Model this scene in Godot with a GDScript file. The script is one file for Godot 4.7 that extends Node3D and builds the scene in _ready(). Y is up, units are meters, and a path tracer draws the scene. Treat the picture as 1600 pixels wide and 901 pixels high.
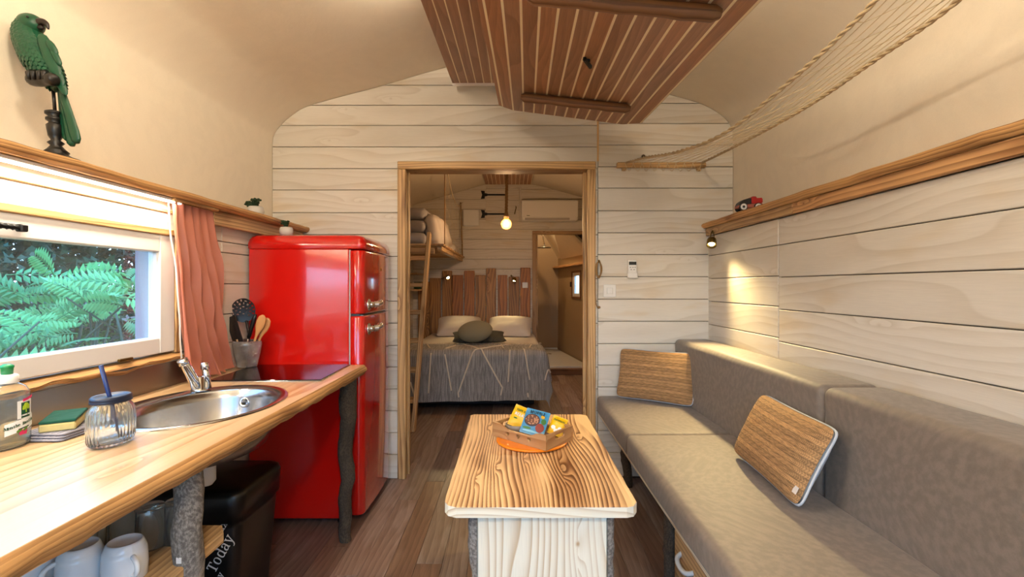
extends Node3D
# One room of a wooden caravan, looking along -z into its bedroom. Metres; the eye is 1.19 m above the floor.

const EYE := 1.19
const LED := 1.9
const COVE := 0.75
const GLOBE := 1.15
const BEDGLOBE := 0.5
const READ := 2.6
var M := {}
var R := RandomNumberGenerator.new()
var used := {}
var here := Transform3D()          # world -> local of the thing being built, so parts may be written in room coordinates


class Mb:
	var st := SurfaceTool.new()
	var xf := Transform3D()
	var n := 0

	func _init(x := Transform3D()):
		st.begin(Mesh.PRIMITIVE_TRIANGLES)
		st.set_smooth_group(-1)
		xf = x

	func smooth(on: bool) -> Mb:
		st.set_smooth_group(0 if on else -1)
		return self

	func v(p: Vector3, t: Vector2):
		st.set_uv(t)
		st.add_vertex(xf * p)

	func tri(a: Vector3, b: Vector3, c: Vector3, ta: Vector2, tb: Vector2, tc: Vector2):   # counter-clockwise from outside
		v(a, ta); v(c, tc); v(b, tb)
		n += 1

	func quad(a: Vector3, b: Vector3, c: Vector3, d: Vector3, ta: Vector2, tb: Vector2, tc: Vector2, td: Vector2):
		tri(a, b, c, ta, tb, tc)
		tri(a, c, d, ta, tc, td)

	func _face(ps: Array, ax: int, g: int, off: Vector2, c: Vector3, bs: Basis):
		var nn = (ps[1] - ps[0]).cross(ps[2] - ps[0])
		var mid = (ps[0] + ps[1] + ps[2]) / 3.0
		if nn.dot(mid) < 0:
			ps.reverse()
		var t := []
		for p in ps:
			var al = p[g] if ax != g else p[(g + 1) % 3]
			var ac = p[3 - g - ax] if ax != g else p[(g + 2) % 3]
			t.append(Vector2(al, ac) + off)
		for i in range(1, ps.size() - 1):
			tri(c + bs * ps[0], c + bs * ps[i], c + bs * ps[i + 1], t[0], t[i], t[i + 1])

	func box(c: Vector3, size: Vector3, bev := 0.002, g := 2, off := Vector2(), bs := Basis()) -> Mb:
		var h := size / 2.0
		var b: float = min(bev, min(h.x, min(h.y, h.z)) * 0.95)
		for ax in 3:
			var p = (ax + 1) % 3
			var q = (ax + 2) % 3
			for s in [-1, 1]:
				var ps := []
				for k in [[-1, -1], [1, -1], [1, 1], [-1, 1]]:
					var w := Vector3()
					w[ax] = s * h[ax]; w[p] = k[0] * (h[p] - b); w[q] = k[1] * (h[q] - b)
					ps.append(w)
				_face(ps, ax, g, off, c, bs)
			if b <= 0.0:
				continue
			for s in [-1, 1]:
				for r in [-1, 1]:
					var a1 := Vector3(); var a2 := Vector3(); var b1 := Vector3(); var b2 := Vector3()
					a1[p] = s * h[p]; a1[q] = r * (h[q] - b); a1[ax] = -(h[ax] - b)
					a2 = a1; a2[ax] = h[ax] - b
					b1[p] = s * (h[p] - b); b1[q] = r * h[q]; b1[ax] = -(h[ax] - b)
					b2 = b1; b2[ax] = h[ax] - b
					_face([a1, a2, b2, b1], p, g, off, c, bs)
		if b > 0.0:
			for sx in [-1, 1]:
				for sy in [-1, 1]:
					for sz in [-1, 1]:
						_face([Vector3(sx * h.x, sy * (h.y - b), sz * (h.z - b)), Vector3(sx * (h.x - b), sy * h.y, sz * (h.z - b)), Vector3(sx * (h.x - b), sy * (h.y - b), sz * h.z)], 0, g, off, c, bs)
		return self

	func slab(a: Vector3, b: Vector3, bev := 0.002, g := 2, off := Vector2()) -> Mb:   # a box between two corners
		return box((a + b) / 2.0, (b - a).abs(), bev, g, off)

	func tube(pts: Array, rad, sides := 10, caps := true, us := 1.0) -> Mb:
		var k := pts.size()
		var rings := []
		var t0: Vector3 = (pts[1] - pts[0]).normalized()
		var up := Vector3.UP if absf(t0.y) < 0.9 else Vector3.RIGHT
		var nx := t0.cross(up).normalized()
		var along := 0.0
		var ls := []
		for i in k:
			var t: Vector3 = (pts[min(i + 1, k - 1)] - pts[max(i - 1, 0)]).normalized()
			nx = (nx - t * nx.dot(t)).normalized()
			var ny := t.cross(nx)
			var r: float = rad[i] if rad is Array else rad
			var ring := []
			for j in sides + 1:
				var a := TAU * j / sides
				ring.append(pts[i] + (nx * cos(a) + ny * sin(a)) * r)
			rings.append(ring)
			if i > 0:
				along += (pts[i] - pts[i - 1]).length()
			ls.append(along)
		var r0: float = rad[0] if rad is Array else rad
		for i in k - 1:
			for j in sides:
				var u1 := TAU * r0 * j / sides * us
				var u2 := TAU * r0 * (j + 1) / sides * us
				quad(rings[i][j], rings[i][j + 1], rings[i + 1][j + 1], rings[i + 1][j], Vector2(ls[i], u1), Vector2(ls[i], u2), Vector2(ls[i + 1], u2), Vector2(ls[i + 1], u1))
		if caps:
			for e in [0, k - 1]:
				for j in sides:
					var a: Vector3 = rings[e][j]; var b: Vector3 = rings[e][j + 1]; var c: Vector3 = pts[e]
					var ta := Vector2(a.x, a.z); var tb := Vector2(b.x, b.z); var tc := Vector2(c.x, c.z)
					if e == 0:
						tri(c, b, a, tc, tb, ta)
					else:
						tri(c, a, b, tc, ta, tb)
		return self

	func lathe(prof: Array, sides := 24, x := Transform3D(), sq := Vector2.ONE, wob = null) -> Mb:   # prof: (radius, height) from the bottom outside upwards
		for i in prof.size() - 1:
			var p: Vector2 = prof[i]; var q: Vector2 = prof[i + 1]
			for j in sides:
				var a := TAU * j / sides
				var b := TAU * (j + 1) / sides
				var ra := p.x; var rb := p.x; var qa := q.x; var qb := q.x
				if wob != null:
					ra *= wob.call(a, p.y); rb *= wob.call(TAU * ((j + 1) % sides) / sides, p.y); qa *= wob.call(a, q.y); qb *= wob.call(TAU * ((j + 1) % sides) / sides, q.y)
				var w1 := x * Vector3(cos(a) * ra * sq.x, p.y, sin(a) * ra * sq.y)
				var w2 := x * Vector3(cos(b) * rb * sq.x, p.y, sin(b) * rb * sq.y)
				var w3 := x * Vector3(cos(b) * qb * sq.x, q.y, sin(b) * qb * sq.y)
				var w4 := x * Vector3(cos(a) * qa * sq.x, q.y, sin(a) * qa * sq.y)
				var t1 := Vector2(float(j) / sides, p.y); var t2 := Vector2(float(j + 1) / sides, p.y)
				var t3 := Vector2(float(j + 1) / sides, q.y); var t4 := Vector2(float(j) / sides, q.y)
				if p.x > 1e-6:
					tri(w1, w3, w2, t1, t3, t2)
				if q.x > 1e-6:
					tri(w1, w4, w3, t1, t4, t3)
		return self

	func prism(poly: PackedVector2Array, z0: float, z1: float, bev := 0.002, x := Transform3D(), off := Vector2(), swap := false, sides := true) -> Mb:   # z1 > z0; the front at z1 is bevelled
		var pl := poly
		if Geometry2D.is_polygon_clockwise(pl):
			pl = pl.duplicate(); pl.reverse()
		var k := pl.size()
		var inn := PackedVector2Array()
		for i in k:
			var e1: Vector2 = (pl[i] - pl[(i - 1 + k) % k]).normalized()
			var e2: Vector2 = (pl[(i + 1) % k] - pl[i]).normalized()
			var n1 := Vector2(-e1.y, e1.x)
			var n2 := Vector2(-e2.y, e2.x)
			var m := (n1 + n2)
			m = m / max(0.35, m.length_squared() / 2.0)
			inn.append(pl[i] + m * bev)
		var uvf := func(p: Vector2) -> Vector2: return (Vector2(p.y, p.x) if swap else p) + off
		var ix := Geometry2D.triangulate_polygon(pl)
		for i in range(0, ix.size(), 3):
			var a := ix[i]; var b := ix[i + 1]; var c := ix[i + 2]
			if (pl[b] - pl[a]).cross(pl[c] - pl[a]) < 0:
				var t := b; b = c; c = t
			tri(x * Vector3(inn[a].x, inn[a].y, z1), x * Vector3(inn[b].x, inn[b].y, z1), x * Vector3(inn[c].x, inn[c].y, z1), uvf.call(inn[a]), uvf.call(inn[b]), uvf.call(inn[c]))
			tri(x * Vector3(pl[a].x, pl[a].y, z0), x * Vector3(pl[c].x, pl[c].y, z0), x * Vector3(pl[b].x, pl[b].y, z0), uvf.call(pl[a]), uvf.call(pl[c]), uvf.call(pl[b]))
		if not sides:
			return self
		for i in k:
			var j := (i + 1) % k
			var a := pl[i]; var b := pl[j]
			var dv := Vector2(0, z1 - z0)
			if swap: dv = Vector2(0, z1 - z0)
			quad(x * Vector3(a.x, a.y, z0), x * Vector3(b.x, b.y, z0), x * Vector3(b.x, b.y, z1 - bev), x * Vector3(a.x, a.y, z1 - bev), uvf.call(a), uvf.call(b), uvf.call(b) + dv, uvf.call(a) + dv)
			if bev > 0:
				quad(x * Vector3(a.x, a.y, z1 - bev), x * Vector3(b.x, b.y, z1 - bev), x * Vector3(inn[j].x, inn[j].y, z1), x * Vector3(inn[i].x, inn[i].y, z1), uvf.call(a), uvf.call(b), uvf.call(inn[j]), uvf.call(inn[i]))
		return self

	func grid(nu: int, nv: int, f: Callable, uv := Vector2.ONE, flip := false) -> Mb:
		var p := []
		for i in nu + 1:
			var row := []
			for j in nv + 1:
				row.append(f.call(float(i) / nu, float(j) / nv))
			p.append(row)
		for i in nu:
			for j in nv:
				var a := Vector2(i, j) / Vector2(nu, nv) * uv
				var c := Vector2(i + 1, j + 1) / Vector2(nu, nv) * uv
				if flip:
					quad(p[i][j], p[i][j + 1], p[i + 1][j + 1], p[i + 1][j], a, Vector2(a.x, c.y), c, Vector2(c.x, a.y))
				else:
					quad(p[i][j], p[i + 1][j], p[i + 1][j + 1], p[i][j + 1], a, Vector2(c.x, a.y), c, Vector2(a.x, c.y))
		return self

	func loft(rings: Array, closed := true, us := 1.0) -> Mb:   # rings of equal length, counter-clockwise seen from the end
		var along := 0.0
		for i in rings.size() - 1:
			var a: Array = rings[i]; var b: Array = rings[i + 1]
			var k := a.size()
			var step: float = (b[0] - a[0]).length()
			var t := 0.0
			for j in (k if closed else k - 1):
				var m := (j + 1) % k
				var w: float = (a[m] - a[j]).length()
				quad(a[j], a[m], b[m], b[j], Vector2(along, t) * us, Vector2(along, t + w) * us, Vector2(along + step, t + w) * us, Vector2(along + step, t) * us)
				t += w
			along += step
		return self

	func fan(ring: Array, flip := false) -> Mb:
		var c := Vector3()
		for p in ring: c += p
		c /= ring.size()
		for j in ring.size():
			var p: Vector3 = ring[j]; var q: Vector3 = ring[(j + 1) % ring.size()]
			if flip:
				tri(c, q, p, Vector2(c.x, c.z), Vector2(q.x, q.z), Vector2(p.x, p.z))
			else:
				tri(c, p, q, Vector2(c.x, c.z), Vector2(p.x, p.z), Vector2(q.x, q.z))
		return self

	func text(s: String, size: float, x: Transform3D, bold := false, depth := 0.0006, serif := false, font_px := 48) -> Mb:   # flat raised lettering, centred, in the xy plane of x
		var tm := TextMesh.new()
		var f := SystemFont.new()
		f.font_names = PackedStringArray(["Droid Serif" if serif else "Droid Sans"])
		f.font_weight = 700 if bold else 400
		tm.font = f
		tm.text = s
		tm.font_size = font_px
		tm.pixel_size = size / font_px
		tm.depth = depth
		tm.curve_step = 2.0
		for i in tm.get_surface_count():
			st.append_from(tm, i, xf * x)
		return self

	func rbox(c: Vector3, size: Vector3, r: float, puff := 0.0, seg := 6, bs := Basis(), wav = null) -> Mb:   # a softly rounded block
		var h := size / 2.0
		smooth(true)
		for ax in 3:
			var p := (ax + 1) % 3
			var q := (ax + 2) % 3
			for s in [-1, 1]:
				var gu := _knots(h[p], r, seg)
				var gv := _knots(h[q], r, seg)
				var pts := []
				for a in gu:
					var row := []
					for b in gv:
						var w := Vector3()
						w[ax] = s * h[ax]; w[p] = a; w[q] = b
						var inn := w.clamp(-(h - Vector3.ONE * r), h - Vector3.ONE * r)
						var d := w - inn
						if d.length() > 1e-9: w = inn + d.normalized() * r
						if puff != 0.0:
							w[ax] += s * puff * (1.0 - pow(absf(a / h[p]), 3.0)) * (1.0 - pow(absf(b / h[q]), 3.0))
						if wav != null: w += wav.call(w)
						row.append(c + bs * w)
					pts.append(row)
				for i in gu.size() - 1:
					for j in gv.size() - 1:
						var t := func(a: int, b: int) -> Vector2: return Vector2(gu[a], gv[b])
						if s > 0:
							quad(pts[i][j], pts[i + 1][j], pts[i + 1][j + 1], pts[i][j + 1], t.call(i, j), t.call(i + 1, j), t.call(i + 1, j + 1), t.call(i, j + 1))
						else:
							quad(pts[i][j], pts[i][j + 1], pts[i + 1][j + 1], pts[i + 1][j], t.call(i, j), t.call(i, j + 1), t.call(i + 1, j + 1), t.call(i + 1, j))
		return self

	func _knots(h: float, r: float, seg: int) -> Array:
		var o := []
		for i in 5: o.append(-h + r * (i / 4.0))
		for i in range(1, seg): o.append(lerp(-h + r, h - r, float(i) / seg))
		for i in 5: o.append(h - r + r * (i / 4.0))
		return o

	func pillow(x: Transform3D, w: float, h: float, t: float, side: int, n := 18, pinch := 0.07, lump = null) -> Mb:   # one face (side 1 front, -1 back) of a cushion in the xy plane of x
		smooth(true)
		return grid(n, n, func(u, v):
			var a: float = u * 2.0 - 1.0
			var b: float = v * 2.0 - 1.0
			var px: float = a * w / 2 * (1.0 - pinch * (1.0 - b * b))
			var py: float = b * h / 2 * (1.0 - pinch * (1.0 - a * a))
			var cr: float = 1.0 - 0.07 * pow(absf(a), 7.0) * pow(absf(b), 7.0)
			px *= cr; py *= cr
			var z: float = t / 2 * pow(maxf(0.0, (1.0 - pow(absf(a), 2.6)) * (1.0 - pow(absf(b), 2.6))), 0.55)
			if lump != null: z *= 1.0 + lump.call(u, v)
			return x * Vector3(px, py, z * side), Vector2(w, h), side < 0)

	func ball(c: Vector3, r: Vector3, sides := 16, rings := 10, bs := Basis()) -> Mb:
		var pr := []
		for i in rings + 1:
			var a := PI * i / rings - PI / 2
			pr.append(Vector2(max(0.0, cos(a)), sin(a)))
		return lathe(pr, sides, Transform3D(bs * Basis.from_scale(r), c))

	func done() -> ArrayMesh:
		st.generate_normals()
		st.index()
		return st.commit()


func mb() -> Mb:
	return Mb.new(here)

func numbered(called: String) -> String:
	if not used.has(called):
		used[called] = 0
		return called
	used[called] += 1
	return "%s_%03d" % [called, used[called]]

func tag(o: Node3D, label: String, category: String, group := "", kind := "") -> Node3D:
	if label: o.set_meta("label", label)
	if category: o.set_meta("category", category)
	if group: o.set_meta("group", group)
	if kind: o.set_meta("kind", kind)
	return o

# starts a thing: a Node3D at its base; parts are written in room coordinates until the next thing
func thing(called: String, label: String, category: String, at := Vector3.ZERO, group := "", turn := 0.0) -> Node3D:
	var o := Node3D.new()
	o.name = numbered(called)
	o.position = at
	o.rotation.y = turn
	add_child(o)
	tag(o, label, category, group)
	here = o.transform.affine_inverse()
	return o

func setting(called: String, label: String) -> Node3D:
	var o := Node3D.new()
	o.name = called
	add_child(o)
	tag(o, label, "structure", "", "structure")
	o.remove_meta("category")
	here = Transform3D()
	return o

# commits a builder (or mesh) as one named part
func part(called: String, b, m: Material, parent: Node3D, label := "") -> MeshInstance3D:
	var o := MeshInstance3D.new()
	o.name = called
	o.mesh = b.done() if b is Mb else b
	o.material_override = m
	parent.add_child(o, true)
	if label: o.set_meta("label", label)
	return o

# a thing that is a single mesh; at is its base, the builder was written in room coordinates
func single(called: String, m: Material, at: Vector3, label: String, category: String, make: Callable, group := "", kind := "") -> MeshInstance3D:
	here = Transform3D(Basis(), -at)
	var b := Mb.new(here)
	make.call(b)
	var o := MeshInstance3D.new()
	o.name = numbered(called)
	o.mesh = b.done()
	o.material_override = m
	o.position = at
	add_child(o)
	tag(o, label, category, group, kind)
	return o

# a piece with its origin at c, so that alike pieces can share a mesh
func piece(called: String, mesh: Mesh, m: Material, parent: Node3D, c: Vector3, bs := Basis()) -> MeshInstance3D:
	var o := MeshInstance3D.new()
	o.name = called
	o.mesh = mesh
	o.material_override = m
	o.transform = Transform3D(bs, c)
	parent.add_child(o, true)
	return o

func copy(o: Node3D, label := "", group := "") -> Node3D:
	var c: Node3D = o.duplicate()
	var stem: String = o.name
	if stem.length() > 4 and stem.substr(stem.length() - 3).is_valid_int():
		stem = stem.substr(0, stem.length() - 4)
	c.name = numbered(stem)
	add_child(c)
	if label: c.set_meta("label", label)
	if group: c.set_meta("group", group)
	return c

func rnd(a: float, b: float) -> float:
	return R.randf_range(a, b)

func roff(wid := 0.45) -> Vector2:
	return Vector2(rnd(0, 3), rnd(0, wid))

func smooth_path(pts: Array, n := 8) -> Array:
	var out := []
	for i in pts.size() - 1:
		var a = pts[max(i - 1, 0)]; var b = pts[i]; var c = pts[i + 1]; var d = pts[min(i + 2, pts.size() - 1)]
		for k in n:
			out.append(b.cubic_interpolate(c, a, d, float(k) / n))
	out.append(pts[-1])
	return out

func rounded(w: float, h: float, r: float, n := 4, cx := 0.0, cy := 0.0) -> PackedVector2Array:
	var o := PackedVector2Array()
	for q in 4:
		var c := Vector2((w / 2 - r) * [1, -1, -1, 1][q] + cx, (h / 2 - r) * [1, 1, -1, -1][q] + cy)
		for i in n + 1:
			var a := PI / 2 * (q + float(i) / n)
			o.append(c + Vector2(cos(a), sin(a)) * r)
	return o

# ---------------------------------------------------------------- textures
func noise(sd: int, fr: float, oct := 3, type := FastNoiseLite.TYPE_SIMPLEX_SMOOTH) -> FastNoiseLite:
	var f := FastNoiseLite.new()
	f.seed = sd
	f.frequency = fr
	f.noise_type = type
	f.fractal_octaves = oct
	f.fractal_type = FastNoiseLite.FRACTAL_FBM if oct > 1 else FastNoiseLite.FRACTAL_NONE
	return f

# grain runs along u; covers len x wid metres. knots: [u, v, size in metres, strength]
func wood_tex(w: int, h: int, lm: float, wm: float, sd: int, light: Color, dark: Color, rings: float, warp: float, pw: float, fiber: float, knots := [], stain := Color(0, 0, 0), stain_amt := 0.0, stain_lo := 0.1, swing := 0.6, flames := []) -> ImageTexture:
	var n1 := noise(sd, 1.0, 2)
	var n2 := noise(sd + 7, 1.0, 2)
	var n3 := noise(sd + 13, 1.0, 3)
	var buf := PackedByteArray()
	buf.resize(w * h * 3)
	var cs := PackedFloat32Array(); var sn := PackedFloat32Array()
	for x in w:
		cs.append(cos(TAU * x / w)); sn.append(sin(TAU * x / w))
	var r1 := lm / TAU * 0.55
	var r2 := lm / TAU * 9.0
	var r3 := lm / TAU * 1.7
	for y in h:
		var v := float(y) / h
		var vm := v * wm
		for x in w:
			var c := cs[x]; var s := sn[x]
			var r := v * rings + warp * n1.get_noise_3d(c * r1, vm * 3.2, s * r1)
			var kd := 0.0
			for k in knots:
				var du: float = x * lm / w - k[0]
				var dv: float = vm - k[1]
				var d: float = du * du / (k[2] * k[2] * 14.0) + dv * dv / (k[2] * k[2])
				if d < 14.0:
					r += k[3] * exp(-d * 0.8) * (1.0 if dv > 0 else -1.0) * 0.5 + k[3] * exp(-d * 0.6)
					if d < 2.0:
						kd = max(kd, exp(-(du * du / (k[2] * k[2] * 0.25) + dv * dv / (k[2] * k[2] * 0.12))))
			var g := r - floorf(r)
			g = pow(g, pw) * (1.0 - smoothstep(0.93, 1.0, g))
			var f := n2.get_noise_3d(c * r2, vm * 420.0, s * r2)
			var m := n3.get_noise_3d(c * r3, vm * 7.0, s * r3)
			var st := smoothstep(stain_lo, stain_lo + 0.45, m) * stain_amt
			var t := clampf(g * (0.75 + swing * m), 0, 1)
			for fl in flames:
				var fu: float = (x * lm / w - fl[0]) / fl[2]
				var fv: float = (vm - fl[1] + 0.012 * m) / fl[3]
				var fd: float = fu * fu + fv * fv
				if fd < 5.0: t = clampf(t + fl[4] * exp(-fd * fd) * (0.38 + 0.85 * g), 0, 1)
			t = maxf(t, kd * 0.9)
			var col := light.lerp(dark, t)
			col = col.lerp(stain, st)
			var q := 1.0 + fiber * f
			var i := (y * w + x) * 3
			buf[i] = int(clampf(col.r * q, 0, 1) * 255.0)
			buf[i + 1] = int(clampf(col.g * q, 0, 1) * 255.0)
			buf[i + 2] = int(clampf(col.b * q, 0, 1) * 255.0)
	return ImageTexture.create_from_image(Image.create_from_data(w, h, false, Image.FORMAT_RGB8, buf))

# two-tone cloudy texture
func cloud_tex(w: int, h: int, sd: int, a: Color, b: Color, fx: float, fy: float, lo: float, hi: float, speck := 0.0, oct := 4) -> ImageTexture:
	var n1 := noise(sd, 1.0, oct)
	var rg := RandomNumberGenerator.new()
	rg.seed = sd
	var buf := PackedByteArray()
	buf.resize(w * h * 3)
	for y in h:
		var va := TAU * y / h
		for x in w:
			var ua := TAU * x / w
			var m := n1.get_noise_3d(cos(ua) * fx + sin(va) * fy * 0.7, sin(ua) * fx + 31.0, cos(va) * fy)
			var col := a.lerp(b, smoothstep(lo, hi, m))
			var q := 1.0 + speck * rg.randf_range(-1, 1)
			var i := (y * w + x) * 3
			buf[i] = int(clampf(col.r * q, 0, 1) * 255.0)
			buf[i + 1] = int(clampf(col.g * q, 0, 1) * 255.0)
			buf[i + 2] = int(clampf(col.b * q, 0, 1) * 255.0)
	return ImageTexture.create_from_image(Image.create_from_data(w, h, false, Image.FORMAT_RGB8, buf))

func mat(called: String, col: Color, rough := 0.6, metal := 0.0, tex: Texture2D = null, size := Vector2.ONE) -> StandardMaterial3D:
	var m := StandardMaterial3D.new()
	m.resource_name = called
	m.albedo_color = col
	m.roughness = rough
	m.metallic = metal
	if tex:
		m.albedo_texture = tex
		m.uv1_scale = Vector3(1.0 / size.x, 1.0 / size.y, 1)
	return m

func bump(m: StandardMaterial3D, tex: Texture2D, cm: float) -> StandardMaterial3D:
	m.heightmap_enabled = true
	m.heightmap_texture = tex
	m.heightmap_scale = cm
	m.heightmap_deep_parallax = false
	return m

func tinted(m: StandardMaterial3D, col: Color) -> StandardMaterial3D:
	var d: StandardMaterial3D = m.duplicate()
	d.albedo_color = col
	return d

func g(v: float) -> Color:
	return Color(v, v, v)

func _ready():
	var cam := Camera3D.new()
	cam.name = "camera"
	cam.near = 0.05
	cam.far = 200.0
	cam.projection = Camera3D.PROJECTION_FRUSTUM
	cam.size = 901.0 / 750.0 * 0.05
	cam.frustum_offset = Vector2(0, -3.5 / 750.0 * 0.05)
	cam.position = Vector3(0, EYE, 0)
	add_child(cam)
	cam.current = true
	var we := WorldEnvironment.new()
	we.name = "world"
	var e := Environment.new()
	e.background_mode = Environment.BG_SKY
	var sky := Sky.new()
	var sm := ProceduralSkyMaterial.new()
	sm.sky_top_color = Color(0.50, 0.74, 1.0)
	sm.sky_horizon_color = Color(0.68, 0.86, 1.0)
	sm.ground_horizon_color = Color(0.55, 0.62, 0.6)
	sm.ground_bottom_color = Color(0.35, 0.4, 0.36)
	sm.sun_curve = 0.01
	sky.sky_material = sm
	e.sky = sky
	e.background_energy_multiplier = 9.0
	e.tonemap_mode = Environment.TONE_MAPPER_LINEAR
	e.tonemap_exposure = 0.93
	e.sdfgi_enabled = true
	e.ssao_enabled = true
	e.ssil_enabled = true
	we.environment = e
	add_child(we)
	materials()
	build_room()
	build_lights()
	build_ceiling_panel()
	build_kitchen()
	build_fridge()
	build_sofa()
	build_table()
	build_shelves()
	build_bedroom()
	build_outside()
	build_small()

func materials():
	R.seed = 4711
	var wk := [[0.5, 0.13, 0.018, 1.2], [1.3, 0.42, 0.022, 1.3], [1.9, 0.27, 0.015, 1.0]]
	var t := wood_tex(1024, 384, 2.4, 0.6, 3, Color(0.835, 0.805, 0.755), Color(0.765, 0.72, 0.655), 9.0, 3.2, 2.2, 0.03, wk, Color(0.79, 0.71, 0.585), 0.5, 0.2)
	M.white = []
	for k in [1.0, 0.97, 0.985]:
		var m := mat("whitewashed_pine", g(k), 0.55, 0.0, t, Vector2(2.4, 0.6))
		bump(m, t, 0.08)
		M.white.append(m)
	t = wood_tex(1024, 256, 1.6, 0.3, 21, Color(0.66, 0.485, 0.355), Color(0.53, 0.37, 0.255), 9.0, 3.0, 1.2, 0.10, [])
	M.teak = []
	for c in [g(1.0), Color(0.95, 0.95, 0.97), Color(1.0, 0.96, 0.92), Color(0.92, 0.90, 0.90)]:
		M.teak.append(mat("teak", c, 0.42, 0.0, t, Vector2(1.6, 0.3)))
	M.maple = mat("maple_inlay", Color(0.93, 0.86, 0.71), 0.45)
	# scorched and brushed pine of shelves, frames and ladder
	var bk := [[0.35, 0.16, 0.016, 1.6], [1.25, 0.33, 0.02, 1.6], [1.7, 0.08, 0.014, 1.4]]
	t = wood_tex(1024, 384, 2.0, 0.4, 33, Color(0.80, 0.665, 0.48), Color(0.46, 0.33, 0.20), 20.0, 2.0, 1.8, 0.06, bk, Color(0.38, 0.25, 0.13), 0.7, 0.18)
	M.burnt = []
	for c in [g(1.0), Color(0.9, 0.88, 0.86), Color(1.0, 0.93, 0.88)]:
		M.burnt.append(bump(mat("scorched_pine", c, 0.5, 0.0, t, Vector2(2.0, 0.4)), t, 0.1))
	M.burnt_dark = tinted(M.burnt[0], Color(0.62, 0.52, 0.46))
	M.burnt_trim = tinted(M.burnt[0], Color(1.0, 0.97, 0.90))
	# headboard: orange with bold cathedral grain
	t = wood_tex(1024, 384, 1.5, 0.5, 57, Color(0.70, 0.50, 0.27), Color(0.36, 0.24, 0.12), 14.0, 3.4, 1.3, 0.05, [[0.3, 0.12, 0.02, 2.2], [1.0, 0.36, 0.02, 2.0]])
	M.head = []
	for c in [g(1.0), Color(0.9, 0.88, 0.86), Color(1.0, 0.9, 0.82)]:
		M.head.append(mat("stained_pine", c, 0.5, 0.0, t, Vector2(1.5, 0.5)))
	# table top, its own boldly flamed board
	var tk := [[0.28, 0.37, 0.02, 2.4], [0.3, 0.15, 0.012, 1.2], [0.5, 0.29, 0.012, 1.3], [0.75, 0.1, 0.011, 1.0], [0.2, 0.09, 0.012, 1.0], [0.62, 0.47, 0.012, 1.1], [0.38, 0.25, 0.01, 1.0]]
	t = wood_tex(1024, 640, 1.0, 0.58, 71, Color(0.89, 0.745, 0.56), Color(0.38, 0.22, 0.10), 44.0, 5.5, 2.2, 0.05, tk, Color(0.33, 0.19, 0.085), 0.3, 0.25, 1.9, [[0.22, 0.385, 0.30, 0.05, 1.0], [0.15, 0.245, 0.22, 0.045, 0.55], [0.15, 0.5, 0.25, 0.03, 0.45], [0.65, 0.11, 0.3, 0.03, 0.35], [0.7, 0.42, 0.25, 0.05, 0.45]])
	M.table_top = bump(mat("flamed_pine", g(1.0), 0.38, 0.0, t, Vector2(1.0, 0.58)), t, 0.12)
	var pk := [[0.25, 0.12, 0.014, 1.4], [0.5, 0.3, 0.016, 1.5], [0.12, 0.24, 0.012, 1.0], [0.72, 0.2, 0.014, 1.2]]
	t = wood_tex(768, 512, 0.9, 0.42, 83, Color(0.90, 0.87, 0.79), Color(0.66, 0.52, 0.37), 17.0, 4.5, 3.2, 0.03, pk, Color(0.72, 0.55, 0.36), 0.5, 0.2)
	M.pale_pine = bump(mat("pale_pine", g(1.0), 0.45, 0.0, t, Vector2(0.9, 0.42)), t, 0.1)
	# worktop: pale glossy pine with small knots
	var ck := [[0.3, 0.1, 0.012, 1.2], [0.9, 0.28, 0.014, 1.3], [1.5, 0.15, 0.012, 1.1], [2.0, 0.35, 0.013, 1.2], [1.2, 0.05, 0.01, 1.0]]
	t = wood_tex(1024, 384, 2.2, 0.4, 97, Color(0.81, 0.69, 0.53), Color(0.66, 0.49, 0.32), 8.0, 3.0, 2.0, 0.04, ck, Color(0.78, 0.58, 0.36), 0.55, 0.2)
	M.worktop = mat("worktop_pine", g(1.0), 0.3, 0.0, t, Vector2(2.2, 0.4))
	M.worktop.clearcoat_enabled = true
	M.worktop.clearcoat = 0.35
	M.worktop.clearcoat_roughness = 0.25
	M.live_edge = bump(mat("live_edge_pine", Color(0.95, 0.88, 0.78), 0.6, 0.0, M.burnt[0].albedo_texture, Vector2(2.0, 0.4)), M.burnt[0].albedo_texture, 0.2)
	# floor boards
	t = wood_tex(1024, 256, 1.6, 0.3, 113, Color(0.555, 0.48, 0.43), Color(0.41, 0.335, 0.29), 10.0, 2.4, 1.2, 0.14, [], Color(0.62, 0.57, 0.535), 0.55, 0.1)
	M.floor = []
	for c in [g(1.0), Color(0.86, 0.80, 0.77), Color(1.08, 1.05, 1.05), Color(0.95, 0.86, 0.78), Color(0.80, 0.78, 0.80), Color(1.0, 0.95, 0.9)]:
		M.floor.append(mat("laminate", c, 0.38, 0.0, t, Vector2(1.6, 0.3)))
	# bark and weathered branches
	t = cloud_tex(256, 512, 131, Color(0.36, 0.335, 0.31), Color(0.54, 0.515, 0.485), 5.5, 4.0, -0.45, 0.5, 0.18)
	M.bark = bump(mat("bark", g(1.0), 0.9, 0.0, t, Vector2(0.4, 0.2)), t, 0.15)
	M.bark_dark = bump(mat("dark_bark", Color(0.60, 0.53, 0.45), 0.9, 0.0, t, Vector2(0.35, 0.15)), t, 0.4)
	# painted shell
	t = cloud_tex(512, 512, 139, g(0.985), g(1.0), 2.2, 2.2, -0.4, 0.4, 0.008)
	M.shell = mat("cream_paint", Color(0.89, 0.845, 0.765), 0.75, 0.0, t, Vector2(1, 1))
	M.shell.uv1_triplanar = true
	M.shell.uv1_world_triplanar = true
	M.shell.uv1_scale = Vector3(0.9, 0.9, 0.9)
	var tp := cloud_tex(512, 512, 149, g(0.3), g(0.7), 9.0, 9.0, -0.5, 0.5, 0.1)
	bump(M.shell, tp, 0.04)
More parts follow.
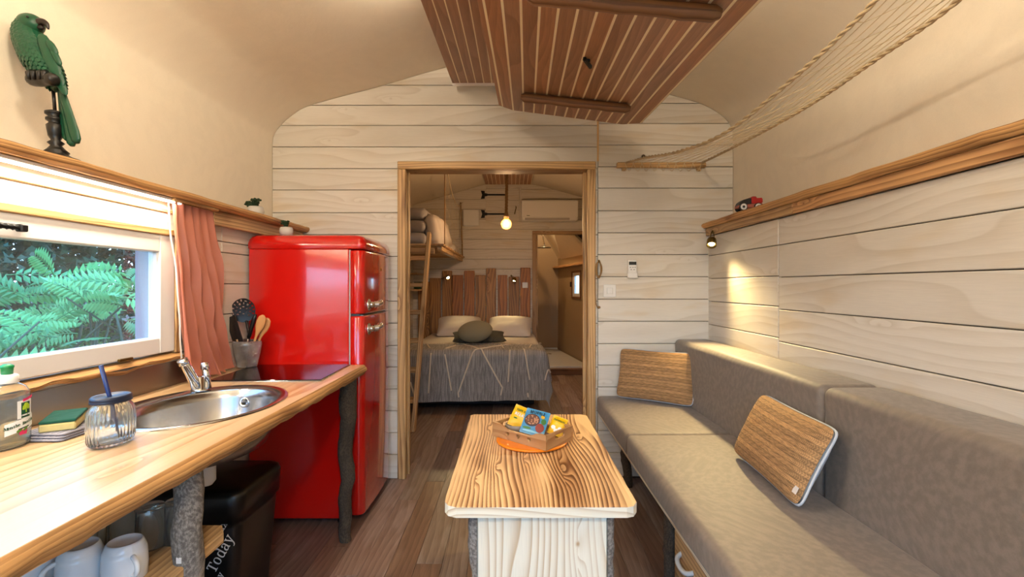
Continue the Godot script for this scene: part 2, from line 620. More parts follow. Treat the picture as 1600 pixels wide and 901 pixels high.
	M.gap = mat("dark_gap", Color(0.30, 0.24, 0.18), 0.9)
	M.outer = mat("grey_cladding", Color(0.45, 0.47, 0.5), 0.8)
	M.lacquer = mat("white_lacquer", Color(0.86, 0.84, 0.82), 0.35)
	M.plastic_white = mat("white_plastic", Color(0.86, 0.85, 0.83), 0.3)
	M.ceramic = mat("white_ceramic", Color(0.88, 0.89, 0.9), 0.12)
	M.red = mat("red_enamel", Color(0.74, 0.07, 0.045), 0.14)
	M.red.clearcoat_enabled = true
	M.red.clearcoat = 0.8
	M.red.clearcoat_roughness = 0.06
	M.chrome = mat("chrome", Color(0.88, 0.88, 0.88), 0.08, 1.0)
	M.steel = mat("brushed_steel", Color(0.66, 0.66, 0.66), 0.22, 1.0)
	M.steel_dull = mat("dull_steel", Color(0.55, 0.53, 0.5), 0.38, 1.0)
	M.brass = mat("antique_brass", Color(0.48, 0.40, 0.22), 0.32, 1.0)
	M.black = mat("black_plastic", Color(0.02, 0.02, 0.022), 0.35)
	M.black_iron = mat("black_iron", Color(0.03, 0.03, 0.035), 0.5, 0.3)
	M.glass_black = mat("black_glass", Color(0.008, 0.008, 0.01), 0.04)
	M.pane = mat("window_pane", Color(0.9, 0.97, 1.0, 0.04), 0.0)
	M.pane.transparency = BaseMaterial3D.TRANSPARENCY_ALPHA
	M.glass = mat("clear_glass", Color(0.97, 1.0, 1.0, 0.03), 0.02)
	M.glass.refraction_enabled = true
	M.glass.refraction_scale = 0.05
	M.glass.transparency = BaseMaterial3D.TRANSPARENCY_ALPHA
	# sofa: sueded taupe leather
	t = cloud_tex(512, 512, 151, Color(0.42, 0.38, 0.34), Color(0.475, 0.43, 0.388), 5.5, 5.5, -0.45, 0.5, 0.03, 5)
	M.suede = mat("taupe_suede", g(1.0), 0.62, 0.0, t, Vector2(0.9, 0.9))
	M.suede.uv1_triplanar = true
	M.suede.uv1_world_triplanar = true
	M.suede.uv1_scale = Vector3(1.1, 1.1, 1.1)
	M.suede.rim_enabled = true
	M.suede.rim = 0.3
	t = jute_tex()
	M.jute = bump(mat("braided_jute", g(1.0), 0.9, 0.0, t, Vector2(0.14, 0.14)), t, 0.3)
	M.canvas = mat("pale_canvas", Color(0.72, 0.74, 0.76), 0.9)
	M.rope = mat("rope", Color(0.55, 0.42, 0.26), 0.9)
	M.twine = mat("net_twine", Color(0.80, 0.72, 0.58), 0.9)
	M.linen = mat("white_linen", Color(0.78, 0.74, 0.70), 0.9)
	M.linen_blue = mat("grey_linen", Color(0.60, 0.58, 0.58), 0.9)

# rows of braided jute: chevrons, one braid 12 mm tall
func jute_tex() -> ImageTexture:
	var s := 512
	var rows := 8
	var n1 := noise(5, 0.02, 3)
	var buf := PackedByteArray()
	buf.resize(s * s * 3)
	for y in s:
		var v := float(y) / s * rows
		var ri := int(v)
		var f := v - ri
		for x in s:
			var u := float(x) / s * 22.0
			var ch := absf(f - 0.5) * 1.2
			var w := fposmod(u + ch + ri * 0.37, 1.0)
			var hgt := (1.0 - 0.7 * pow(absf(2.0 * f - 1.0), 4.0)) * (0.35 + 0.65 * sin(PI * w))
			var q := 0.62 + 0.34 * hgt + 0.07 * sin(ri * 2.4 + 0.7) + 0.22 * n1.get_noise_2d(x * 0.35, y * 3.0)
			var i := (y * s + x) * 3
			buf[i] = int(clampf(0.69 * q, 0, 1) * 255)
			buf[i + 1] = int(clampf(0.53 * q, 0, 1) * 255)
			buf[i + 2] = int(clampf(0.35 * q, 0, 1) * 255)
	return ImageTexture.create_from_image(Image.create_from_data(s, s, false, Image.FORMAT_RGB8, buf))

# the inner outline of the barrel roof above the shelves, left to right
func arch() -> PackedVector2Array:
	var pts := [Vector2(-1.485, 1.50), Vector2(-1.485, 1.8), Vector2(-1.485, 2.06), Vector2(-1.472, 2.13), Vector2(-1.426, 2.195), Vector2(-1.355, 2.255), Vector2(-1.267, 2.305), Vector2(-1.05, 2.368), Vector2(-0.83, 2.425), Vector2(-0.436, 2.54), Vector2(-0.06, 2.61),
		Vector2(0.35, 2.545), Vector2(0.7, 2.455), Vector2(0.95, 2.385), Vector2(1.10, 2.345), Vector2(1.19, 2.313), Vector2(1.27, 2.27), Vector2(1.335, 2.215), Vector2(1.362, 2.16), Vector2(1.37, 2.09), Vector2(1.37, 1.8), Vector2(1.37, 1.50)]
	var o := PackedVector2Array()
	for i in pts.size() - 1:
		var a: Vector2 = pts[max(i - 1, 0)]; var b: Vector2 = pts[i]; var c: Vector2 = pts[i + 1]; var d: Vector2 = pts[min(i + 2, pts.size() - 1)]
		for k in 3:
			o.append(b.cubic_interpolate(c, a, d, k / 3.0))
	o.append(pts[-1])
	return o

func arch_poly(bottom: float, grow := 0.0) -> PackedVector2Array:
	var a := arch()
	var o := PackedVector2Array()
	for i in a.size():
		var t: Vector2 = (a[min(i + 1, a.size() - 1)] - a[max(i - 1, 0)]).normalized()
		o.append(a[i] + Vector2(-t.y, t.x) * grow)
	o.append(Vector2(1.37 + grow, bottom))
	o.append(Vector2(-1.485 - grow, bottom))
	return o

func rect(a: Vector2, b: Vector2) -> PackedVector2Array:
	return PackedVector2Array([a, Vector2(b.x, a.y), b, Vector2(a.x, b.y)])

func shell(called: String, label: String, z0: float, z1: float):
	var s := setting(called, label)
	var a := arch()
	var b := mb().smooth(true)
	var k := a.size()
	var out := arch_poly(1.5, 0.06)
	for i in k - 1:
		b.quad(Vector3(a[i].x, a[i].y, z0), Vector3(a[i].x, a[i].y, z1), Vector3(a[i + 1].x, a[i + 1].y, z1), Vector3(a[i + 1].x, a[i + 1].y, z0), Vector2(), Vector2(), Vector2(), Vector2())
	b.smooth(false)
	for i in k - 1:
		b.quad(Vector3(out[i].x, out[i].y, z1), Vector3(out[i].x, out[i].y, z0), Vector3(out[i + 1].x, out[i + 1].y, z0), Vector3(out[i + 1].x, out[i + 1].y, z1), Vector2(), Vector2(), Vector2(), Vector2())
		for e in [[z0, 0], [z1, 1]]:
			var p := [Vector3(a[i].x, a[i].y, e[0]), Vector3(a[i + 1].x, a[i + 1].y, e[0]), Vector3(out[i + 1].x, out[i + 1].y, e[0]), Vector3(out[i].x, out[i].y, e[0])]
			if e[1]: p.reverse()
			b.quad(p[0], p[1], p[2], p[3], Vector2(), Vector2(), Vector2(), Vector2())
	part("curved_lining", b, M.shell, s)

# planks across the room on a wall facing +z: rows are heights from the top down; holes are cut out
func cross_planks(wall: Node3D, rows: Array, z: float, cuts: Array, hole: PackedVector2Array, bottom := 0.0):
	var outline := arch_poly(bottom, -0.002)
	for i in rows.size() - 1:
		for s in cuts.size() - 1:
			var dy: float = 0.0 if s == 0 else 0.012
			var r := rect(Vector2(cuts[s] + 0.0015, rows[i + 1] + 0.0017 + dy), Vector2(cuts[s + 1] - 0.0015, rows[i] - 0.0017 + dy))
			for poly in Geometry2D.intersect_polygons(r, outline):
				var left := [poly]
				if hole.size():
					left = Geometry2D.clip_polygons(poly, hole)
				for p in left:
					if Geometry2D.triangulate_polygon(p).size() == 0:
						continue
					var b := mb()
					var dz := rnd(-0.0012, 0.0012)
					b.prism(p, z - 0.016, z + dz, 0.0025, Transform3D(), Vector2(rnd(0, 2.4), -rows[i + 1] + rnd(0.02, 0.42)))
					part("plank", b, M.white[R.randi() % 3], wall)

func side_planks(wall: Node3D, x0: float, x1: float, rows: Array, za: float, zb: float, hole := Rect2()):   # hole in (z, y)
	for i in rows.size() - 1:
		var spans := [[za, zb]]
		if hole.has_area() and rows[i + 1] < hole.end.y - 0.01 and rows[i] > hole.position.y + 0.01:
			spans = [[za, hole.position.x], [hole.end.x, zb]]
		for s in spans:
			if s[1] - s[0] < 0.02:
				continue
			var b := mb()
			b.slab(Vector3(x0 + rnd(-0.001, 0.001), rows[i + 1] + 0.0017, s[0] + 0.0015), Vector3(x1, rows[i] - 0.0017, s[1] - 0.0015), 0.0025, 2, Vector2(rnd(0, 2.4), rnd(0.09, 0.5)))
			part("plank", b, M.white[R.randi() % 3], wall)

func build_room():
	R.seed = 12
	# floor of staggered boards
	var f := setting("floor", "grey brown floor of narrow staggered wood boards running to the bedroom")
	part("subfloor", mb().slab(Vector3(-1.48, -0.06, -6.6), Vector3(1.36, -0.012, 1.40), 0), M.gap, f)
	var x := -1.42
	while x < 1.30:
		var z := 1.38 + rnd(0.0, 1.0)
		while z > -6.5:
			var l := rnd(0.9, 1.5)
			var za := minf(z, 1.38)
			var zb := maxf(z - l, -6.5)
			if za - zb > 0.05:
				part("floor_board", mb().slab(Vector3(x + 0.0006, -0.012, zb + 0.0006), Vector3(minf(x + 0.112, 1.30) - 0.0006, rnd(-0.0004, 0.0), za - 0.0006), 0.001, 2, Vector2(rnd(0, 1.6), rnd(0.06, 0.24))), M.floor[R.randi() % M.floor.size()], f)
			z -= l
		x += 0.112
	# partition with the wide doorway
	var w := setting("wall_back", "whitewashed plank partition wall with a wide doorway to the bedroom")
	var door := rect(Vector2(-0.70, -0.1), Vector2(0.51, 1.953))
	for p in Geometry2D.clip_polygons(arch_poly(0.0, 0.055), door):
		part("wall_core", mb().prism(p, -3.055, -2.987, 0.0), M.gap, w)
	var rows := [2.70, 2.564, 2.434, 2.310, 2.185, 2.052, 1.918, 1.785, 1.645, 1.509, 1.374, 1.237, 1.098, 0.961, 0.823, 0.69, 0.555, 0.42, 0.285, 0.15, 0.0]
	cross_planks(w, rows, -2.97, [-1.49, 0.531, 1.39], door)
	part("joint_batten", mb().slab(Vector3(0.526, 1.962, -2.972), Vector3(0.537, 2.45, -2.966), 0.001, 1, roff()), M.burnt_trim, w)
	for p in Geometry2D.clip_polygons(arch_poly(0.0, -0.002), door):
		part("bedroom_face", mb().prism(p, -3.07, -3.056, 0.0), M.white[0], w)
	part("door_stop_hole", mb().tube([Vector3(0.812, 1.992, -2.972), Vector3(0.812, 1.992, -2.964)], 0.012, 14), M.gap, w)
	# far wall of the bedroom
	var wf := setting("wall_far", "whitewashed plank end wall of the bedroom above the headboard")
	var sdoor := rect(Vector2(0.32, -0.1), Vector2(0.99, 1.89))
	for p in Geometry2D.clip_polygons(arch_poly(0.0, 0.055), sdoor):
		part("wall_core", mb().prism(p, -6.535, -6.467, 0.0), M.gap, wf)
	var rf := []
	var y := 2.76
	while y > -0.05:
		rf.append(maxf(y, 0.0))
		y -= 0.134
	cross_planks(wf, rf, -6.45, [-1.49, 1.39], sdoor)
	# side walls below the shelves
	var wl := setting("wall_left", "whitewashed plank left wall below the shelf around the kitchen window")
	for bx in [[-1.418, -0.0, -0.45, 1.40, 0.0, 1.50], [-1.418, 0, -6.5, -1.885, 0.0, 1.50], [-1.418, 0, -1.885, -0.45, 0.0, 0.925], [-1.418, 0, -1.885, -0.45, 1.403, 1.50]]:
		part("wall_core", mb().slab(Vector3(-1.418, bx[4], bx[2]), Vector3(-1.347, bx[5], bx[3]), 0), M.gap, wl)
	var wr := [1.50, 1.378, 1.237, 1.098, 0.955, 0.815, 0.68, 0.545, 0.41, 0.275, 0.14, 0.0]
	var wl_rows := [1.522, 1.478, 1.395, 1.345, 1.201, 1.06, 0.925, 0.80, 0.66, 0.52, 0.38, 0.24, 0.10, 0.0]
	side_planks(wl, -1.33, -1.346, wl_rows, -2.20, 1.38, Rect2(-1.885, 0.925, 1.435, 0.478))
	side_planks(wl, -1.33, -1.346, wl_rows, -2.985, -2.20)
	side_planks(wl, -1.33, -1.346, wr, -6.46, -3.07)
	part("outer_cladding", mb().slab(Vector3(-1.43, -0.1, -6.5), Vector3(-1.419, 0.92, 1.4), 0), M.outer, wl)
	part("lit_batten", mb().slab(Vector3(-1.332, 1.4725, -1.90), Vector3(-1.322, 1.4845, 0.6), 0.002, 2, roff()), M.burnt_trim, wl)
	var wri := setting("wall_right", "whitewashed plank right wall above the sofa back")
	part("wall_core", mb().slab(Vector3(1.233, 0.0, -6.5), Vector3(1.31, 1.50, 1.40), 0), M.gap, wri)
	side_planks(wri, 1.216, 1.232, wr, -2.985, -2.192)
	side_planks(wri, 1.216, 1.232, [1.50, 1.378, 1.231, 1.085, 0.939, 0.79, 0.64, 0.49, 0.34, 0.19, 0.05, 0.0], -2.190, 1.38)
	side_planks(wri, 1.216, 1.232, wr, -6.46, -3.07)
	# ledges that join the lower walls to the wider upper shell
	var led := setting("trim_1", "wooden ledges closing the step between lower wall and upper lining")
	for z in [[1.40, -6.5]]:
		part("ledge", mb().slab(Vector3(-1.545, 1.485, z[1]), Vector3(-1.347, 1.502, z[0]), 0), M.burnt_trim, led)
		part("ledge", mb().slab(Vector3(1.233, 1.485, z[1]), Vector3(1.43, 1.502, z[0]), 0), M.burnt_trim, led)
	shell("ceiling", "cream painted barrel ceiling and upper walls of the living room", 1.36, -2.987)
	shell("ceiling_001", "cream painted barrel ceiling of the bedroom", -3.056, -6.467)
	# wall behind the eye with a glazed double door and two side lights: the room's main daylight
	var rear := setting("wall_front", "wooden entrance wall behind the camera with a glazed opening")
	var hole := rect(Vector2(-1.20, 0.04), Vector2(0.95, 2.05))
	for p in Geometry2D.clip_polygons(arch_poly(-0.06, 0.055), rect(Vector2(-1.20, -0.2), Vector2(0.95, 2.05))):
		part("wall_core", mb().prism(p, 1.36, 1.45, 0.0), M.white[0], rear)
	for xx in [-1.20, -0.13, 0.90]:
		part("door_stile", mb().slab(Vector3(xx, 0.0, 1.38), Vector3(xx + 0.06, 2.05, 1.42), 0.003, 1, roff()), M.lacquer, rear)
	for yy in [0.0, 1.99]:
		part("door_rail", mb().slab(Vector3(-1.14, yy, 1.38), Vector3(0.90, yy + 0.06, 1.42), 0.003, 0, roff()), M.lacquer, rear)
	for xx in [[-1.14, -0.13], [-0.07, 0.90]]:
		part("glass_pane", mb().slab(Vector3(xx[0], 0.06, 1.398), Vector3(xx[1], 1.99, 1.402), 0), M.pane, rear)
	# doorway lining: face boards, reveal boards
	var d := setting("door_1", "wide doorway to the bedroom lined with scorched pine boards")
	part("jamb_board", mb().slab(Vector3(-0.706, 0.0, -2.985), Vector3(-0.655, 1.912, -2.955), 0.004, 1, roff(0.3)), M.burnt_trim, d)
	part("jamb_board", mb().slab(Vector3(0.465, 0.0, -2.985), Vector3(0.516, 1.912, -2.955), 0.004, 1, roff(0.3)), M.burnt_trim, d)
	part("head_board", mb().slab(Vector3(-0.706, 1.913, -2.985), Vector3(0.516, 1.960, -2.955), 0.004, 0, roff(0.3)), M.burnt_trim, d)
	part("reveal_board", mb().slab(Vector3(-0.70, 0.0, -3.10), Vector3(-0.672, 1.93, -2.986), 0.003, 1, roff(0.3)), M.burnt[0], d)
	part("reveal_board", mb().slab(Vector3(0.472, 0.0, -3.10), Vector3(0.51, 1.93, -2.986), 0.003, 1, roff(0.3)), M.burnt[1], d)
	part("reveal_board", mb().slab(Vector3(-0.672, 1.912, -3.10), Vector3(0.472, 1.952, -2.986), 0.003, 0, roff(0.3)), M.burnt[1], d)
	part("stop_strip", mb().slab(Vector3(-0.672, 0.0, -3.07), Vector3(-0.650, 1.912, -3.04), 0.002, 1, roff(0.3)), M.burnt_trim, d)
	part("stop_strip", mb().slab(Vector3(0.450, 0.0, -3.07), Vector3(0.472, 1.912, -3.04), 0.002, 1, roff(0.3)), M.burnt_trim, d)
	# kitchen window
	var k := setting("window_1", "white casement window over the worktop with scorched wood surround")
	part("surround_board", mb().slab(Vector3(-1.40, 1.383, -1.905), Vector3(-1.312, 1.408, 0.1), 0.003, 2, roff(0.3)), M.burnt_trim, k)
	part("surround_board", mb().slab(Vector3(-1.375, 0.93, -1.905), Vector3(-1.315, 1.382, -1.878), 0.003, 1, roff(0.3)), M.burnt_trim, k)
	var sill := mb().smooth(true)
	sill.grid(44, 8, func(u, v):
		var z: float = lerp(-1.905, 0.1, u)
		var wob: float = 0.006 * sin(u * 31.0) + 0.005 * sin(u * 73.0 + 1.0)
		var a: float = TAU * v
		return Vector3(-1.345 + cos(a) * 0.042 + wob * 0.4, 0.913 + sin(a) * 0.019 + (wob if sin(a) < 0 else 0.0), z), Vector2(2.0, 0.14))
	part("sill_board", sill, M.live_edge, k)
	for zz in [[-1.877, -1.797], [-0.55, -0.47]]:
		part("sash_stile", mb().slab(Vector3(-1.365, 0.938, zz[0]), Vector3(-1.318, 1.385, zz[1]), 0.004), M.lacquer, k)
	part("sash_rail", mb().slab(Vector3(-1.365, 0.938, -1.797), Vector3(-1.318, 0.998, -0.55), 0.004), M.lacquer, k)
	part("sash_rail", mb().slab(Vector3(-1.365, 1.318, -1.797), Vector3(-1.318, 1.385, -0.55), 0.004), M.lacquer, k)
	part("glass_pane", mb().slab(Vector3(-1.352, 0.995, -1.80), Vector3(-1.348, 1.32, -0.55), 0), M.pane, k)
	part("glazing_bead", mb().slab(Vector3(-1.346, 0.998, -1.803), Vector3(-1.325, 1.318, -1.793), 0.004), M.lacquer, k)
	part("outer_jamb", mb().slab(Vector3(-1.376, 0.93, -1.885), Vector3(-1.362, 1.40, -1.822), 0.002, 1, roff(0.3)), M.burnt_dark, k)
	part("outer_jamb", mb().slab(Vector3(-1.432, 0.93, -1.885), Vector3(-1.377, 1.40, -1.822), 0.002), mat("blue_grey_paint", Color(0.52, 0.53, 0.56), 0.5), k)
	part("outer_jamb", mb().slab(Vector3(-1.432, 0.93, -0.50), Vector3(-1.377, 1.40, -0.45), 0.002), M.outer, k)
	var tw := mb().smooth(true)
	var pts := []
	for i in 60:
		pts.append(Vector3(-1.306, 1.345, -1.27 + i * 0.004))
	# square bar twisted about its length
	for i in 59:
		for j in 4:
			var a0 := TAU * j / 4 + i * 0.42; var a1 := a0 + TAU / 4
			var b0 := a0 + 0.42; var b1 := a1 + 0.42
			var rr := 0.009
			tw.quad(pts[i] + Vector3(cos(a0), sin(a0), 0) * rr, pts[i] + Vector3(cos(a1), sin(a1), 0) * rr, pts[i + 1] + Vector3(cos(b1), sin(b1), 0) * rr, pts[i + 1] + Vector3(cos(b0), sin(b0), 0) * rr, Vector2(), Vector2(), Vector2(), Vector2())
	tw.smooth(false)
	tw.box(Vector3(-1.306, 1.345, -1.279), Vector3(0.02, 0.02, 0.02), 0.003)
	tw.box(Vector3(-1.312, 1.345, -1.05), Vector3(0.02, 0.05, 0.04), 0.003)
	part("twisted_stay", tw, M.black_iron, k, "black twisted iron stay on the top rail of the sash")
	part("hinge", mb().slab(Vector3(-1.317, 0.936, -1.66), Vector3(-1.308, 0.946, -1.60), 0.002), M.brass, k)

func glow(col: Color, power: float) -> StandardMaterial3D:
	var m := mat("glowing_lamp", col, 0.4)
	m.emission_enabled = true
	m.emission = col
	m.emission_energy_multiplier = power
	return m

func omni(at: Vector3, col: Color, e: float, size := 0.05):
	var l := OmniLight3D.new()
	l.name = "bulb_light"
	l.light_color = col
	l.light_energy = e
	l.light_size = size
	l.omni_range = 12.0
	l.omni_attenuation = 2.0
	l.shadow_enabled = true
	l.position = at
	add_child(l, true)

func spot(at: Vector3, to: Vector3, col: Color, e: float, ang: float, blend := 0.5, size := 0.02):
	var l := SpotLight3D.new()
	l.name = "spot_light"
	l.light_color = col
	l.light_energy = e
	l.light_size = size
	l.spot_range = 10.0
	l.spot_attenuation = 2.0
	l.spot_angle = ang
	l.spot_angle_attenuation = blend
	l.shadow_enabled = true
	add_child(l, true)
	l.look_at_from_position(at, to, Vector3(0.1, 1, 0.03))

func area(at: Vector3, to: Vector3, size: Vector2, col: Color, e: float):
	var l := AreaLight3D.new()
	l.name = "strip_light"
	l.light_color = col
	l.light_energy = e
	l.area_size = size
	l.area_range = 10.0
	l.area_attenuation = 2.0
	l.shadow_enabled = true
	add_child(l, true)
	l.look_at_from_position(at, to, Vector3(0, 0, 1))

# filament globe hanging on a thick rope: ceiling hook at top, bulb centre at c
func rope_lamp(label: String, top: Vector3, c: Vector3, r: float, e: float):
	var o := thing("pendant_lamp", label, "lamp", top, "")
	var rp := mb().smooth(true)
	var pts := []
	var neck := c + Vector3(0, r * 1.95, 0)
	for i in 3:   # three twisted strands
		var ph := TAU * i / 3
		pts = []
		for k in 61:
			var t := k / 60.0
			var p := top.lerp(neck, t)
			var a := ph + t * (top.y - neck.y) * 70.0
			pts.append(p + Vector3(cos(a), 0, sin(a)) * 0.0075)
		rp.tube(pts, 0.0085, 6)
	part("rope", rp, M.rope, o)
	var kn := mb().smooth(true)
	for i in 3:
		var loop := []
		for k in 25:
			var a := TAU * k / 24
			loop.append(top + Vector3(cos(a) * 0.036, -0.11 - 0.03 * i + 0.022 * sin(a + i), sin(a) * 0.03))
		kn.tube(loop, 0.014, 6, false)
	part("knot", kn, M.rope, o)
	part("socket", mb().smooth(true).lathe([Vector2(0, r * 2.4), Vector2(0.014, r * 2.4), Vector2(0.024, r * 1.7), Vector2(0.026, r * 1.15), Vector2(0, r * 1.12)].map(func(p): return p), 16, Transform3D(Basis(), c)), M.rope, o)
	var gl := mat("amber_glass", Color(1.0, 0.72, 0.35, 0.25), 0.02)
	gl.transparency = BaseMaterial3D.TRANSPARENCY_ALPHA
	gl.emission_enabled = true
	gl.emission = Color(1.0, 0.55, 0.15)
	gl.emission_energy_multiplier = 0.25
	var prof := []
	for i in 15:
		var a := -PI / 2 + i * (PI * 0.86) / 14
		prof.append(Vector2(max(0.0, cos(a) * r), sin(a) * r))
	prof.append(Vector2(0.42 * r, r * 1.05))
	prof.append(Vector2(0.42 * r, r * 1.2))
	part("bulb", mb().smooth(true).lathe(prof, 22, Transform3D(Basis(), c)), gl, o)
	var fl := mb().smooth(true)
	for i in 6:
		var a := TAU * i / 6
		fl.tube([c + Vector3(cos(a) * 0.008, r * 0.7, sin(a) * 0.008), c + Vector3(cos(a) * 0.012, 0, sin(a) * 0.012), c + Vector3(cos(a) * 0.006, -r * 0.55, sin(a) * 0.006)], 0.0022, 6)
	part("filament", fl, glow(Color(1.0, 0.78, 0.42), 14.0), o)
	part("cap", mb().smooth(true).lathe([Vector2(0.45 * r, r * 0.98), Vector2(0.45 * r, r * 1.3)], 16, Transform3D(Basis(), c)), M.brass, o)
	omni(c, Color(1.0, 0.86, 0.68) if c.z > -3.0 else Color(1.0, 0.80, 0.58), e, 0.03)

func opal_lamp(label: String, top: Vector3, e: float):
	var o := thing("ceiling_globe", label, "lamp", top)
	part("base", mb().smooth(true).lathe([Vector2(0, -0.03), Vector2(0.05, -0.03), Vector2(0.06, -0.02), Vector2(0.06, 0.0), Vector2(0, 0.0)], 24, Transform3D(Basis(), top)), M.brass, o)
	part("bulb_globe", mb().smooth(true).ball(top - Vector3(0, 0.145, 0), Vector3(0.12, 0.12, 0.12), 28, 16), glow(Color(1.0, 0.93, 0.82), 2.0), o)
	omni(top - Vector3(0, 0.145, 0), Color(1.0, 0.93, 0.82), e, 0.115)

# little brass reading spot on two thin arms: bracket at the wall, head axis aimed at to
func reading_lamp(label: String, root: Vector3, head: Vector3, to: Vector3, e: float, ang := 40.0, on := 30.0) -> Node3D:
	var o := thing("reading_lamp", label, "lamp", root, "")
	var d := (to - head).normalized()
	var bs := Basis.looking_at(d, Vector3(0.1, 1, 0.2)) * Basis(Vector3.RIGHT, PI / 2)     # local -y ... turned so +y points backwards
	bs = Basis(Quaternion(Vector3.UP, -d))
	part("bracket", mb().smooth(true).ball(root, Vector3(0.012, 0.012, 0.012), 10, 6), M.brass, o)
	for s in [-1, 1]:
		var side: Vector3 = bs.x * 0.012 * s
		part("arm", mb().smooth(true).tube(smooth_path([root, root.lerp(head, 0.35) + Vector3(0, 0.018, 0) + side * 0.6, root.lerp(head, 0.7) + side, head - d * 0.012 + side], 5), 0.0026, 6), M.brass, o)
	part("shade", mb().smooth(true).lathe([Vector2(0.0, 0.034), Vector2(0.012, 0.034), Vector2(0.021, 0.03), Vector2(0.026, 0.022), Vector2(0.0275, -0.02), Vector2(0.0255, -0.021), Vector2(0.0245, 0.018), Vector2(0.012, 0.028), Vector2(0, 0.028)], 20, Transform3D(bs, head)), M.brass, o)
	part("lens", mb().smooth(true).lathe([Vector2(0, -0.0125), Vector2(0.014, -0.012), Vector2(0.0165, -0.008), Vector2(0.0165, 0.0), Vector2(0, 0.0)], 16, Transform3D(bs, head)), glow(Color(1.0, 0.93, 0.72), on), o)
	spot(head + d * 0.034, to, Color(1.0, 0.88, 0.62), e, ang, 1.0, 0.03)
	return o

func build_lights():
	R.seed = 5
	# warm light strip under the shelf over the kitchen window
	var o := thing("light_strip", "glowing white light strip under the wooden shelf above the kitchen window", "light", Vector3(-1.29, 1.512, -0.85))
	part("channel", mb().slab(Vector3(-1.30, 1.512, -1.87), Vector3(-1.276, 1.5215, 0.15), 0.001), M.lacquer, o)
	part("diffuser", mb().slab(Vector3(-1.297, 1.506, -1.86), Vector3(-1.279, 1.5115, 0.14), 0.002), glow(Color(1.0, 0.94, 0.84), 9.0), o)
	area(Vector3(-1.288, 1.503, -0.86), Vector3(-1.296, 0.5, -0.86), Vector2(0.018, 1.96), Color(1.0, 0.94, 0.84), LED)
	# warm ceiling globes behind the frame's upper edge
	opal_lamp("round opal ceiling globe over the kitchen side", Vector3(-0.62, 2.47, -0.80), GLOBE)
	opal_lamp("round opal ceiling globe near the entrance", Vector3(0.25, 2.55, 0.75), GLOBE * 2.1)
	# cove strip behind the outer edge of the fixed ceiling panel
	o = thing("light_strip", "cove light strip on the hidden side of the fixed ceiling panel", "light", Vector3(-0.37, 2.40, -1.7))
	part("channel", mb().slab(Vector3(-0.372, 2.452, -2.1), Vector3(-0.356, 2.466, -1.1), 0.001), M.lacquer, o)
	part("diffuser", mb().slab(Vector3(-0.378, 2.453, -2.09), Vector3(-0.3725, 2.465, -1.11), 0.001), glow(Color(1.0, 0.93, 0.82), 6.0), o)
	area(Vector3(-0.381, 2.459, -1.6), Vector3(-0.95, 2.66, -1.6), Vector2(0.012, 0.98), Color(1.0, 0.93, 0.82), COVE)
	rope_lamp("round amber filament bulb hanging on a knotted rope in the bedroom doorway", Vector3(-0.045, 2.50, -4.6), Vector3(-0.055, 1.785, -4.6), 0.05, BEDGLOBE)
	reading_lamp("small brass reading spot under the end of the right shelf", Vector3(1.198, 1.512, -2.86), Vector3(1.150, 1.440, -2.765), Vector3(0.84, 0.52, -2.10), READ, 44.0)

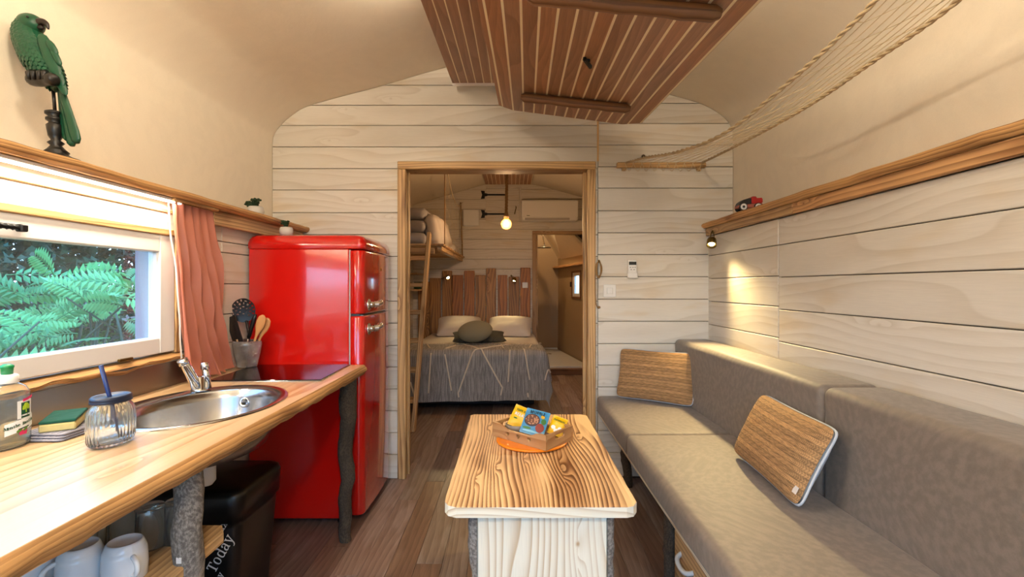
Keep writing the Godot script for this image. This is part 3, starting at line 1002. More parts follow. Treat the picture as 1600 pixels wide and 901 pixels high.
func build_ceiling_panel():
	R.seed = 8
	# the hinged panel hanging lower on the right
	var ax := Vector3(0.98999554, -0.14008144, 0.01691204)
	var t := Vector3(-0.03051211, -0.09551617, 0.99496014)
	var nn := ax.cross(t)
	if nn.y > 0: nn = -nn
	var P0 := Vector3(-0.0734, 2.1856, -2.62)
	var X := Transform3D(Basis(ax, t, nn), P0)
	var o := thing("ceiling_panel", "large lowered teak panel with pale inlaid lines and a long grip, hanging under the roof", "panel", P0)
	var outline := PackedVector2Array([Vector2(0.0, -0.03), Vector2(0.075, -0.095), Vector2(0.695, -0.08), Vector2(0.785, 0.0), Vector2(0.785, 1.50), Vector2(0.72, 1.56), Vector2(0.06, 1.56), Vector2(0.0, 1.5)])
	var lx := here * X
	var b := Mb.new(lx)
	b.prism(outline, -0.045, -0.008, 0.0)
	part("backing_board", b, M.teak[3], o)
	var px := 0.0
	var i := 0
	while px < 0.785:
		var w := 0.0585 if i > 0 else 0.024
		for poly in Geometry2D.intersect_polygons(rect(Vector2(px, -0.2), Vector2(px + w - 0.0085, 1.6)), outline):
			part("teak_strip", Mb.new(lx).prism(poly, -0.008, 0.0, 0.0006, Transform3D(), Vector2(rnd(0, 1.6), rnd(0.05, 0.2) - px), true), M.teak[R.randi() % 4], o)
		for poly in Geometry2D.intersect_polygons(rect(Vector2(px + w - 0.0085, -0.2), Vector2(px + w, 1.6)), outline):
			part("inlay_line", Mb.new(lx).prism(poly, -0.008, -0.0004, 0.0, Transform3D(), Vector2(), true), M.maple, o)
		px += w
		i += 1
	# grips: a long bar with a live edge standing off the panel, and a ridged one nearer the eye
	for hh in [[0.13, 0.265, 0.66, 0.31], [0.16, 1.255, 0.70, 1.29]]:
		var gb := Mb.new(lx).smooth(true)
		gb.grid(26, 10, func(u, v):
			var a: float = TAU * v
			var e: float = 1.0 if u > 0.02 and u < 0.98 else 0.6
			var wv: float = 0.0015 * sin(u * 17.0) + 0.001 * sin(u * 41.0)
			return Vector3(lerp(hh[0], hh[2], u), lerp(hh[1], hh[3], u) + cos(a) * 0.022 * e, 0.024 + signf(sin(a)) * pow(absf(sin(a)), 0.5) * 0.022 * e + (wv if sin(a) > 0 else 0.0)), Vector2(0.6, 0.1))
		part("grip_bar", gb, M.burnt_dark, o)
	var lt := Mb.new(lx)
	lt.box(Vector3(0.392, 0.78, 0.012), Vector3(0.012, 0.085, 0.014), 0.002, 1, Vector2(), Basis(Vector3(0, 0, 1), 0.42))
	lt.box(Vector3(0.392, 0.78, 0.004), Vector3(0.014, 0.02, 0.012), 0.002)
	part("latch", lt, M.black_iron, o)
	# hangers up to the roof
	for q in [[0.12, 0.25], [0.66, 0.25], [0.12, 1.3], [0.66, 1.3]]:
		var p: Vector3 = X * Vector3(q[0], q[1], -0.045)
		part("hanger", mb().smooth(true).tube([p, Vector3(p.x, 2.585 - 0.27 * absf(p.x + 0.06) + 0.02, p.z)], 0.008, 8), M.black_iron, o)
	# cove strip along the panel's high outer edge, hidden from below
	var cs := thing("light_strip", "cove light strip lying on the outer edge of the lowered ceiling panel", "light", X * Vector3(0.745, 0.9, -0.046))
	var cx := here * X
	part("channel", Mb.new(cx).slab(Vector3(0.735, 0.45, -0.068), Vector3(0.752, 1.45, -0.0455), 0.0005), M.lacquer, cs)
	part("diffuser", Mb.new(cx).slab(Vector3(0.752, 0.46, -0.067), Vector3(0.756, 1.44, -0.0465), 0.001), glow(Color(1.0, 0.93, 0.82), 6.0), cs)
	var cp: Vector3 = X * Vector3(0.758, 0.95, -0.058)
	area(cp, cp + Vector3(0.7, 0.32, 0.0), Vector2(0.018, 0.98), Color(1.0, 0.93, 0.82), COVE * 0.5)
	# the fixed panel beside it
	var t2 := Vector3(0.0, -0.0985, 0.9951)
	var X2 := Transform3D(Basis(Vector3.RIGHT, t2, Vector3.RIGHT.cross(t2)), Vector3(-0.355, 2.40, -2.86))
	var q := thing("ceiling_panel", "narrower fixed teak panel with fine pale lines, beside and above the lowered panel", "panel", X2.origin)
	lx = here * X2
	part("backing_board", Mb.new(lx).prism(rect(Vector2(0, 0), Vector2(0.80, 1.8)), -0.05, -0.006, 0.0), M.teak[3], q)
	part("white_edge", Mb.new(lx).prism(rect(Vector2(0, -0.008), Vector2(0.80, 0.0)), -0.05, 0.014, 0.001), M.lacquer, q)
	px = 0.0
	for k in 17:
		var w := 0.0475
		part("teak_strip", Mb.new(lx).prism(rect(Vector2(px, 0), Vector2(px + w - 0.0055, 1.8)), -0.006, 0.0, 0.0005, Transform3D(), Vector2(rnd(0, 1.6), rnd(0.05, 0.2) - px), true), M.teak[[1, 3, 1, 0][R.randi() % 4]], q)
		part("inlay_line", Mb.new(lx).prism(rect(Vector2(px + w - 0.0055, 0), Vector2(px + w, 1.8)), -0.006, -0.0003, 0.0, Transform3D(), Vector2(), true), M.maple, q)
		px += w
	for s in [[-0.355, -0.345], [0.435, 0.445]]:
		var c := Mb.new(here)
		c.prism(PackedVector2Array([Vector2(2.86, 2.40), Vector2(1.07, 2.223), Vector2(1.07, 2.47), Vector2(2.86, 2.47)]), 0.0, 0.01, 0.0, Transform3D(Basis(Vector3(0, 0, -1), Vector3.UP, Vector3.RIGHT), Vector3(s[0], 0, 0)))
		part("side_board", c, M.teak[3], q)

func ell(cx: float, cz: float, rx: float, rz: float, y: float, n := 56) -> Array:   # a level ellipse, counter-clockwise from above
	var o := []
	for i in n:
		var a := TAU * i / n
		o.append(Vector3(cx + cos(a) * rx, y, cz - sin(a) * rz))
	return o

# a rough round branch between two points
func branch(b: Mb, p0: Vector3, p1: Vector3, r0: float, r1: float, sd: int, sides := 14, n := 22, rough := 0.12, bend := 0.012):
	var nz := noise(sd, 1.0, 3)
	var rings := []
	for i in n + 1:
		var t := float(i) / n
		var c := p0.lerp(p1, t) + Vector3(nz.get_noise_2d(t * 3.0, 5.0), 0, nz.get_noise_2d(t * 3.0, 50.0)) * bend
		var ring := []
		for j in sides:
			var a := TAU * j / sides
			var r: float = lerp(r0, r1, t) * (1.0 + rough * 2.0 * nz.get_noise_3d(cos(a) * 1.3, t * 5.0, sin(a) * 1.3))
			ring.append(c + Vector3(cos(a) * r, 0, -sin(a) * r))
		rings.append(ring)
	b.smooth(true)
	b.loft(rings)
	b.smooth(false)
	b.fan(rings[0], true)
	b.fan(rings[-1])

func build_kitchen():
	R.seed = 21
	const T := 0.802
	# worktop of two glued boards with a live edge
	var w := thing("worktop", "pale pine worktop of two boards with a live edge on bark posts under the window", "worktop", Vector3(-0.77, 0, -1.16))
	var hole := PackedVector2Array()
	for p in ell(-1.005, -1.57, 0.205, 0.262, 0.0, 40):
		hole.append(Vector2(p.x, -p.z))
	var up := Transform3D(Basis(Vector3.RIGHT, Vector3(0, 0, -1), Vector3.UP), Vector3.ZERO)     # polygon (x, depth) lying flat
	for s in [[-1.329, -1.0705], [-1.0695, -0.732]]:
		for p in Geometry2D.clip_polygons(rect(Vector2(s[0], -0.35), Vector2(s[1], 2.376)), hole):
			part("board", mb().prism(p, T - 0.045, T, 0.0012, up, Vector2(rnd(0, 2), 0.0 if s[0] < -1.2 else 1.19), true), M.worktop, w)
	var le := mb().smooth(true)
	var nz := noise(4, 1.0, 2)
	le.grid(70, 7, func(u, v):
		var z: float = lerp(0.35, -2.376, u)
		var k := nz.get_noise_2d(z * 2.3, 0.0)
		var k2 := nz.get_noise_2d(z * 9.0, 40.0)
		var prof: float = 0.012 * sin(PI * clampf(v * 1.05, 0, 1)) + 0.012 * v * (1.0 - v)
		return Vector3(-0.732 + prof * (1.0 + 1.1 * k) + 0.004 * k2 * sin(PI * v), T - 0.001 - v * (0.046 + 0.006 * k2 * (1.0 if v > 0.5 else 0.0)), z), Vector2(2.7, 0.07), true)
	part("live_edge", le, M.live_edge, w)
	part("end_grain", mb().slab(Vector3(-1.329, T - 0.045, -2.379), Vector3(-0.735, T - 0.001, -2.3755), 0.0), M.live_edge, w)
	var lb := mb()
	branch(lb, Vector3(-0.775, 0.0, -2.25), Vector3(-0.765, T - 0.045, -2.23), 0.027, 0.037, 9, 12, 26, 0.16, 0.02)
	part("branch_leg", lb, M.bark_dark, w, "slim dark weathered branch leg beside the fridge")
	lb = mb()
	branch(lb, Vector3(-0.785, 0.0, -1.16), Vector3(-0.78, T - 0.045, -1.16), 0.034, 0.031, 17, 16, 26, 0.07, 0.01)
	part("post", lb, M.bark, w, "thick grey bark post through the low shelf")
	part("sticker", mb().box(Vector3(-0.780, 0.548, -1.1235), Vector3(0.012, 0.014, 0.001), 0.0), M.lacquer, w)
	# splashback
	single("splashback", M.steel_dull, Vector3(-1.328, T, -1.0), "dull steel sheet standing behind the worktop under the window", "panel", func(b): b.slab(Vector3(-1.329, T + 0.001, -2.0), Vector3(-1.3255, 0.897, 0.1), 0.0005))
	# oval inset sink
	var s := thing("sink", "oval stainless steel sink let into the pine worktop", "sink", Vector3(-1.01, T, -1.575))
	var n := 64
	var rings := [ell(-1.012, -1.575, 0.240, 0.300, T + 0.0005, n), ell(-1.012, -1.575, 0.238, 0.298, T + 0.004, n), ell(-1.011, -1.575, 0.228, 0.288, T + 0.006, n), ell(-0.998, -1.565, 0.204, 0.262, T + 0.004, n), ell(-0.995, -1.562, 0.195, 0.252, T - 0.004, n), ell(-0.995, -1.562, 0.189, 0.245, T - 0.03, n), ell(-0.995, -1.562, 0.180, 0.235, T - 0.10, n), ell(-0.995, -1.562, 0.163, 0.212, T - 0.138, n), ell(-0.995, -1.562, 0.12, 0.16, T - 0.152, n), ell(-0.995, -1.562, 0.03, 0.03, T - 0.156, n)]
	var b := mb().smooth(true).loft(rings)
	b.fan(rings[-1])
	var outer := [ell(-0.995, -1.562, 0.032, 0.032, T - 0.159, n), ell(-0.995, -1.562, 0.122, 0.162, T - 0.155, n), ell(-0.995, -1.562, 0.167, 0.217, T - 0.14, n), ell(-0.995, -1.562, 0.184, 0.239, T - 0.10, n), ell(-0.995, -1.562, 0.193, 0.249, T - 0.03, n), ell(-0.995, -1.562, 0.199, 0.255, T + 0.0, n)]
	b.loft(outer)
	part("basin", b, M.steel, s)
	part("overflow", mb().smooth(true).lathe([Vector2(0.0, 0.001), Vector2(0.010, 0.001), Vector2(0.012, 0.004), Vector2(0.018, 0.004), Vector2(0.019, 0.0)], 20, Transform3D(Basis(Quaternion(Vector3.UP, Vector3(0.05, 0.25, 1).normalized())), Vector3(-1.005, T - 0.048, -1.803))), M.chrome, s)
	part("overflow_slot", mb().box(Vector3(-1.005, T - 0.048, -1.798), Vector3(0.012, 0.004, 0.004), 0.0), M.black, s)
	part("drain", mb().smooth(true).lathe([Vector2(0.028, -0.0), Vector2(0.03, 0.004), Vector2(0.02, 0.006), Vector2(0.0, 0.007)], 20, Transform3D(Basis(), Vector3(-0.995, T - 0.157, -1.562))), M.chrome, s)
	part("waste_trap", mb().smooth(true).lathe([Vector2(0.0, -0.10), Vector2(0.018, -0.098), Vector2(0.028, -0.085), Vector2(0.028, -0.03), Vector2(0.034, -0.025), Vector2(0.034, 0.0), Vector2(0, 0.0)], 20, Transform3D(Basis(), Vector3(-0.995, T - 0.159, -1.562))), M.plastic_white, s)
	# tap
	var tp := thing("tap", "chrome mixer tap with slanted spout on the far rim of the sink", "tap", Vector3(-1.155, T + 0.005, -1.765))
	part("base", mb().smooth(true).lathe([Vector2(0.028, 0.0), Vector2(0.028, 0.006), Vector2(0.024, 0.01), Vector2(0.021, 0.05), Vector2(0.019, 0.052), Vector2(0, 0.053)], 24, Transform3D(Basis(), Vector3(-1.15, T + 0.005, -1.767))), M.chrome, tp)
	part("spout", mb().smooth(true).tube([Vector3(-1.15, T + 0.008, -1.762), Vector3(-1.158, T + 0.05, -1.745), Vector3(-1.172, T + 0.105, -1.722), Vector3(-1.175, T + 0.118, -1.717)], [0.02, 0.0175, 0.0165, 0.0155], 18), M.chrome, tp)
	part("aerator", mb().smooth(true).tube([Vector3(-1.1735, T + 0.110, -1.7195), Vector3(-1.1775, T + 0.126, -1.7135)], 0.0185, 18), M.chrome, tp)
	part("lever", mb().smooth(true).tube([Vector3(-1.128, T + 0.01, -1.775), Vector3(-1.13, T + 0.06, -1.775), Vector3(-1.134, T + 0.092, -1.773)], [0.015, 0.0125, 0.0115], 16), M.chrome, tp)
	part("lever_cap", mb().smooth(true).lathe([Vector2(0.0135, -0.008), Vector2(0.0145, 0.0), Vector2(0.0145, 0.012), Vector2(0.011, 0.017), Vector2(0, 0.018)], 18, Transform3D(Basis(), Vector3(-1.134, T + 0.09, -1.773))), M.chrome, tp)
	# hob
	var h := thing("hob", "flush black glass hob on the worktop between sink and fridge", "hob", Vector3(-1.01, T + 0.0005, -2.15))
	part("glass_top", mb().box(Vector3(-1.015, T + 0.004, -2.148), Vector3(0.455, 0.006, 0.39), 0.0015, 2, Vector2(), Basis(Vector3.UP, 0.035)), M.glass_black, h)
	part("rim", mb().box(Vector3(-1.015, T + 0.0015, -2.148), Vector3(0.461, 0.003, 0.396), 0.001, 2, Vector2(), Basis(Vector3.UP, 0.035)), M.steel, h)
	# pot of utensils
	var hb := cloud_tex(256, 256, 31, g(0.2), g(0.9), 9.0, 9.0, -0.25, 0.25, 0.0, 1)
	var hm := bump(mat("hammered_steel", Color(0.72, 0.72, 0.72), 0.26, 1.0, null), hb, 0.25)
	hm.uv1_scale = Vector3(4, 18, 1)
	var u := thing("utensil_pot", "hammered silver pot standing at the back of the hob against the fridge", "pot", Vector3(-1.255, T + 0.007, -2.275))
	var uc := Transform3D(Basis(), Vector3(-1.255, T + 0.0075, -2.275))
	part("pot_body", mb().smooth(true).lathe([Vector2(0, 0), Vector2(0.038, 0), Vector2(0.043, 0.004), Vector2(0.056, 0.06), Vector2(0.063, 0.105), Vector2(0.061, 0.12), Vector2(0.056, 0.124), Vector2(0.053, 0.12), Vector2(0.056, 0.1), Vector2(0.05, 0.06), Vector2(0.036, 0.01), Vector2(0, 0.01)], 40, uc), hm, u)
	var ub := Vector3(-1.255, T + 0.02, -2.275)
	var sk := thing("skimmer", "black perforated skimmer standing in the silver utensil pot", "utensil", ub)
	var shead := Vector3(-1.287, 1.075, -2.30)
	part("handle", mb().smooth(true).tube(smooth_path([ub + Vector3(0.012, 0, 0.005), Vector3(-1.248, 0.95, -2.278), Vector3(-1.268, 1.02, -2.295)]), [0.005], 8) if false else mb().smooth(true).tube(smooth_path([ub + Vector3(0.012, 0.0, 0.005), Vector3(-1.248, 0.95, -2.278), Vector3(-1.272, 1.025, -2.296)], 6), 0.0055, 8), M.black, sk)
	# the disc: rings of material around real holes
	var disc := mb()
	var dn := Basis.looking_at(Vector3(-0.35, 0.1, -1).normalized(), Vector3.UP)
	var dpoly := PackedVector2Array()
	for i in 36:
		dpoly.append(Vector2(cos(TAU * i / 36) * 0.052, sin(TAU * i / 36) * 0.058))
	var dx := Transform3D(dn, shead)
	var cuts := []
	for ring in [[0.016, 6], [0.031, 11], [0.044, 15]]:
		for i in ring[1]:
			var a: float = TAU * i / ring[1] + ring[0] * 30.0
			if sin(a) * ring[0] < -0.022: continue
			cuts.append(Vector2(cos(a) * ring[0], sin(a) * ring[0] * 1.08))
	# cells of a polar grid, leaving the holes out
	for i in 12:
		for j in 48:
			var r0 := i / 12.0; var r1 := (i + 1) / 12.0
			var a0 := TAU * j / 48; var a1 := TAU * (j + 1) / 48
			var mid := Vector2(cos((a0 + a1) / 2) * 0.052, sin((a0 + a1) / 2) * 0.058) * (r0 + r1) / 2
			var skip := false
			for c in cuts:
				if c.distance_to(mid) < 0.0038: skip = true
			if skip: continue
			var q := []
			for k in [[r0, a0], [r1, a0], [r1, a1], [r0, a1]]:
				q.append(Vector2(cos(k[1]) * 0.052, sin(k[1]) * 0.058) * k[0])
			var dp := []
			for p in q: dp.append(dx * Vector3(p.x, p.y, -0.25 * (p.length_squared() / 0.058) * -0.3))
			disc.quad(dp[0], dp[1], dp[2], dp[3], Vector2(), Vector2(), Vector2(), Vector2())
			var off: Vector3 = dn.z * -0.002
			disc.quad(dp[3] + off, dp[2] + off, dp[1] + off, dp[0] + off, Vector2(), Vector2(), Vector2(), Vector2())
	part("perforated_disc", disc, M.black, sk)
	var sp := thing("spatula", "dark brown flat spatula leaning in the utensil pot next to the curtain", "utensil", ub)
	part("blade", mb().box(Vector3(-1.308, 0.985, -2.262), Vector3(0.05, 0.13, 0.004), 0.0015, 1, Vector2(), Basis(Vector3(0, 0, 1), 0.3)), tinted(M.burnt_dark, Color(0.16, 0.11, 0.09)), sp)
	part("handle", mb().smooth(true).tube([ub + Vector3(-0.01, 0.0, 0.008), Vector3(-1.296, 0.94, -2.264)], 0.006, 8), M.burnt[0], sp)
	var kn := thing("spoon", "utensil with black handle leaning out of the silver pot towards the fridge", "utensil", ub)
	part("shaft", mb().smooth(true).tube([ub + Vector3(-0.012, 0.0, 0.01), Vector3(-1.243, 0.945, -2.262)], 0.003, 8), M.chrome, kn)
	part("handle", mb().smooth(true).tube([Vector3(-1.243, 0.945, -2.262), Vector3(-1.239, 0.953, -2.261), Vector3(-1.208, 1.04, -2.25), Vector3(-1.2, 1.058, -2.248)], [0.006, 0.009, 0.0105, 0.005], 10), M.black, kn)
	for k in 2:
		var sp2 := thing("wooden_spoon", ["light wooden spatula leaning furthest out of the silver pot", "second wooden spoon half hidden behind the light wooden spatula"][k], "utensil", ub)
		var tip := Vector3(-1.163 + 0.012 * k, 1.055 - 0.016 * k, -2.245 - 0.022 * k)
		var d := (tip - ub).normalized()
		var bl := mb().smooth(true)
		var side := d.cross(Vector3(0.2, 0, 1)).normalized()
		var nrm := side.cross(d)
		var rr := []
		var p0 := ub + Vector3(0.005, 0.0, 0.012 - 0.02 * k)
		var hw := [0.005, 0.0055, 0.0055, 0.006, 0.010, 0.019, 0.021, 0.016, 0.006]
		var tt := [0.0, 0.3, 0.5, 0.58, 0.66, 0.76, 0.86, 0.96, 1.0]
		for i in 9:
			var c: Vector3 = p0.lerp(tip, tt[i])
			var rg := []
			for j in 12:
				var a := TAU * j / 12
				rg.append(c + side * cos(a) * hw[i] + nrm * sin(a) * minf(0.0045, hw[i]))
			rr.append(rg)
		bl.loft(rr); bl.fan(rr[0], true); bl.fan(rr[-1])
		part("spoon_body", bl, mat("beech", Color(0.72, 0.50, 0.29), 0.55), sp2)
	# washing-up bottle: oval, broad side to the room
	var bt := thing("dish_soap_bottle", "clear washing-up liquid bottle with green cap and printed label beside the sponge", "bottle", Vector3(-1.215, T + 0.0005, -1.155))
	var bx := Transform3D(Basis(), Vector3(-1.215, T + 0.001, -1.155))
	var prof := [Vector2(0, 0), Vector2(0.044, 0), Vector2(0.049, 0.004), Vector2(0.050, 0.02), Vector2(0.050, 0.11), Vector2(0.048, 0.128), Vector2(0.040, 0.142), Vector2(0.026, 0.151), Vector2(0.017, 0.155), Vector2(0.016, 0.158)]
	var inn := []
	for i in range(prof.size() - 1, -1, -1):
		inn.append(Vector2(maxf(0.0, prof[i].x - 0.0018), prof[i].y + (0.0018 if i < 2 else 0.0)))
	var sqz := Vector2(0.62, 1.0)
	part("bottle_body", mb().smooth(true).lathe(prof + inn, 40, bx, sqz), M.glass, bt)
	var liq := mat("pale_soap", Color(0.96, 0.93, 0.82, 0.12), 0.02)
	liq.refraction_enabled = true
	liq.refraction_scale = 0.033
	liq.transparency = BaseMaterial3D.TRANSPARENCY_ALPHA
	part("soap", mb().smooth(true).lathe([Vector2(0, 0.0025), Vector2(0.042, 0.0025), Vector2(0.0474, 0.006), Vector2(0.0474, 0.06), Vector2(0, 0.06)], 40, bx, sqz), liq, bt)
	part("collar", mb().smooth(true).lathe([Vector2(0, 0.1545), Vector2(0.0205, 0.1545), Vector2(0.0215, 0.157), Vector2(0.0205, 0.172), Vector2(0.017, 0.175), Vector2(0, 0.176)], 28, bx), M.plastic_white, bt)
	var green := mat("green_plastic", Color(0.0, 0.48, 0.26), 0.35)
	part("cap", mb().smooth(true).lathe([Vector2(0, 0.1755), Vector2(0.0105, 0.1755), Vector2(0.0115, 0.19), Vector2(0.013, 0.192), Vector2(0.0125, 0.196), Vector2(0.006, 0.2), Vector2(0, 0.2005)], 22, bx), green, bt)
	bottle_label(bt, Vector3(-1.215, T, -1.155))
	# glass drinking jar with ribbed oval body, blue lid and straw
	var jr := thing("drinking_jar", "ribbed clear glass jar with blue lid and straw on the worktop", "jar", Vector3(-0.985, T + 0.0005, -1.18))
	var jx := Transform3D(Basis(), Vector3(-0.985, T + 0.001, -1.18))
	var rib := func(a, y): return 1.0 + (0.022 * cos(a * 30.0) if y > 0.012 and y < 0.086 else 0.0)
	var jp := [Vector2(0, 0), Vector2(0.044, 0), Vector2(0.051, 0.006), Vector2(0.054, 0.014), Vector2(0.0555, 0.05), Vector2(0.054, 0.082), Vector2(0.049, 0.094), Vector2(0.042, 0.102), Vector2(0.041, 0.113)]
	var ji := [Vector2(0.038, 0.113), Vector2(0.039, 0.101), Vector2(0.046, 0.092), Vector2(0.0505, 0.08), Vector2(0.0515, 0.05), Vector2(0.05, 0.016), Vector2(0.04, 0.009), Vector2(0, 0.009)]
	part("jar_body", mb().smooth(true).lathe(jp + ji, 120, jx, Vector2(0.76, 1.0), rib), M.glass, jr)
	var blue := mat("navy_paint", Color(0.05, 0.115, 0.21), 0.38)
	part("lid", mb().smooth(true).lathe([Vector2(0.0, 0.1135), Vector2(0.0435, 0.1135), Vector2(0.0455, 0.1045), Vector2(0.0465, 0.1045), Vector2(0.0465, 0.109), Vector2(0.0455, 0.1105), Vector2(0.0465, 0.112), Vector2(0.0465, 0.117), Vector2(0.043, 0.12), Vector2(0.036, 0.1195), Vector2(0.034, 0.118), Vector2(0, 0.118)], 40, jx, Vector2(0.82, 1.0)), blue, jr)
	part("straw", mb().smooth(true).tube([Vector3(-0.968, T + 0.012, -1.185), Vector3(-0.985, T + 0.118, -1.175), Vector3(-0.998, T + 0.196, -1.165)], 0.0048, 12), mat("blue_straw", Color(0.02, 0.14, 0.36), 0.35), jr)
	# folded cloth and sponge
	var cl := thing("dishcloth", "folded grey striped dishcloth under the sponge beside the bottle", "cloth", Vector3(-1.19, T, -1.27))
	var stripe := Image.create(64, 64, false, Image.FORMAT_RGB8)
	for yy in 64:
		for xx in 64:
			var dk := (xx % 16 < 3) or (xx % 16 > 6 and xx % 16 < 8)
			stripe.set_pixel(xx, yy, Color(0.16, 0.17, 0.22) if dk else (Color(0.62, 0.61, 0.64) if (xx + yy) % 2 else Color(0.5, 0.5, 0.54)))
	var cm := mat("striped_cotton", g(1.0), 0.95, 0.0, ImageTexture.create_from_image(stripe), Vector2(0.06, 0.06))
	for k in 3:
		var cb := mb().smooth(true)
		var y0 := T + 0.001 + k * 0.0065
		var pol := rounded(0.13 - 0.006 * k, 0.15 - 0.008 * k, 0.012, 3)
		var ri := []
		for lv in [[0.94, 0.0], [1.0, 0.002], [1.0, 0.0045], [0.95, 0.0062]]:
			var rg := []
			for p in pol:
				rg.append(Vector3(-1.185 + p.x * lv[0] + 0.003 * k, y0 + lv[1] + 0.0008 * sin(p.x * 60.0 + k), -1.265 - p.y * lv[0]))
			ri.append(rg)
		cb.loft(ri); cb.fan(ri[0], true); cb.fan(ri[-1])
		part("fold", cb, cm, cl)
	var sg := thing("sponge", "yellow sponge with green scouring pad lying on the folded cloth", "sponge", Vector3(-1.175, T + 0.021, -1.265))
	var sbs := Basis(Vector3.UP, 0.5) * Basis(Vector3(1, 0, 0.2).normalized(), 0.05)
	part("foam", mb().box(Vector3(-1.18, T + 0.0325, -1.265), Vector3(0.072, 0.02, 0.108), 0.003, 2, Vector2(), sbs), bump(mat("yellow_foam", Color(0.74, 0.68, 0.45), 0.95), hb, 0.1), sg)
	part("scouring_pad", mb().box(Vector3(-1.18, T + 0.0465, -1.265), Vector3(0.072, 0.0075, 0.108), 0.002, 2, Vector2(), sbs), bump(mat("green_scourer", Color(0.0, 0.26, 0.20), 0.95), hb, 0.1), sg)
	# low shelf with cups and glasses
	var sh := thing("low_shelf", "thick pine shelf board with scorched edge under the worktop", "shelf", Vector3(-1.05, 0.505, -0.6))
	var lo := mb()
	var lp := PackedVector2Array([Vector2(-1.328, -0.3), Vector2(-0.775, -0.3), Vector2(-0.772, 1.285), Vector2(-0.80, 1.325), Vector2(-1.328, 1.33)])
	lo.prism(lp, 0.505, 0.532, 0.003, up, Vector2(0.3, 1.05), true)
	part("board", lo, M.burnt[0], sh)
	cups()
	# black waste bin
	var bn := thing("waste_bin", "black waste bin with white handwritten lettering under the sink", "bin", Vector3(-1.07, 0, -1.74))
	var bm := mat("black_bin", Color(0.018, 0.018, 0.02), 0.28)
	var br := []
	for lv in [[0.0, 0.245, 0.235, 0.03], [0.004, 0.25, 0.24, 0.03], [0.38, 0.298, 0.288, 0.035], [0.40, 0.30, 0.29, 0.035], [0.402, 0.316, 0.306, 0.04], [0.485, 0.326, 0.316, 0.045], [0.50, 0.318, 0.308, 0.045], [0.505, 0.30, 0.29, 0.04]]:
		var rg := []
		for p in rounded(lv[1], lv[2], lv[3], 5):
			rg.append(Vector3(-1.07 + p.x * 1.06, lv[0] + 0.001, -1.74 - p.y))
		br.append(rg)
	var bb := mb().smooth(true).loft(br)
	bb.fan(br[0], true)
	part("bin_body", bb, bm, bn)
	var lid := mb().smooth(true)
	lid.loft([br[-1], br[-1].map(func(p): return Vector3((p.x + 1.07) * 0.9 - 1.07, p.y + 0.006, (p.z + 1.74) * 0.9 - 1.74))])
	lid.fan(br[-1].map(func(p): return Vector3((p.x + 1.07) * 0.9 - 1.07, p.y + 0.006, (p.z + 1.74) * 0.9 - 1.74)))
	part("lid", lid, bm, bn)
	var tx := Transform3D(Basis(Vector3.UP, 0.0) * Basis(Vector3.RIGHT, 0.068) * Basis(Vector3(0, 0, 1), 1.05), Vector3(-0.972, 0.30, -1.5995))
	var tb := mb()
	tb.text("Today", 0.048, tx, false, 0.001, true)
	tb.text("relax", 0.032, Transform3D(tx.basis, Vector3(-0.972, 0.375, -1.5945)), false, 0.001, true)
	tb.text("enjoy", 0.028, Transform3D(tx.basis, Vector3(-0.99, 0.20, -1.6065)), false, 0.001, true)
	part("lettering", tb, mat("white_print", Color(0.8, 0.78, 0.78), 0.6), bn)
	curtain()

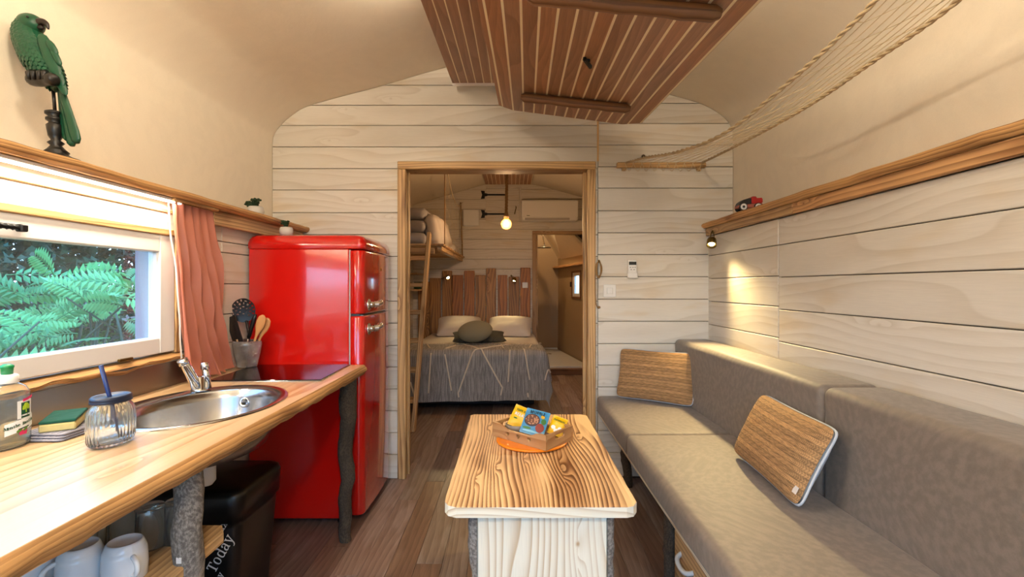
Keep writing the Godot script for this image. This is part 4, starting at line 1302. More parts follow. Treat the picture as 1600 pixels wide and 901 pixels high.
func cups():
	R.seed = 44
	var y := 0.533
	var first: Node3D
	var spots := [[-0.875, -1.085, 0.55, "white cup upside down on the low shelf, nearest the bark post"], [-0.962, -1.07, 2.2, "white cup upside down on the low shelf, between two other cups"], [-1.05, -1.05, 2.4, "white cup upside down on the low shelf, furthest from the bark post"]]
	for k in spots.size():
		var sp = spots[k]
		if k == 0:
			first = thing("cup", sp[3], "cup", Vector3(sp[0], y, sp[1]), "cups on the low shelf")
			here = Transform3D()
			var pr := [Vector2(0.041, 0.0), Vector2(0.0425, 0.0015), Vector2(0.0435, 0.03), Vector2(0.0425, 0.055), Vector2(0.0405, 0.066), Vector2(0.0395, 0.067), Vector2(0.039, 0.07), Vector2(0.035, 0.080), Vector2(0.0325, 0.083), Vector2(0.031, 0.083), Vector2(0.0295, 0.079), Vector2(0.012, 0.078), Vector2(0.0, 0.078)]
			var ins := [Vector2(0, 0.072), Vector2(0.028, 0.07), Vector2(0.036, 0.06), Vector2(0.0395, 0.03), Vector2(0.0395, 0.0015), Vector2(0.041, 0.0)]
			part("cup_body", mb().smooth(true).lathe(pr + ins, 36), M.ceramic, first)
			var pts := []
			for i in 11:
				var a := -PI / 2 + PI * i / 10
				pts.append(Vector3(0.037 + cos(a) * 0.027, 0.038 + sin(a) * 0.02, 0))
			part("handle", mb().smooth(true).tube(pts, 0.0055, 10), M.ceramic, first)
			first.rotation.y = -sp[2]
		else:
			var c := copy(first, sp[3])
			c.position = Vector3(sp[0], y, sp[1])
			c.rotation.y = -sp[2]
	var gs := [[-0.915, -1.215, "clear glass tumbler upside down behind the cups, next to the bark post"], [-0.99, -1.225, "etched clear tumbler upside down, second from the bark post"], [-1.065, -1.215, "etched clear tumbler upside down, third from the bark post"], [-0.865, -1.245, "clear tumbler half hidden by the bark post on the low shelf"]]
	for k in gs.size():
		var o := single("tumbler", M.glass, Vector3(gs[k][0], y, gs[k][1]), gs[k][2], "glass", func(b):
			b.smooth(true)
			b.lathe([Vector2(0.033, 0.0), Vector2(0.0345, 0.001), Vector2(0.0305, 0.10), Vector2(0.029, 0.103), Vector2(0.0, 0.103), Vector2(0, 0.094), Vector2(0.0275, 0.094), Vector2(0.0325, 0.002), Vector2(0.033, 0.0)] , 28, Transform3D(Basis(), Vector3(gs[k][0], y, gs[k][1])), Vector2.ONE, func(a, yy): return 1.0 + (0.02 * signf(sin(a * 9.0 + yy * 160.0)) if k in [1, 2] and yy > 0.02 and yy < 0.08 else 0.0)), "tumblers on the low shelf")

func bottle_label(bt: Node3D, c: Vector3):
	# printed patches curved round the broad side of the bottle (z runs along it)
	var wrap := func(s: float, y: float, lift: float) -> Vector3:
		var a: float = s / 0.047
		return c + Vector3((0.0505 * 0.62 + lift) * cos(a), y, -(0.0505 + lift) * sin(a))
	var patch := func(s0: float, s1: float, y0: float, y1: float, lift: float, slope := 0.0) -> Mb:
		return mb().smooth(true).grid(10, 3, func(u, v): return wrap.call(lerp(s0, s1, u), lerp(y0, y1, v) + slope * (u - 0.5), lift))
	var white := mat("label_white", Color(0.88, 0.90, 0.90), 0.5)
	var dg := mat("label_green", Color(0.0, 0.26, 0.14), 0.5)
	var lg := mat("label_lime", Color(0.62, 0.75, 0.12), 0.5)
	var pk := mat("label_pink", Color(0.83, 0.16, 0.40), 0.5)
	part("label_patch", patch.call(-0.006, 0.034, 0.069, 0.112, 0.0004), white, bt)
	part("label_band", patch.call(-0.030, 0.042, 0.040, 0.068, 0.0005, 0.012), white, bt)
	part("logo_ground", patch.call(0.002, 0.026, 0.070, 0.107, 0.0008), dg, bt)
	part("pink_strip", patch.call(0.006, 0.042, 0.112, 0.118, 0.0008, 0.006), pk, bt)
	part("pink_square", patch.call(-0.002, 0.016, 0.030, 0.042, 0.0008), pk, bt)
	part("grey_square", patch.call(0.018, 0.034, 0.032, 0.042, 0.0008), mat("label_grey", Color(0.7, 0.68, 0.72), 0.5), bt)
	var fx := func(s: float, y: float, lift: float) -> Transform3D:
		var p: Vector3 = wrap.call(s, y, lift)
		var q: Vector3 = wrap.call(s + 0.002, y, lift)
		var xa := (q - p).normalized()
		return Transform3D(Basis(xa, Vector3.UP, xa.cross(Vector3.UP)), p)
	var crown := mb()
	for k in [[0.010, 0.096, 0.0055], [0.018, 0.097, 0.006], [0.014, 0.1005, 0.006], [0.008, 0.0915, 0.004], [0.020, 0.092, 0.004]]:
		var x: Transform3D = fx.call(k[0], k[1], 0.0012)
		var pl := PackedVector2Array()
		for i in 12: pl.append(Vector2(cos(TAU * i / 12), sin(TAU * i / 12) * 0.75) * k[2])
		crown.prism(pl, -0.0006, 0.0002, 0.0, x)
	crown.prism(PackedVector2Array([Vector2(-0.0012, -0.014), Vector2(0.0012, -0.014), Vector2(0.0008, 0.0), Vector2(-0.0008, 0.0)]), -0.0006, 0.0002, 0.0, fx.call(0.014, 0.096, 0.0012))
	part("tree_emblem", crown, lg, bt)
	var tb := mb()
	tb.text("L'ARBRE VERT", 0.0042, fx.call(0.014, 0.0765, 0.0014), true, 0.0005)
	part("brand_lettering", tb, white, bt)
	tb = mb()
	var word := "Menthe Basilic"
	for i in word.length():
		if word[i] != " ":
			tb.text(word[i], 0.0098, fx.call(-0.027 + i * 0.0049, 0.0565 + (i / 13.0 - 0.5) * 0.010, 0.0010), true, 0.0005, true)
	part("name_lettering", tb, dg, bt)
	part("dark_strip", patch.call(-0.004, 0.022, 0.0445, 0.0475, 0.0009, 0.003), mat("label_navy", Color(0.08, 0.12, 0.2), 0.5), bt)
	var lf := mb()
	for k in [[-0.002, 0.041, 0.2], [0.012, 0.0425, 0.6]]:
		var x: Transform3D = fx.call(k[0], k[1], 0.0011)
		var pl := PackedVector2Array()
		for i in 12: pl.append(Vector2(cos(TAU * i / 12) * 0.007, sin(TAU * i / 12) * 0.003).rotated(k[2]))
		lf.prism(pl, -0.0005, 0.0002, 0.0, x)
	part("leaf_print", lf, mat("label_leaf", Color(0.35, 0.50, 0.15), 0.5), bt)

func curtain():
	var o := thing("curtain", "gathered terracotta curtain with pale lining hanging beside the kitchen window", "curtain", Vector3(-1.29, 0.805, -2.0))
	var nz := noise(77, 1.0, 2)
	var sheet := func(u: float, v: float, off: float) -> Vector3:
		# v: 0 at the rail, 1 at the worktop; u: 0 by the window, 1 towards the fridge
		var za: float = lerp(1.822, 1.895, pow(v, 1.6))
		var zb: float = lerp(2.065, 2.235, pow(v, 1.5)) + 0.02 * sin(v * 5.0)
		var z: float = lerp(za, zb, u)
		var ph: float = u * TAU * lerp(5.5, 4.3, v) + 0.8 * sin(v * 3.0)
		var amp: float = lerp(0.011, 0.024, smoothstep(0.0, 0.5, v)) * (0.75 + 0.6 * nz.get_noise_2d(u * 5.0, v * 2.0))
		var x: float = -1.291 + amp * sin(ph) + 0.006 * nz.get_noise_2d(u * 6.0, v * 3.0) * v
		z += 0.012 * cos(ph) * v + 0.004 * nz.get_noise_2d(v * 3.0, u * 4.0)
		var y: float = lerp(1.515, 0.812 + 0.012 * nz.get_noise_2d(u * 6.0, 9.0), v)
		if v > 0.9: x += (v - 0.9) * 0.35 * (1.0 - u) 
		return Vector3(maxf(x, -1.322) + off, y, -z)
	var sat := mat("terracotta_satin", Color(0.69, 0.42, 0.335), 0.42)
	sat.rim_enabled = true
	sat.rim = 0.4
	part("cloth", mb().smooth(true).grid(70, 60, func(u, v): return sheet.call(u, v, 0.0), Vector2.ONE, true), sat, o)
	# turned hem along the window side
	part("hem", mb().smooth(true).grid(3, 60, func(u, v):
		var p: Vector3 = sheet.call(u * 0.07, v, 0.003 + 0.003 * sin(PI * u))
		return p + Vector3(0, 0, 0.004), Vector2.ONE, true), tinted(sat, Color(0.72, 0.42, 0.33)), o)
	part("lining", mb().smooth(true).grid(4, 60, func(u, v):
		var p: Vector3 = sheet.call(0.0, v, -0.004)
		return Vector3(maxf(p.x - u * 0.012, -1.326), p.y, p.z + 0.017 - 0.017 * u * 0.4 - 0.006), Vector2.ONE, true), M.linen, o)
	var r := thing("curtain_rail", "short pale wooden curtain bar under the shelf above the terracotta curtain", "rail", Vector3(-1.28, 1.51, -1.95))
	part("bar", mb().slab(Vector3(-1.296, 1.512, -2.075), Vector3(-1.264, 1.536, -1.80), 0.004, 2, roff(0.3)), M.burnt_trim, r)
	part("cord", mb().smooth(true).tube([Vector3(-1.262, 1.508, -1.80), Vector3(-1.262, 1.506, -2.07)], 0.0018, 6), M.brass, r)

func build_fridge():
	R.seed = 3
	var o := thing("fridge", "glossy red retro fridge freezer with rounded corners beside the bedroom doorway", "fridge", Vector3(-1.02, 0, -2.65))
	var zn := 2.395; var zf := 2.905
	# cabinet: rounded upper edge, extruded across the room
	var prof := PackedVector2Array()
	prof.append(Vector2(zn, 0.03)); prof.append(Vector2(zf, 0.03)); 
	for i in 7:
		var a := PI / 2 * i / 6
		prof.append(Vector2(zf - 0.03 + cos(a) * 0.03, 1.37 + sin(a) * 0.012))
	for i in 7:
		var a := PI / 2 + PI / 2 * i / 6
		prof.append(Vector2(zn + 0.03 + cos(a) * 0.03, 1.37 + sin(a) * 0.012))
	var cab := Transform3D(Basis(Vector3(0, 0, -1), Vector3.UP, Vector3.RIGHT), Vector3.ZERO)
	part("cabinet", mb().slab(Vector3(-1.315, 0.03, -zf), Vector3(-0.815, 1.376, -zn), 0.004), M.red, o)
	# cap: full-width rounded top over cabinet and doors
	var rings := []
	var lv := [[1.377, 0.002], [1.380, 0.0], [1.405, 0.0], [1.424, 0.005], [1.438, 0.014], [1.447, 0.028], [1.451, 0.048]]
	for l in lv:
		var rg := []
		var inset: float = l[1]
		for p in rounded(0.58 - 2 * inset, 0.514 - 2 * inset, 0.036, 7):
			var q: Vector2 = p
			if q.x < -0.2:   # square corners at the wall side
				q = Vector2(-(0.29 - inset) if q.x < -0.27 + inset or absf(q.y) < 0.23 else q.x, signf(q.y) * (0.257 - inset) if absf(q.y) > 0.22 - inset else q.y)
			rg.append(Vector3(-1.025 + q.x, l[0], -2.65 - q.y))
		rings.append(rg)
	var c := mb().smooth(true).loft(rings)
	c.fan(rings[0], true); c.fan(rings[-1])
	part("cap", c, M.red, o)
	# doors: slightly bowed fronts with rounded edges
	var door := func(y0: float, y1: float, grow := 0.0) -> Mb:
		var pl := []
		var x0 := -0.806
		pl.append(Vector2(x0, zn - grow)); 
		for i in 9:
			var a := -PI / 2 + PI / 2 * i / 8
			pl.append(Vector2(-0.777 + cos(a) * 0.036, zn + 0.036 + sin(a) * 0.036))
		for i in 9:
			var t := (i + 1) / 10.0
			pl.append(Vector2(-0.741 + 0.006 * sin(PI * t), lerp(zn + 0.036, zf - 0.036, t)))
		for i in 9:
			var a := PI / 2 * i / 8
			pl.append(Vector2(-0.777 + cos(a) * 0.036, zf - 0.036 + sin(a) * 0.036))
		pl.append(Vector2(x0, zf))
		var rr := []
		for l in [[y0, 0.006], [y0 + 0.003, 0.002], [y0 + 0.008, 0.0], [y1 - 0.008, 0.0], [y1 - 0.003, 0.002], [y1, 0.006]]:
			var rg := []
			for p in pl:
				var q := Vector2(lerp(p.x, -0.80, l[1] * 8.0) if p.x > -0.80 else p.x, lerp(p.y, 2.65, l[1] * 4.0))
				rg.append(Vector3(q.x, l[0], -q.y))
			rr.append(rg)
		var b := mb().smooth(true).loft(rr)
		b.smooth(false)
		b.fan(rr[0], true); b.fan(rr[-1])
		return b
	var upper := part("door", door.call(1.052, 1.370), M.red, o, "small upper freezer door")
	var lower := part("door", door.call(0.045, 1.040), M.red, o, "tall lower fridge door")
	part("gasket", mb().slab(Vector3(-0.815, 0.05, -zf + 0.005), Vector3(-0.8065, 1.372, -zn - 0.0035), 0.001), mat("pale_gasket", Color(0.62, 0.56, 0.55), 0.6), o)
	part("gap_strip", mb().slab(Vector3(-0.806, 1.0405, -zf + 0.012), Vector3(-0.765, 1.0515, -zn - 0.012), 0.0), M.black, o)
	part("gap_trim", mb().slab(Vector3(-0.815, 1.0415, -zf + 0.004), Vector3(-0.748, 1.0445, -zn - 0.02), 0.0), M.steel, o)
	for k in 2:
		var y: float = [1.095, 0.972][k]
		var d: Node3D = [upper, lower][k]
		var hb := mb().smooth(true)
		var zz := -2.462
		hb.ball(Vector3(-0.735, y, zz), Vector3(0.012, 0.030, 0.024), 20, 12)
		hb.tube(smooth_path([Vector3(-0.728, y, zz), Vector3(-0.714, y + 0.001, zz - 0.03), Vector3(-0.706, y + 0.003, zz - 0.07), Vector3(-0.708, y + 0.008, zz - 0.125), Vector3(-0.712, y + 0.01, zz - 0.14)], 5), [0.017, 0.016, 0.0165, 0.015, 0.016, 0.0145, 0.0155, 0.014, 0.0145, 0.0135, 0.014, 0.0145, 0.016, 0.0175, 0.018, 0.0175, 0.0165, 0.015, 0.012, 0.008, 0.003], 16)
		for q in 3:
			hb.tube([Vector3(-0.7185 + q * 0.004, y, zz - 0.022 - q * 0.012), Vector3(-0.716 + q * 0.004, y, zz - 0.026 - q * 0.012)], 0.0195, 16)
		part("handle", hb, M.chrome, d, "chrome latch handle")
	# small gold badge
	var bd := mb()
	bd.smooth(true).ball(Vector3(-0.7355, 1.287, -2.70), Vector3(0.004, 0.013, 0.022), 16, 8)
	part("badge", bd, mat("gold", Color(0.72, 0.52, 0.22), 0.25, 1.0), upper, "small gold badge")
	for zz in [-2.43, -2.86]:
		for x in [-1.27, -0.86]:
			part("foot", mb().smooth(true).lathe([Vector2(0, 0), Vector2(0.02, 0), Vector2(0.022, 0.01), Vector2(0.015, 0.03), Vector2(0, 0.03)], 14, Transform3D(Basis(), Vector3(x, 0, zz))), M.black, o)

func build_sofa():
	R.seed = 31
	var nz := noise(3, 3.0, 3)
	var wv := func(w: Vector3) -> Vector3: return Vector3.ONE * 0.0022 * nz.get_noise_3d(w.x, w.y, w.z)
	var o := thing("bench_sofa", "long taupe suede corner bench with rough wooden legs along the plank wall", "sofa", Vector3(0.9, 0, -1.5))
	for z in [[-2.962, -2.192], [-2.189, -0.75], [-0.747, 0.70]]:
		part("seat_cushion", mb().rbox(Vector3(0.768, 0.4635, (z[0] + z[1]) / 2), Vector3(0.49, 0.107, z[1] - z[0]), 0.022, 0.003, 8, Basis(), wv), M.suede, o)
	for z in [[-2.962, -1.558], [-1.555, -0.02], [-0.017, 0.70]]:
		part("back_cushion", mb().rbox(Vector3(1.1045, 0.65, (z[0] + z[1]) / 2), Vector3(0.206, 0.434, z[1] - z[0]), 0.028, 0.003, 8, Basis(), wv), M.suede, o)
	part("seat_board", mb().slab(Vector3(0.535, 0.392, -2.965), Vector3(1.21, 0.4085, 0.70), 0.002, 2, roff(0.2)), M.pale_pine, o)
	for l in [[0.66, 0.69, -2.84, -2.86, 0.028], [0.566, 0.562, -1.70, -1.71, 0.026], [0.57, 0.57, -0.3, -0.3, 0.03]]:
		var b := mb()
		branch(b, Vector3(l[1], 0.0, l[3]), Vector3(l[0], 0.392, l[2]), l[4], l[4] * 0.95, int(l[4] * 1000) + int(l[2] * -10), 10, 16, 0.15, 0.012)
		part("leg", b, M.bark_dark, o)
	var d := part("drawer", mb().slab(Vector3(0.562, 0.10, -1.66), Vector3(0.582, 0.387, -0.95), 0.004, 2, Vector2(0.1, 0.2)), M.burnt[0], o, "scorched pine drawer front with rope handle")
	part("rope_handle", mb().smooth(true).tube(smooth_path([Vector3(0.565, 0.30, -1.60), Vector3(0.545, 0.292, -1.585), Vector3(0.54, 0.285, -1.545), Vector3(0.545, 0.290, -1.505), Vector3(0.565, 0.30, -1.49)], 6), 0.0075, 10), M.canvas, d)
	part("drawer", mb().slab(Vector3(0.562, 0.10, -0.94), Vector3(0.582, 0.387, -0.35), 0.004, 2, Vector2(0.9, 0.2)), M.burnt[1], o)
	part("cabinet_side", mb().slab(Vector3(0.585, 0.02, -1.675), Vector3(1.2, 0.39, -1.655), 0.002, 0, roff(0.2)), M.burnt[1], o)
	# two jute cushions
	for k in 2:
		var a: Vector3; var e: Vector3; var lean: Vector3
		if k == 0:
			a = Vector3(0.622, 0.525, -2.90); e = Vector3(1.0, 0.523, -2.655); lean = Vector3(0.06, 0.285, -0.055)
		else:
			a = Vector3(0.905, 0.524, -1.905); e = Vector3(0.868, 0.524, -1.405); lean = Vector3(0.115, 0.235, 0.0)
		var ex := (e - a).normalized()
		var ey := (lean - ex * lean.dot(ex)).normalized()
		var X := Transform3D(Basis(ex, ey, ex.cross(ey)), (a + e) / 2 + lean / 2 + (Vector3(-0.03, 0.012, 0) if k else Vector3(-0.012, 0.004, 0.016)))
		var w: float = (e - a).length()
		var hh := lean.length()
		var c := thing("jute_cushion", ["braided jute cushion standing at the wall end of the bench", "braided jute cushion with white back leaning on the backrest in mid bench"][k], "cushion", (a + e) / 2, "")
		var lx := here * X
		var lump := func(u, v): return 0.10 * nz.get_noise_2d(u * 1.2, v * 1.2 + k * 7)
		part("jute_face", Mb.new(lx).pillow(Transform3D(), w, hh, 0.10, 1, 26, 0.055, lump), M.jute, c, "braided jute face")
		part("canvas_back", Mb.new(lx).pillow(Transform3D(Basis(), Vector3(0, 0, -0.0005)), w * 1.0, hh * 1.0, 0.14, -1, 20, 0.05, lump), M.canvas, c, "white canvas back")
		# piping all round the edge
		var ring := []
		for i in 97:
			var q := i / 24.0
			var sd := int(q) % 4
			var t: float = (q - int(q)) * 2 - 1
			var p: Vector2 = [Vector2(t, -1), Vector2(1, t), Vector2(-t, 1), Vector2(-1, -t)][sd]
			ring.append(Vector3(p.x * w / 2 * (1 - 0.05 * (1 - p.y * p.y)) * (1 - 0.07 * pow(absf(p.x * p.y), 7.0)), p.y * hh / 2 * (1 - 0.05 * (1 - p.x * p.x)) * (1 - 0.07 * pow(absf(p.x * p.y), 7.0)), -0.009))
		part("piping", Mb.new(lx).smooth(true).tube(ring, 0.004, 8, false), M.canvas, c)
		part("label_tag", Mb.new(lx).box(Vector3(w / 2 - 0.022 if k else w / 2 + 0.006, -hh / 2 + 0.045, 0.017 if k else 0.0), Vector3(0.022, 0.022, 0.0012), 0.0), M.lacquer, c)

func build_table():
	R.seed = 41
	const H := 0.58
	var o := thing("coffee_table", "low table with boldly flamed pine top on a pale pine slab with bark edges", "table", Vector3(0.08, 0, -1.8))
	var up := Transform3D(Basis(Vector3.RIGHT, Vector3(0, 0, -1), Vector3.UP), Vector3.ZERO)
	var pl := PackedVector2Array()
	# near edge at 1.327, far edge at 2.29; corners clipped
	var nz := noise(8, 1.0, 2)
	pl.append(Vector2(-0.155, 1.327)); pl.append(Vector2(0.318, 1.327)); pl.append(Vector2(0.338, 1.334)); pl.append(Vector2(0.353, 1.36))
	for i in 12: pl.append(Vector2(0.353 + 0.003 * nz.get_noise_2d(i * 0.4, 2.0), lerp(1.40, 2.24, i / 11.0)))
	pl.append(Vector2(0.352, 2.268)); pl.append(Vector2(0.33, 2.288)); pl.append(Vector2(-0.18, 2.288)); pl.append(Vector2(-0.198, 2.268))
	for i in 12: pl.append(Vector2(-0.194 + 0.006 * nz.get_noise_2d(i * 0.4, 9.0), lerp(2.22, 1.40, i / 11.0)))
	pl.append(Vector2(-0.19, 1.36)); pl.append(Vector2(-0.178, 1.338))
	part("tabletop", mb().prism(pl, H - 0.030, H - 0.0012, 0.0, up, Vector2(0.3, 0.7), false), M.pale_pine, o, "pale pine edge")
	part("flamed_face", mb().prism(pl, H - 0.0012, H, 0.001, up, Vector2(-1.32, 0.205), true), M.table_top, o, "flamed upper face with dark grain and knots")
	for z in [[-1.375, -1.350], [-2.20, -2.175]]:
		part("slab_leg", mb().slab(Vector3(-0.098, 0.0, z[0]), Vector3(0.268, H - 0.030, z[1]), 0.003, 1, Vector2(0.31, 0.2)), M.pale_pine, o)
		for s in [-1, 1]:
			var b := mb().smooth(true)
			var x0: float = -0.098 if s < 0 else 0.268
			b.grid(28, 8, func(u, v):
				var y: float = lerp(0.0, H - 0.031, u)
				var a: float = PI * v
				var wob: float = 0.010 * nz.get_noise_2d(y * 9.0, s * 3.0 + z[0]) + 0.004 * nz.get_noise_2d(y * 40.0, v * 6.0 + s)
				return Vector3(x0 + s * (0.020 + wob) * pow(sin(a), 0.6), y, lerp(z[0] - 0.002, z[1] + 0.004, 0.5 - 0.5 * cos(a))), Vector2(0.55, 0.06), s > 0)
			part("bark_edge", b, M.bark, o)
	part("stretcher", mb().slab(Vector3(0.05, 0.22, -2.175), Vector3(0.12, 0.26, -1.375), 0.003, 2, roff(0.2)), M.pale_pine, o)
	# orange round board
	single("serving_board", mat("orange_lacquer", Color(0.90, 0.49, 0.05), 0.3), Vector3(0.078, H, -1.885), "round orange serving board under the wooden tray", "board", func(b):
		b.smooth(true)
		b.lathe([Vector2(0, 0.0008), Vector2(0.125, 0.0008), Vector2(0.137, 0.004), Vector2(0.14, 0.009), Vector2(0.138, 0.012), Vector2(0.13, 0.0125), Vector2(0, 0.0115)], 48, Transform3D(Basis(), Vector3(0.078, H, -1.885))))
	# small tray box
	var ang := 0.73
	var bx := Transform3D(Basis(Vector3.UP, -ang), Vector3(0.079, H + 0.013, -1.892))
	var t := thing("tray_box", "small light wooden tray box with heart holes and handle slots on the table", "tray", bx.origin)
	var lx := here * bx
	var wood := tinted(M.worktop, Color(0.82, 0.74, 0.66))
	wood.clearcoat_enabled = false
	part("floor_panel", Mb.new(lx).box(Vector3(0, 0.004, 0), Vector3(0.262, 0.006, 0.164), 0.001, 0), wood, t)
	var heart := func(cx: float, cy: float, s: float) -> PackedVector2Array:
		var h := PackedVector2Array()
		for i in 20:
			var a := TAU * i / 20
			h.append(Vector2(cx + s * pow(sin(a), 3) , cy + s * (0.8125 * cos(a) - 0.3125 * cos(2 * a) - 0.125 * cos(3 * a) - 0.0625 * cos(4 * a))))
		return h
	# long sides with a dipped upper edge; hearts are cut right through
	for s in [-1, 1]:
		var upper := []
		for i in 17:
			var u := i / 16.0
			upper.append(Vector2(-0.135 + 0.27 * u, 0.056 - 0.017 * smoothstep(0.12, 0.32, u) * (1.0 - smoothstep(0.68, 0.88, u))))
		var xs := [-0.135, -0.055, 0.0, 0.055, 0.135]
		for k in 4:   # split through the hearts so that each piece has no hole
			var pp := PackedVector2Array()
			pp.append(Vector2(xs[k], 0.0)); pp.append(Vector2(xs[k + 1], 0.0))
			for i in range(16, -1, -1):
				if upper[i].x <= xs[k + 1] + 1e-5 and upper[i].x >= xs[k] - 1e-5: pp.append(upper[i])
				elif i > 0 and upper[i].x > xs[k + 1] and upper[i - 1].x < xs[k + 1]: pp.append(Vector2(xs[k + 1], lerp(upper[i - 1].y, upper[i].y, (xs[k + 1] - upper[i - 1].x) / (upper[i].x - upper[i - 1].x))))
				if i > 0 and upper[i].x > xs[k] and upper[i - 1].x < xs[k]: pp.append(Vector2(xs[k], lerp(upper[i - 1].y, upper[i].y, (xs[k] - upper[i - 1].x) / (upper[i].x - upper[i - 1].x))))
			var pcs := [pp]
			for hx in [-0.055, 0.0, 0.055]:
				var nx := []
				for p in pcs: nx.append_array(Geometry2D.clip_polygons(p, heart.call(hx, 0.024, 0.0095)))
				pcs = nx
			for p in pcs:
				if not Geometry2D.is_polygon_clockwise(p):
					part("side_panel", Mb.new(lx).prism(p, -0.004, 0.004, 0.0005, Transform3D(Basis(), Vector3(0, 0, s * 0.081)), Vector2(0.4, 0.1)), wood, t)
		var endp := Transform3D(Basis(Vector3.UP, PI / 2), Vector3(s * 0.131, 0, 0))
		var slot := rounded(0.062, 0.016, 0.0078, 5, 0.0, 0.036)
		for half in [rect(Vector2(-0.077, 0.0), Vector2(0.0, 0.056)), rect(Vector2(0.0, 0.0), Vector2(0.077, 0.056))]:
			for p in Geometry2D.clip_polygons(half, slot):
				part("end_panel", Mb.new(lx).prism(p, -0.004, 0.004, 0.0005, endp, Vector2(0.2, 0.2)), wood, t)
	# what lies in the tray
	var dsh := thing("small_dish", "small grey round dish inside the wooden tray", "dish", bx * Vector3(-0.085, 0.0075, 0.0))
	part("dish_body", mb().smooth(true).lathe([Vector2(0, 0), Vector2(0.034, 0), Vector2(0.043, 0.012), Vector2(0.0445, 0.032), Vector2(0.042, 0.034), Vector2(0.040, 0.03), Vector2(0.036, 0.012), Vector2(0, 0.008)], 30, Transform3D(Basis(), bx * Vector3(-0.082, 0.0078, 0.0))), mat("grey_glaze", Color(0.50, 0.46, 0.42), 0.4), dsh)
	packet("yellow tea sachet standing behind the blue packet in the tray", Vector3(0.024, 0.615, -1.945), Vector3(0.062, 0.686, -1.985), -0.10, 0.098, 0, bx)
	packet("blue cereal packet standing in the middle of the wooden tray", Vector3(0.074, 0.612, -1.868), Vector3(0.108, 0.692, -1.925), -0.20, 0.098, 1, bx)
	packet("small yellow sachet with white leaves at the open end of the tray", Vector3(0.165, 0.608, -1.875), Vector3(0.195, 0.670, -1.905), -0.22, 0.062, 2, bx)

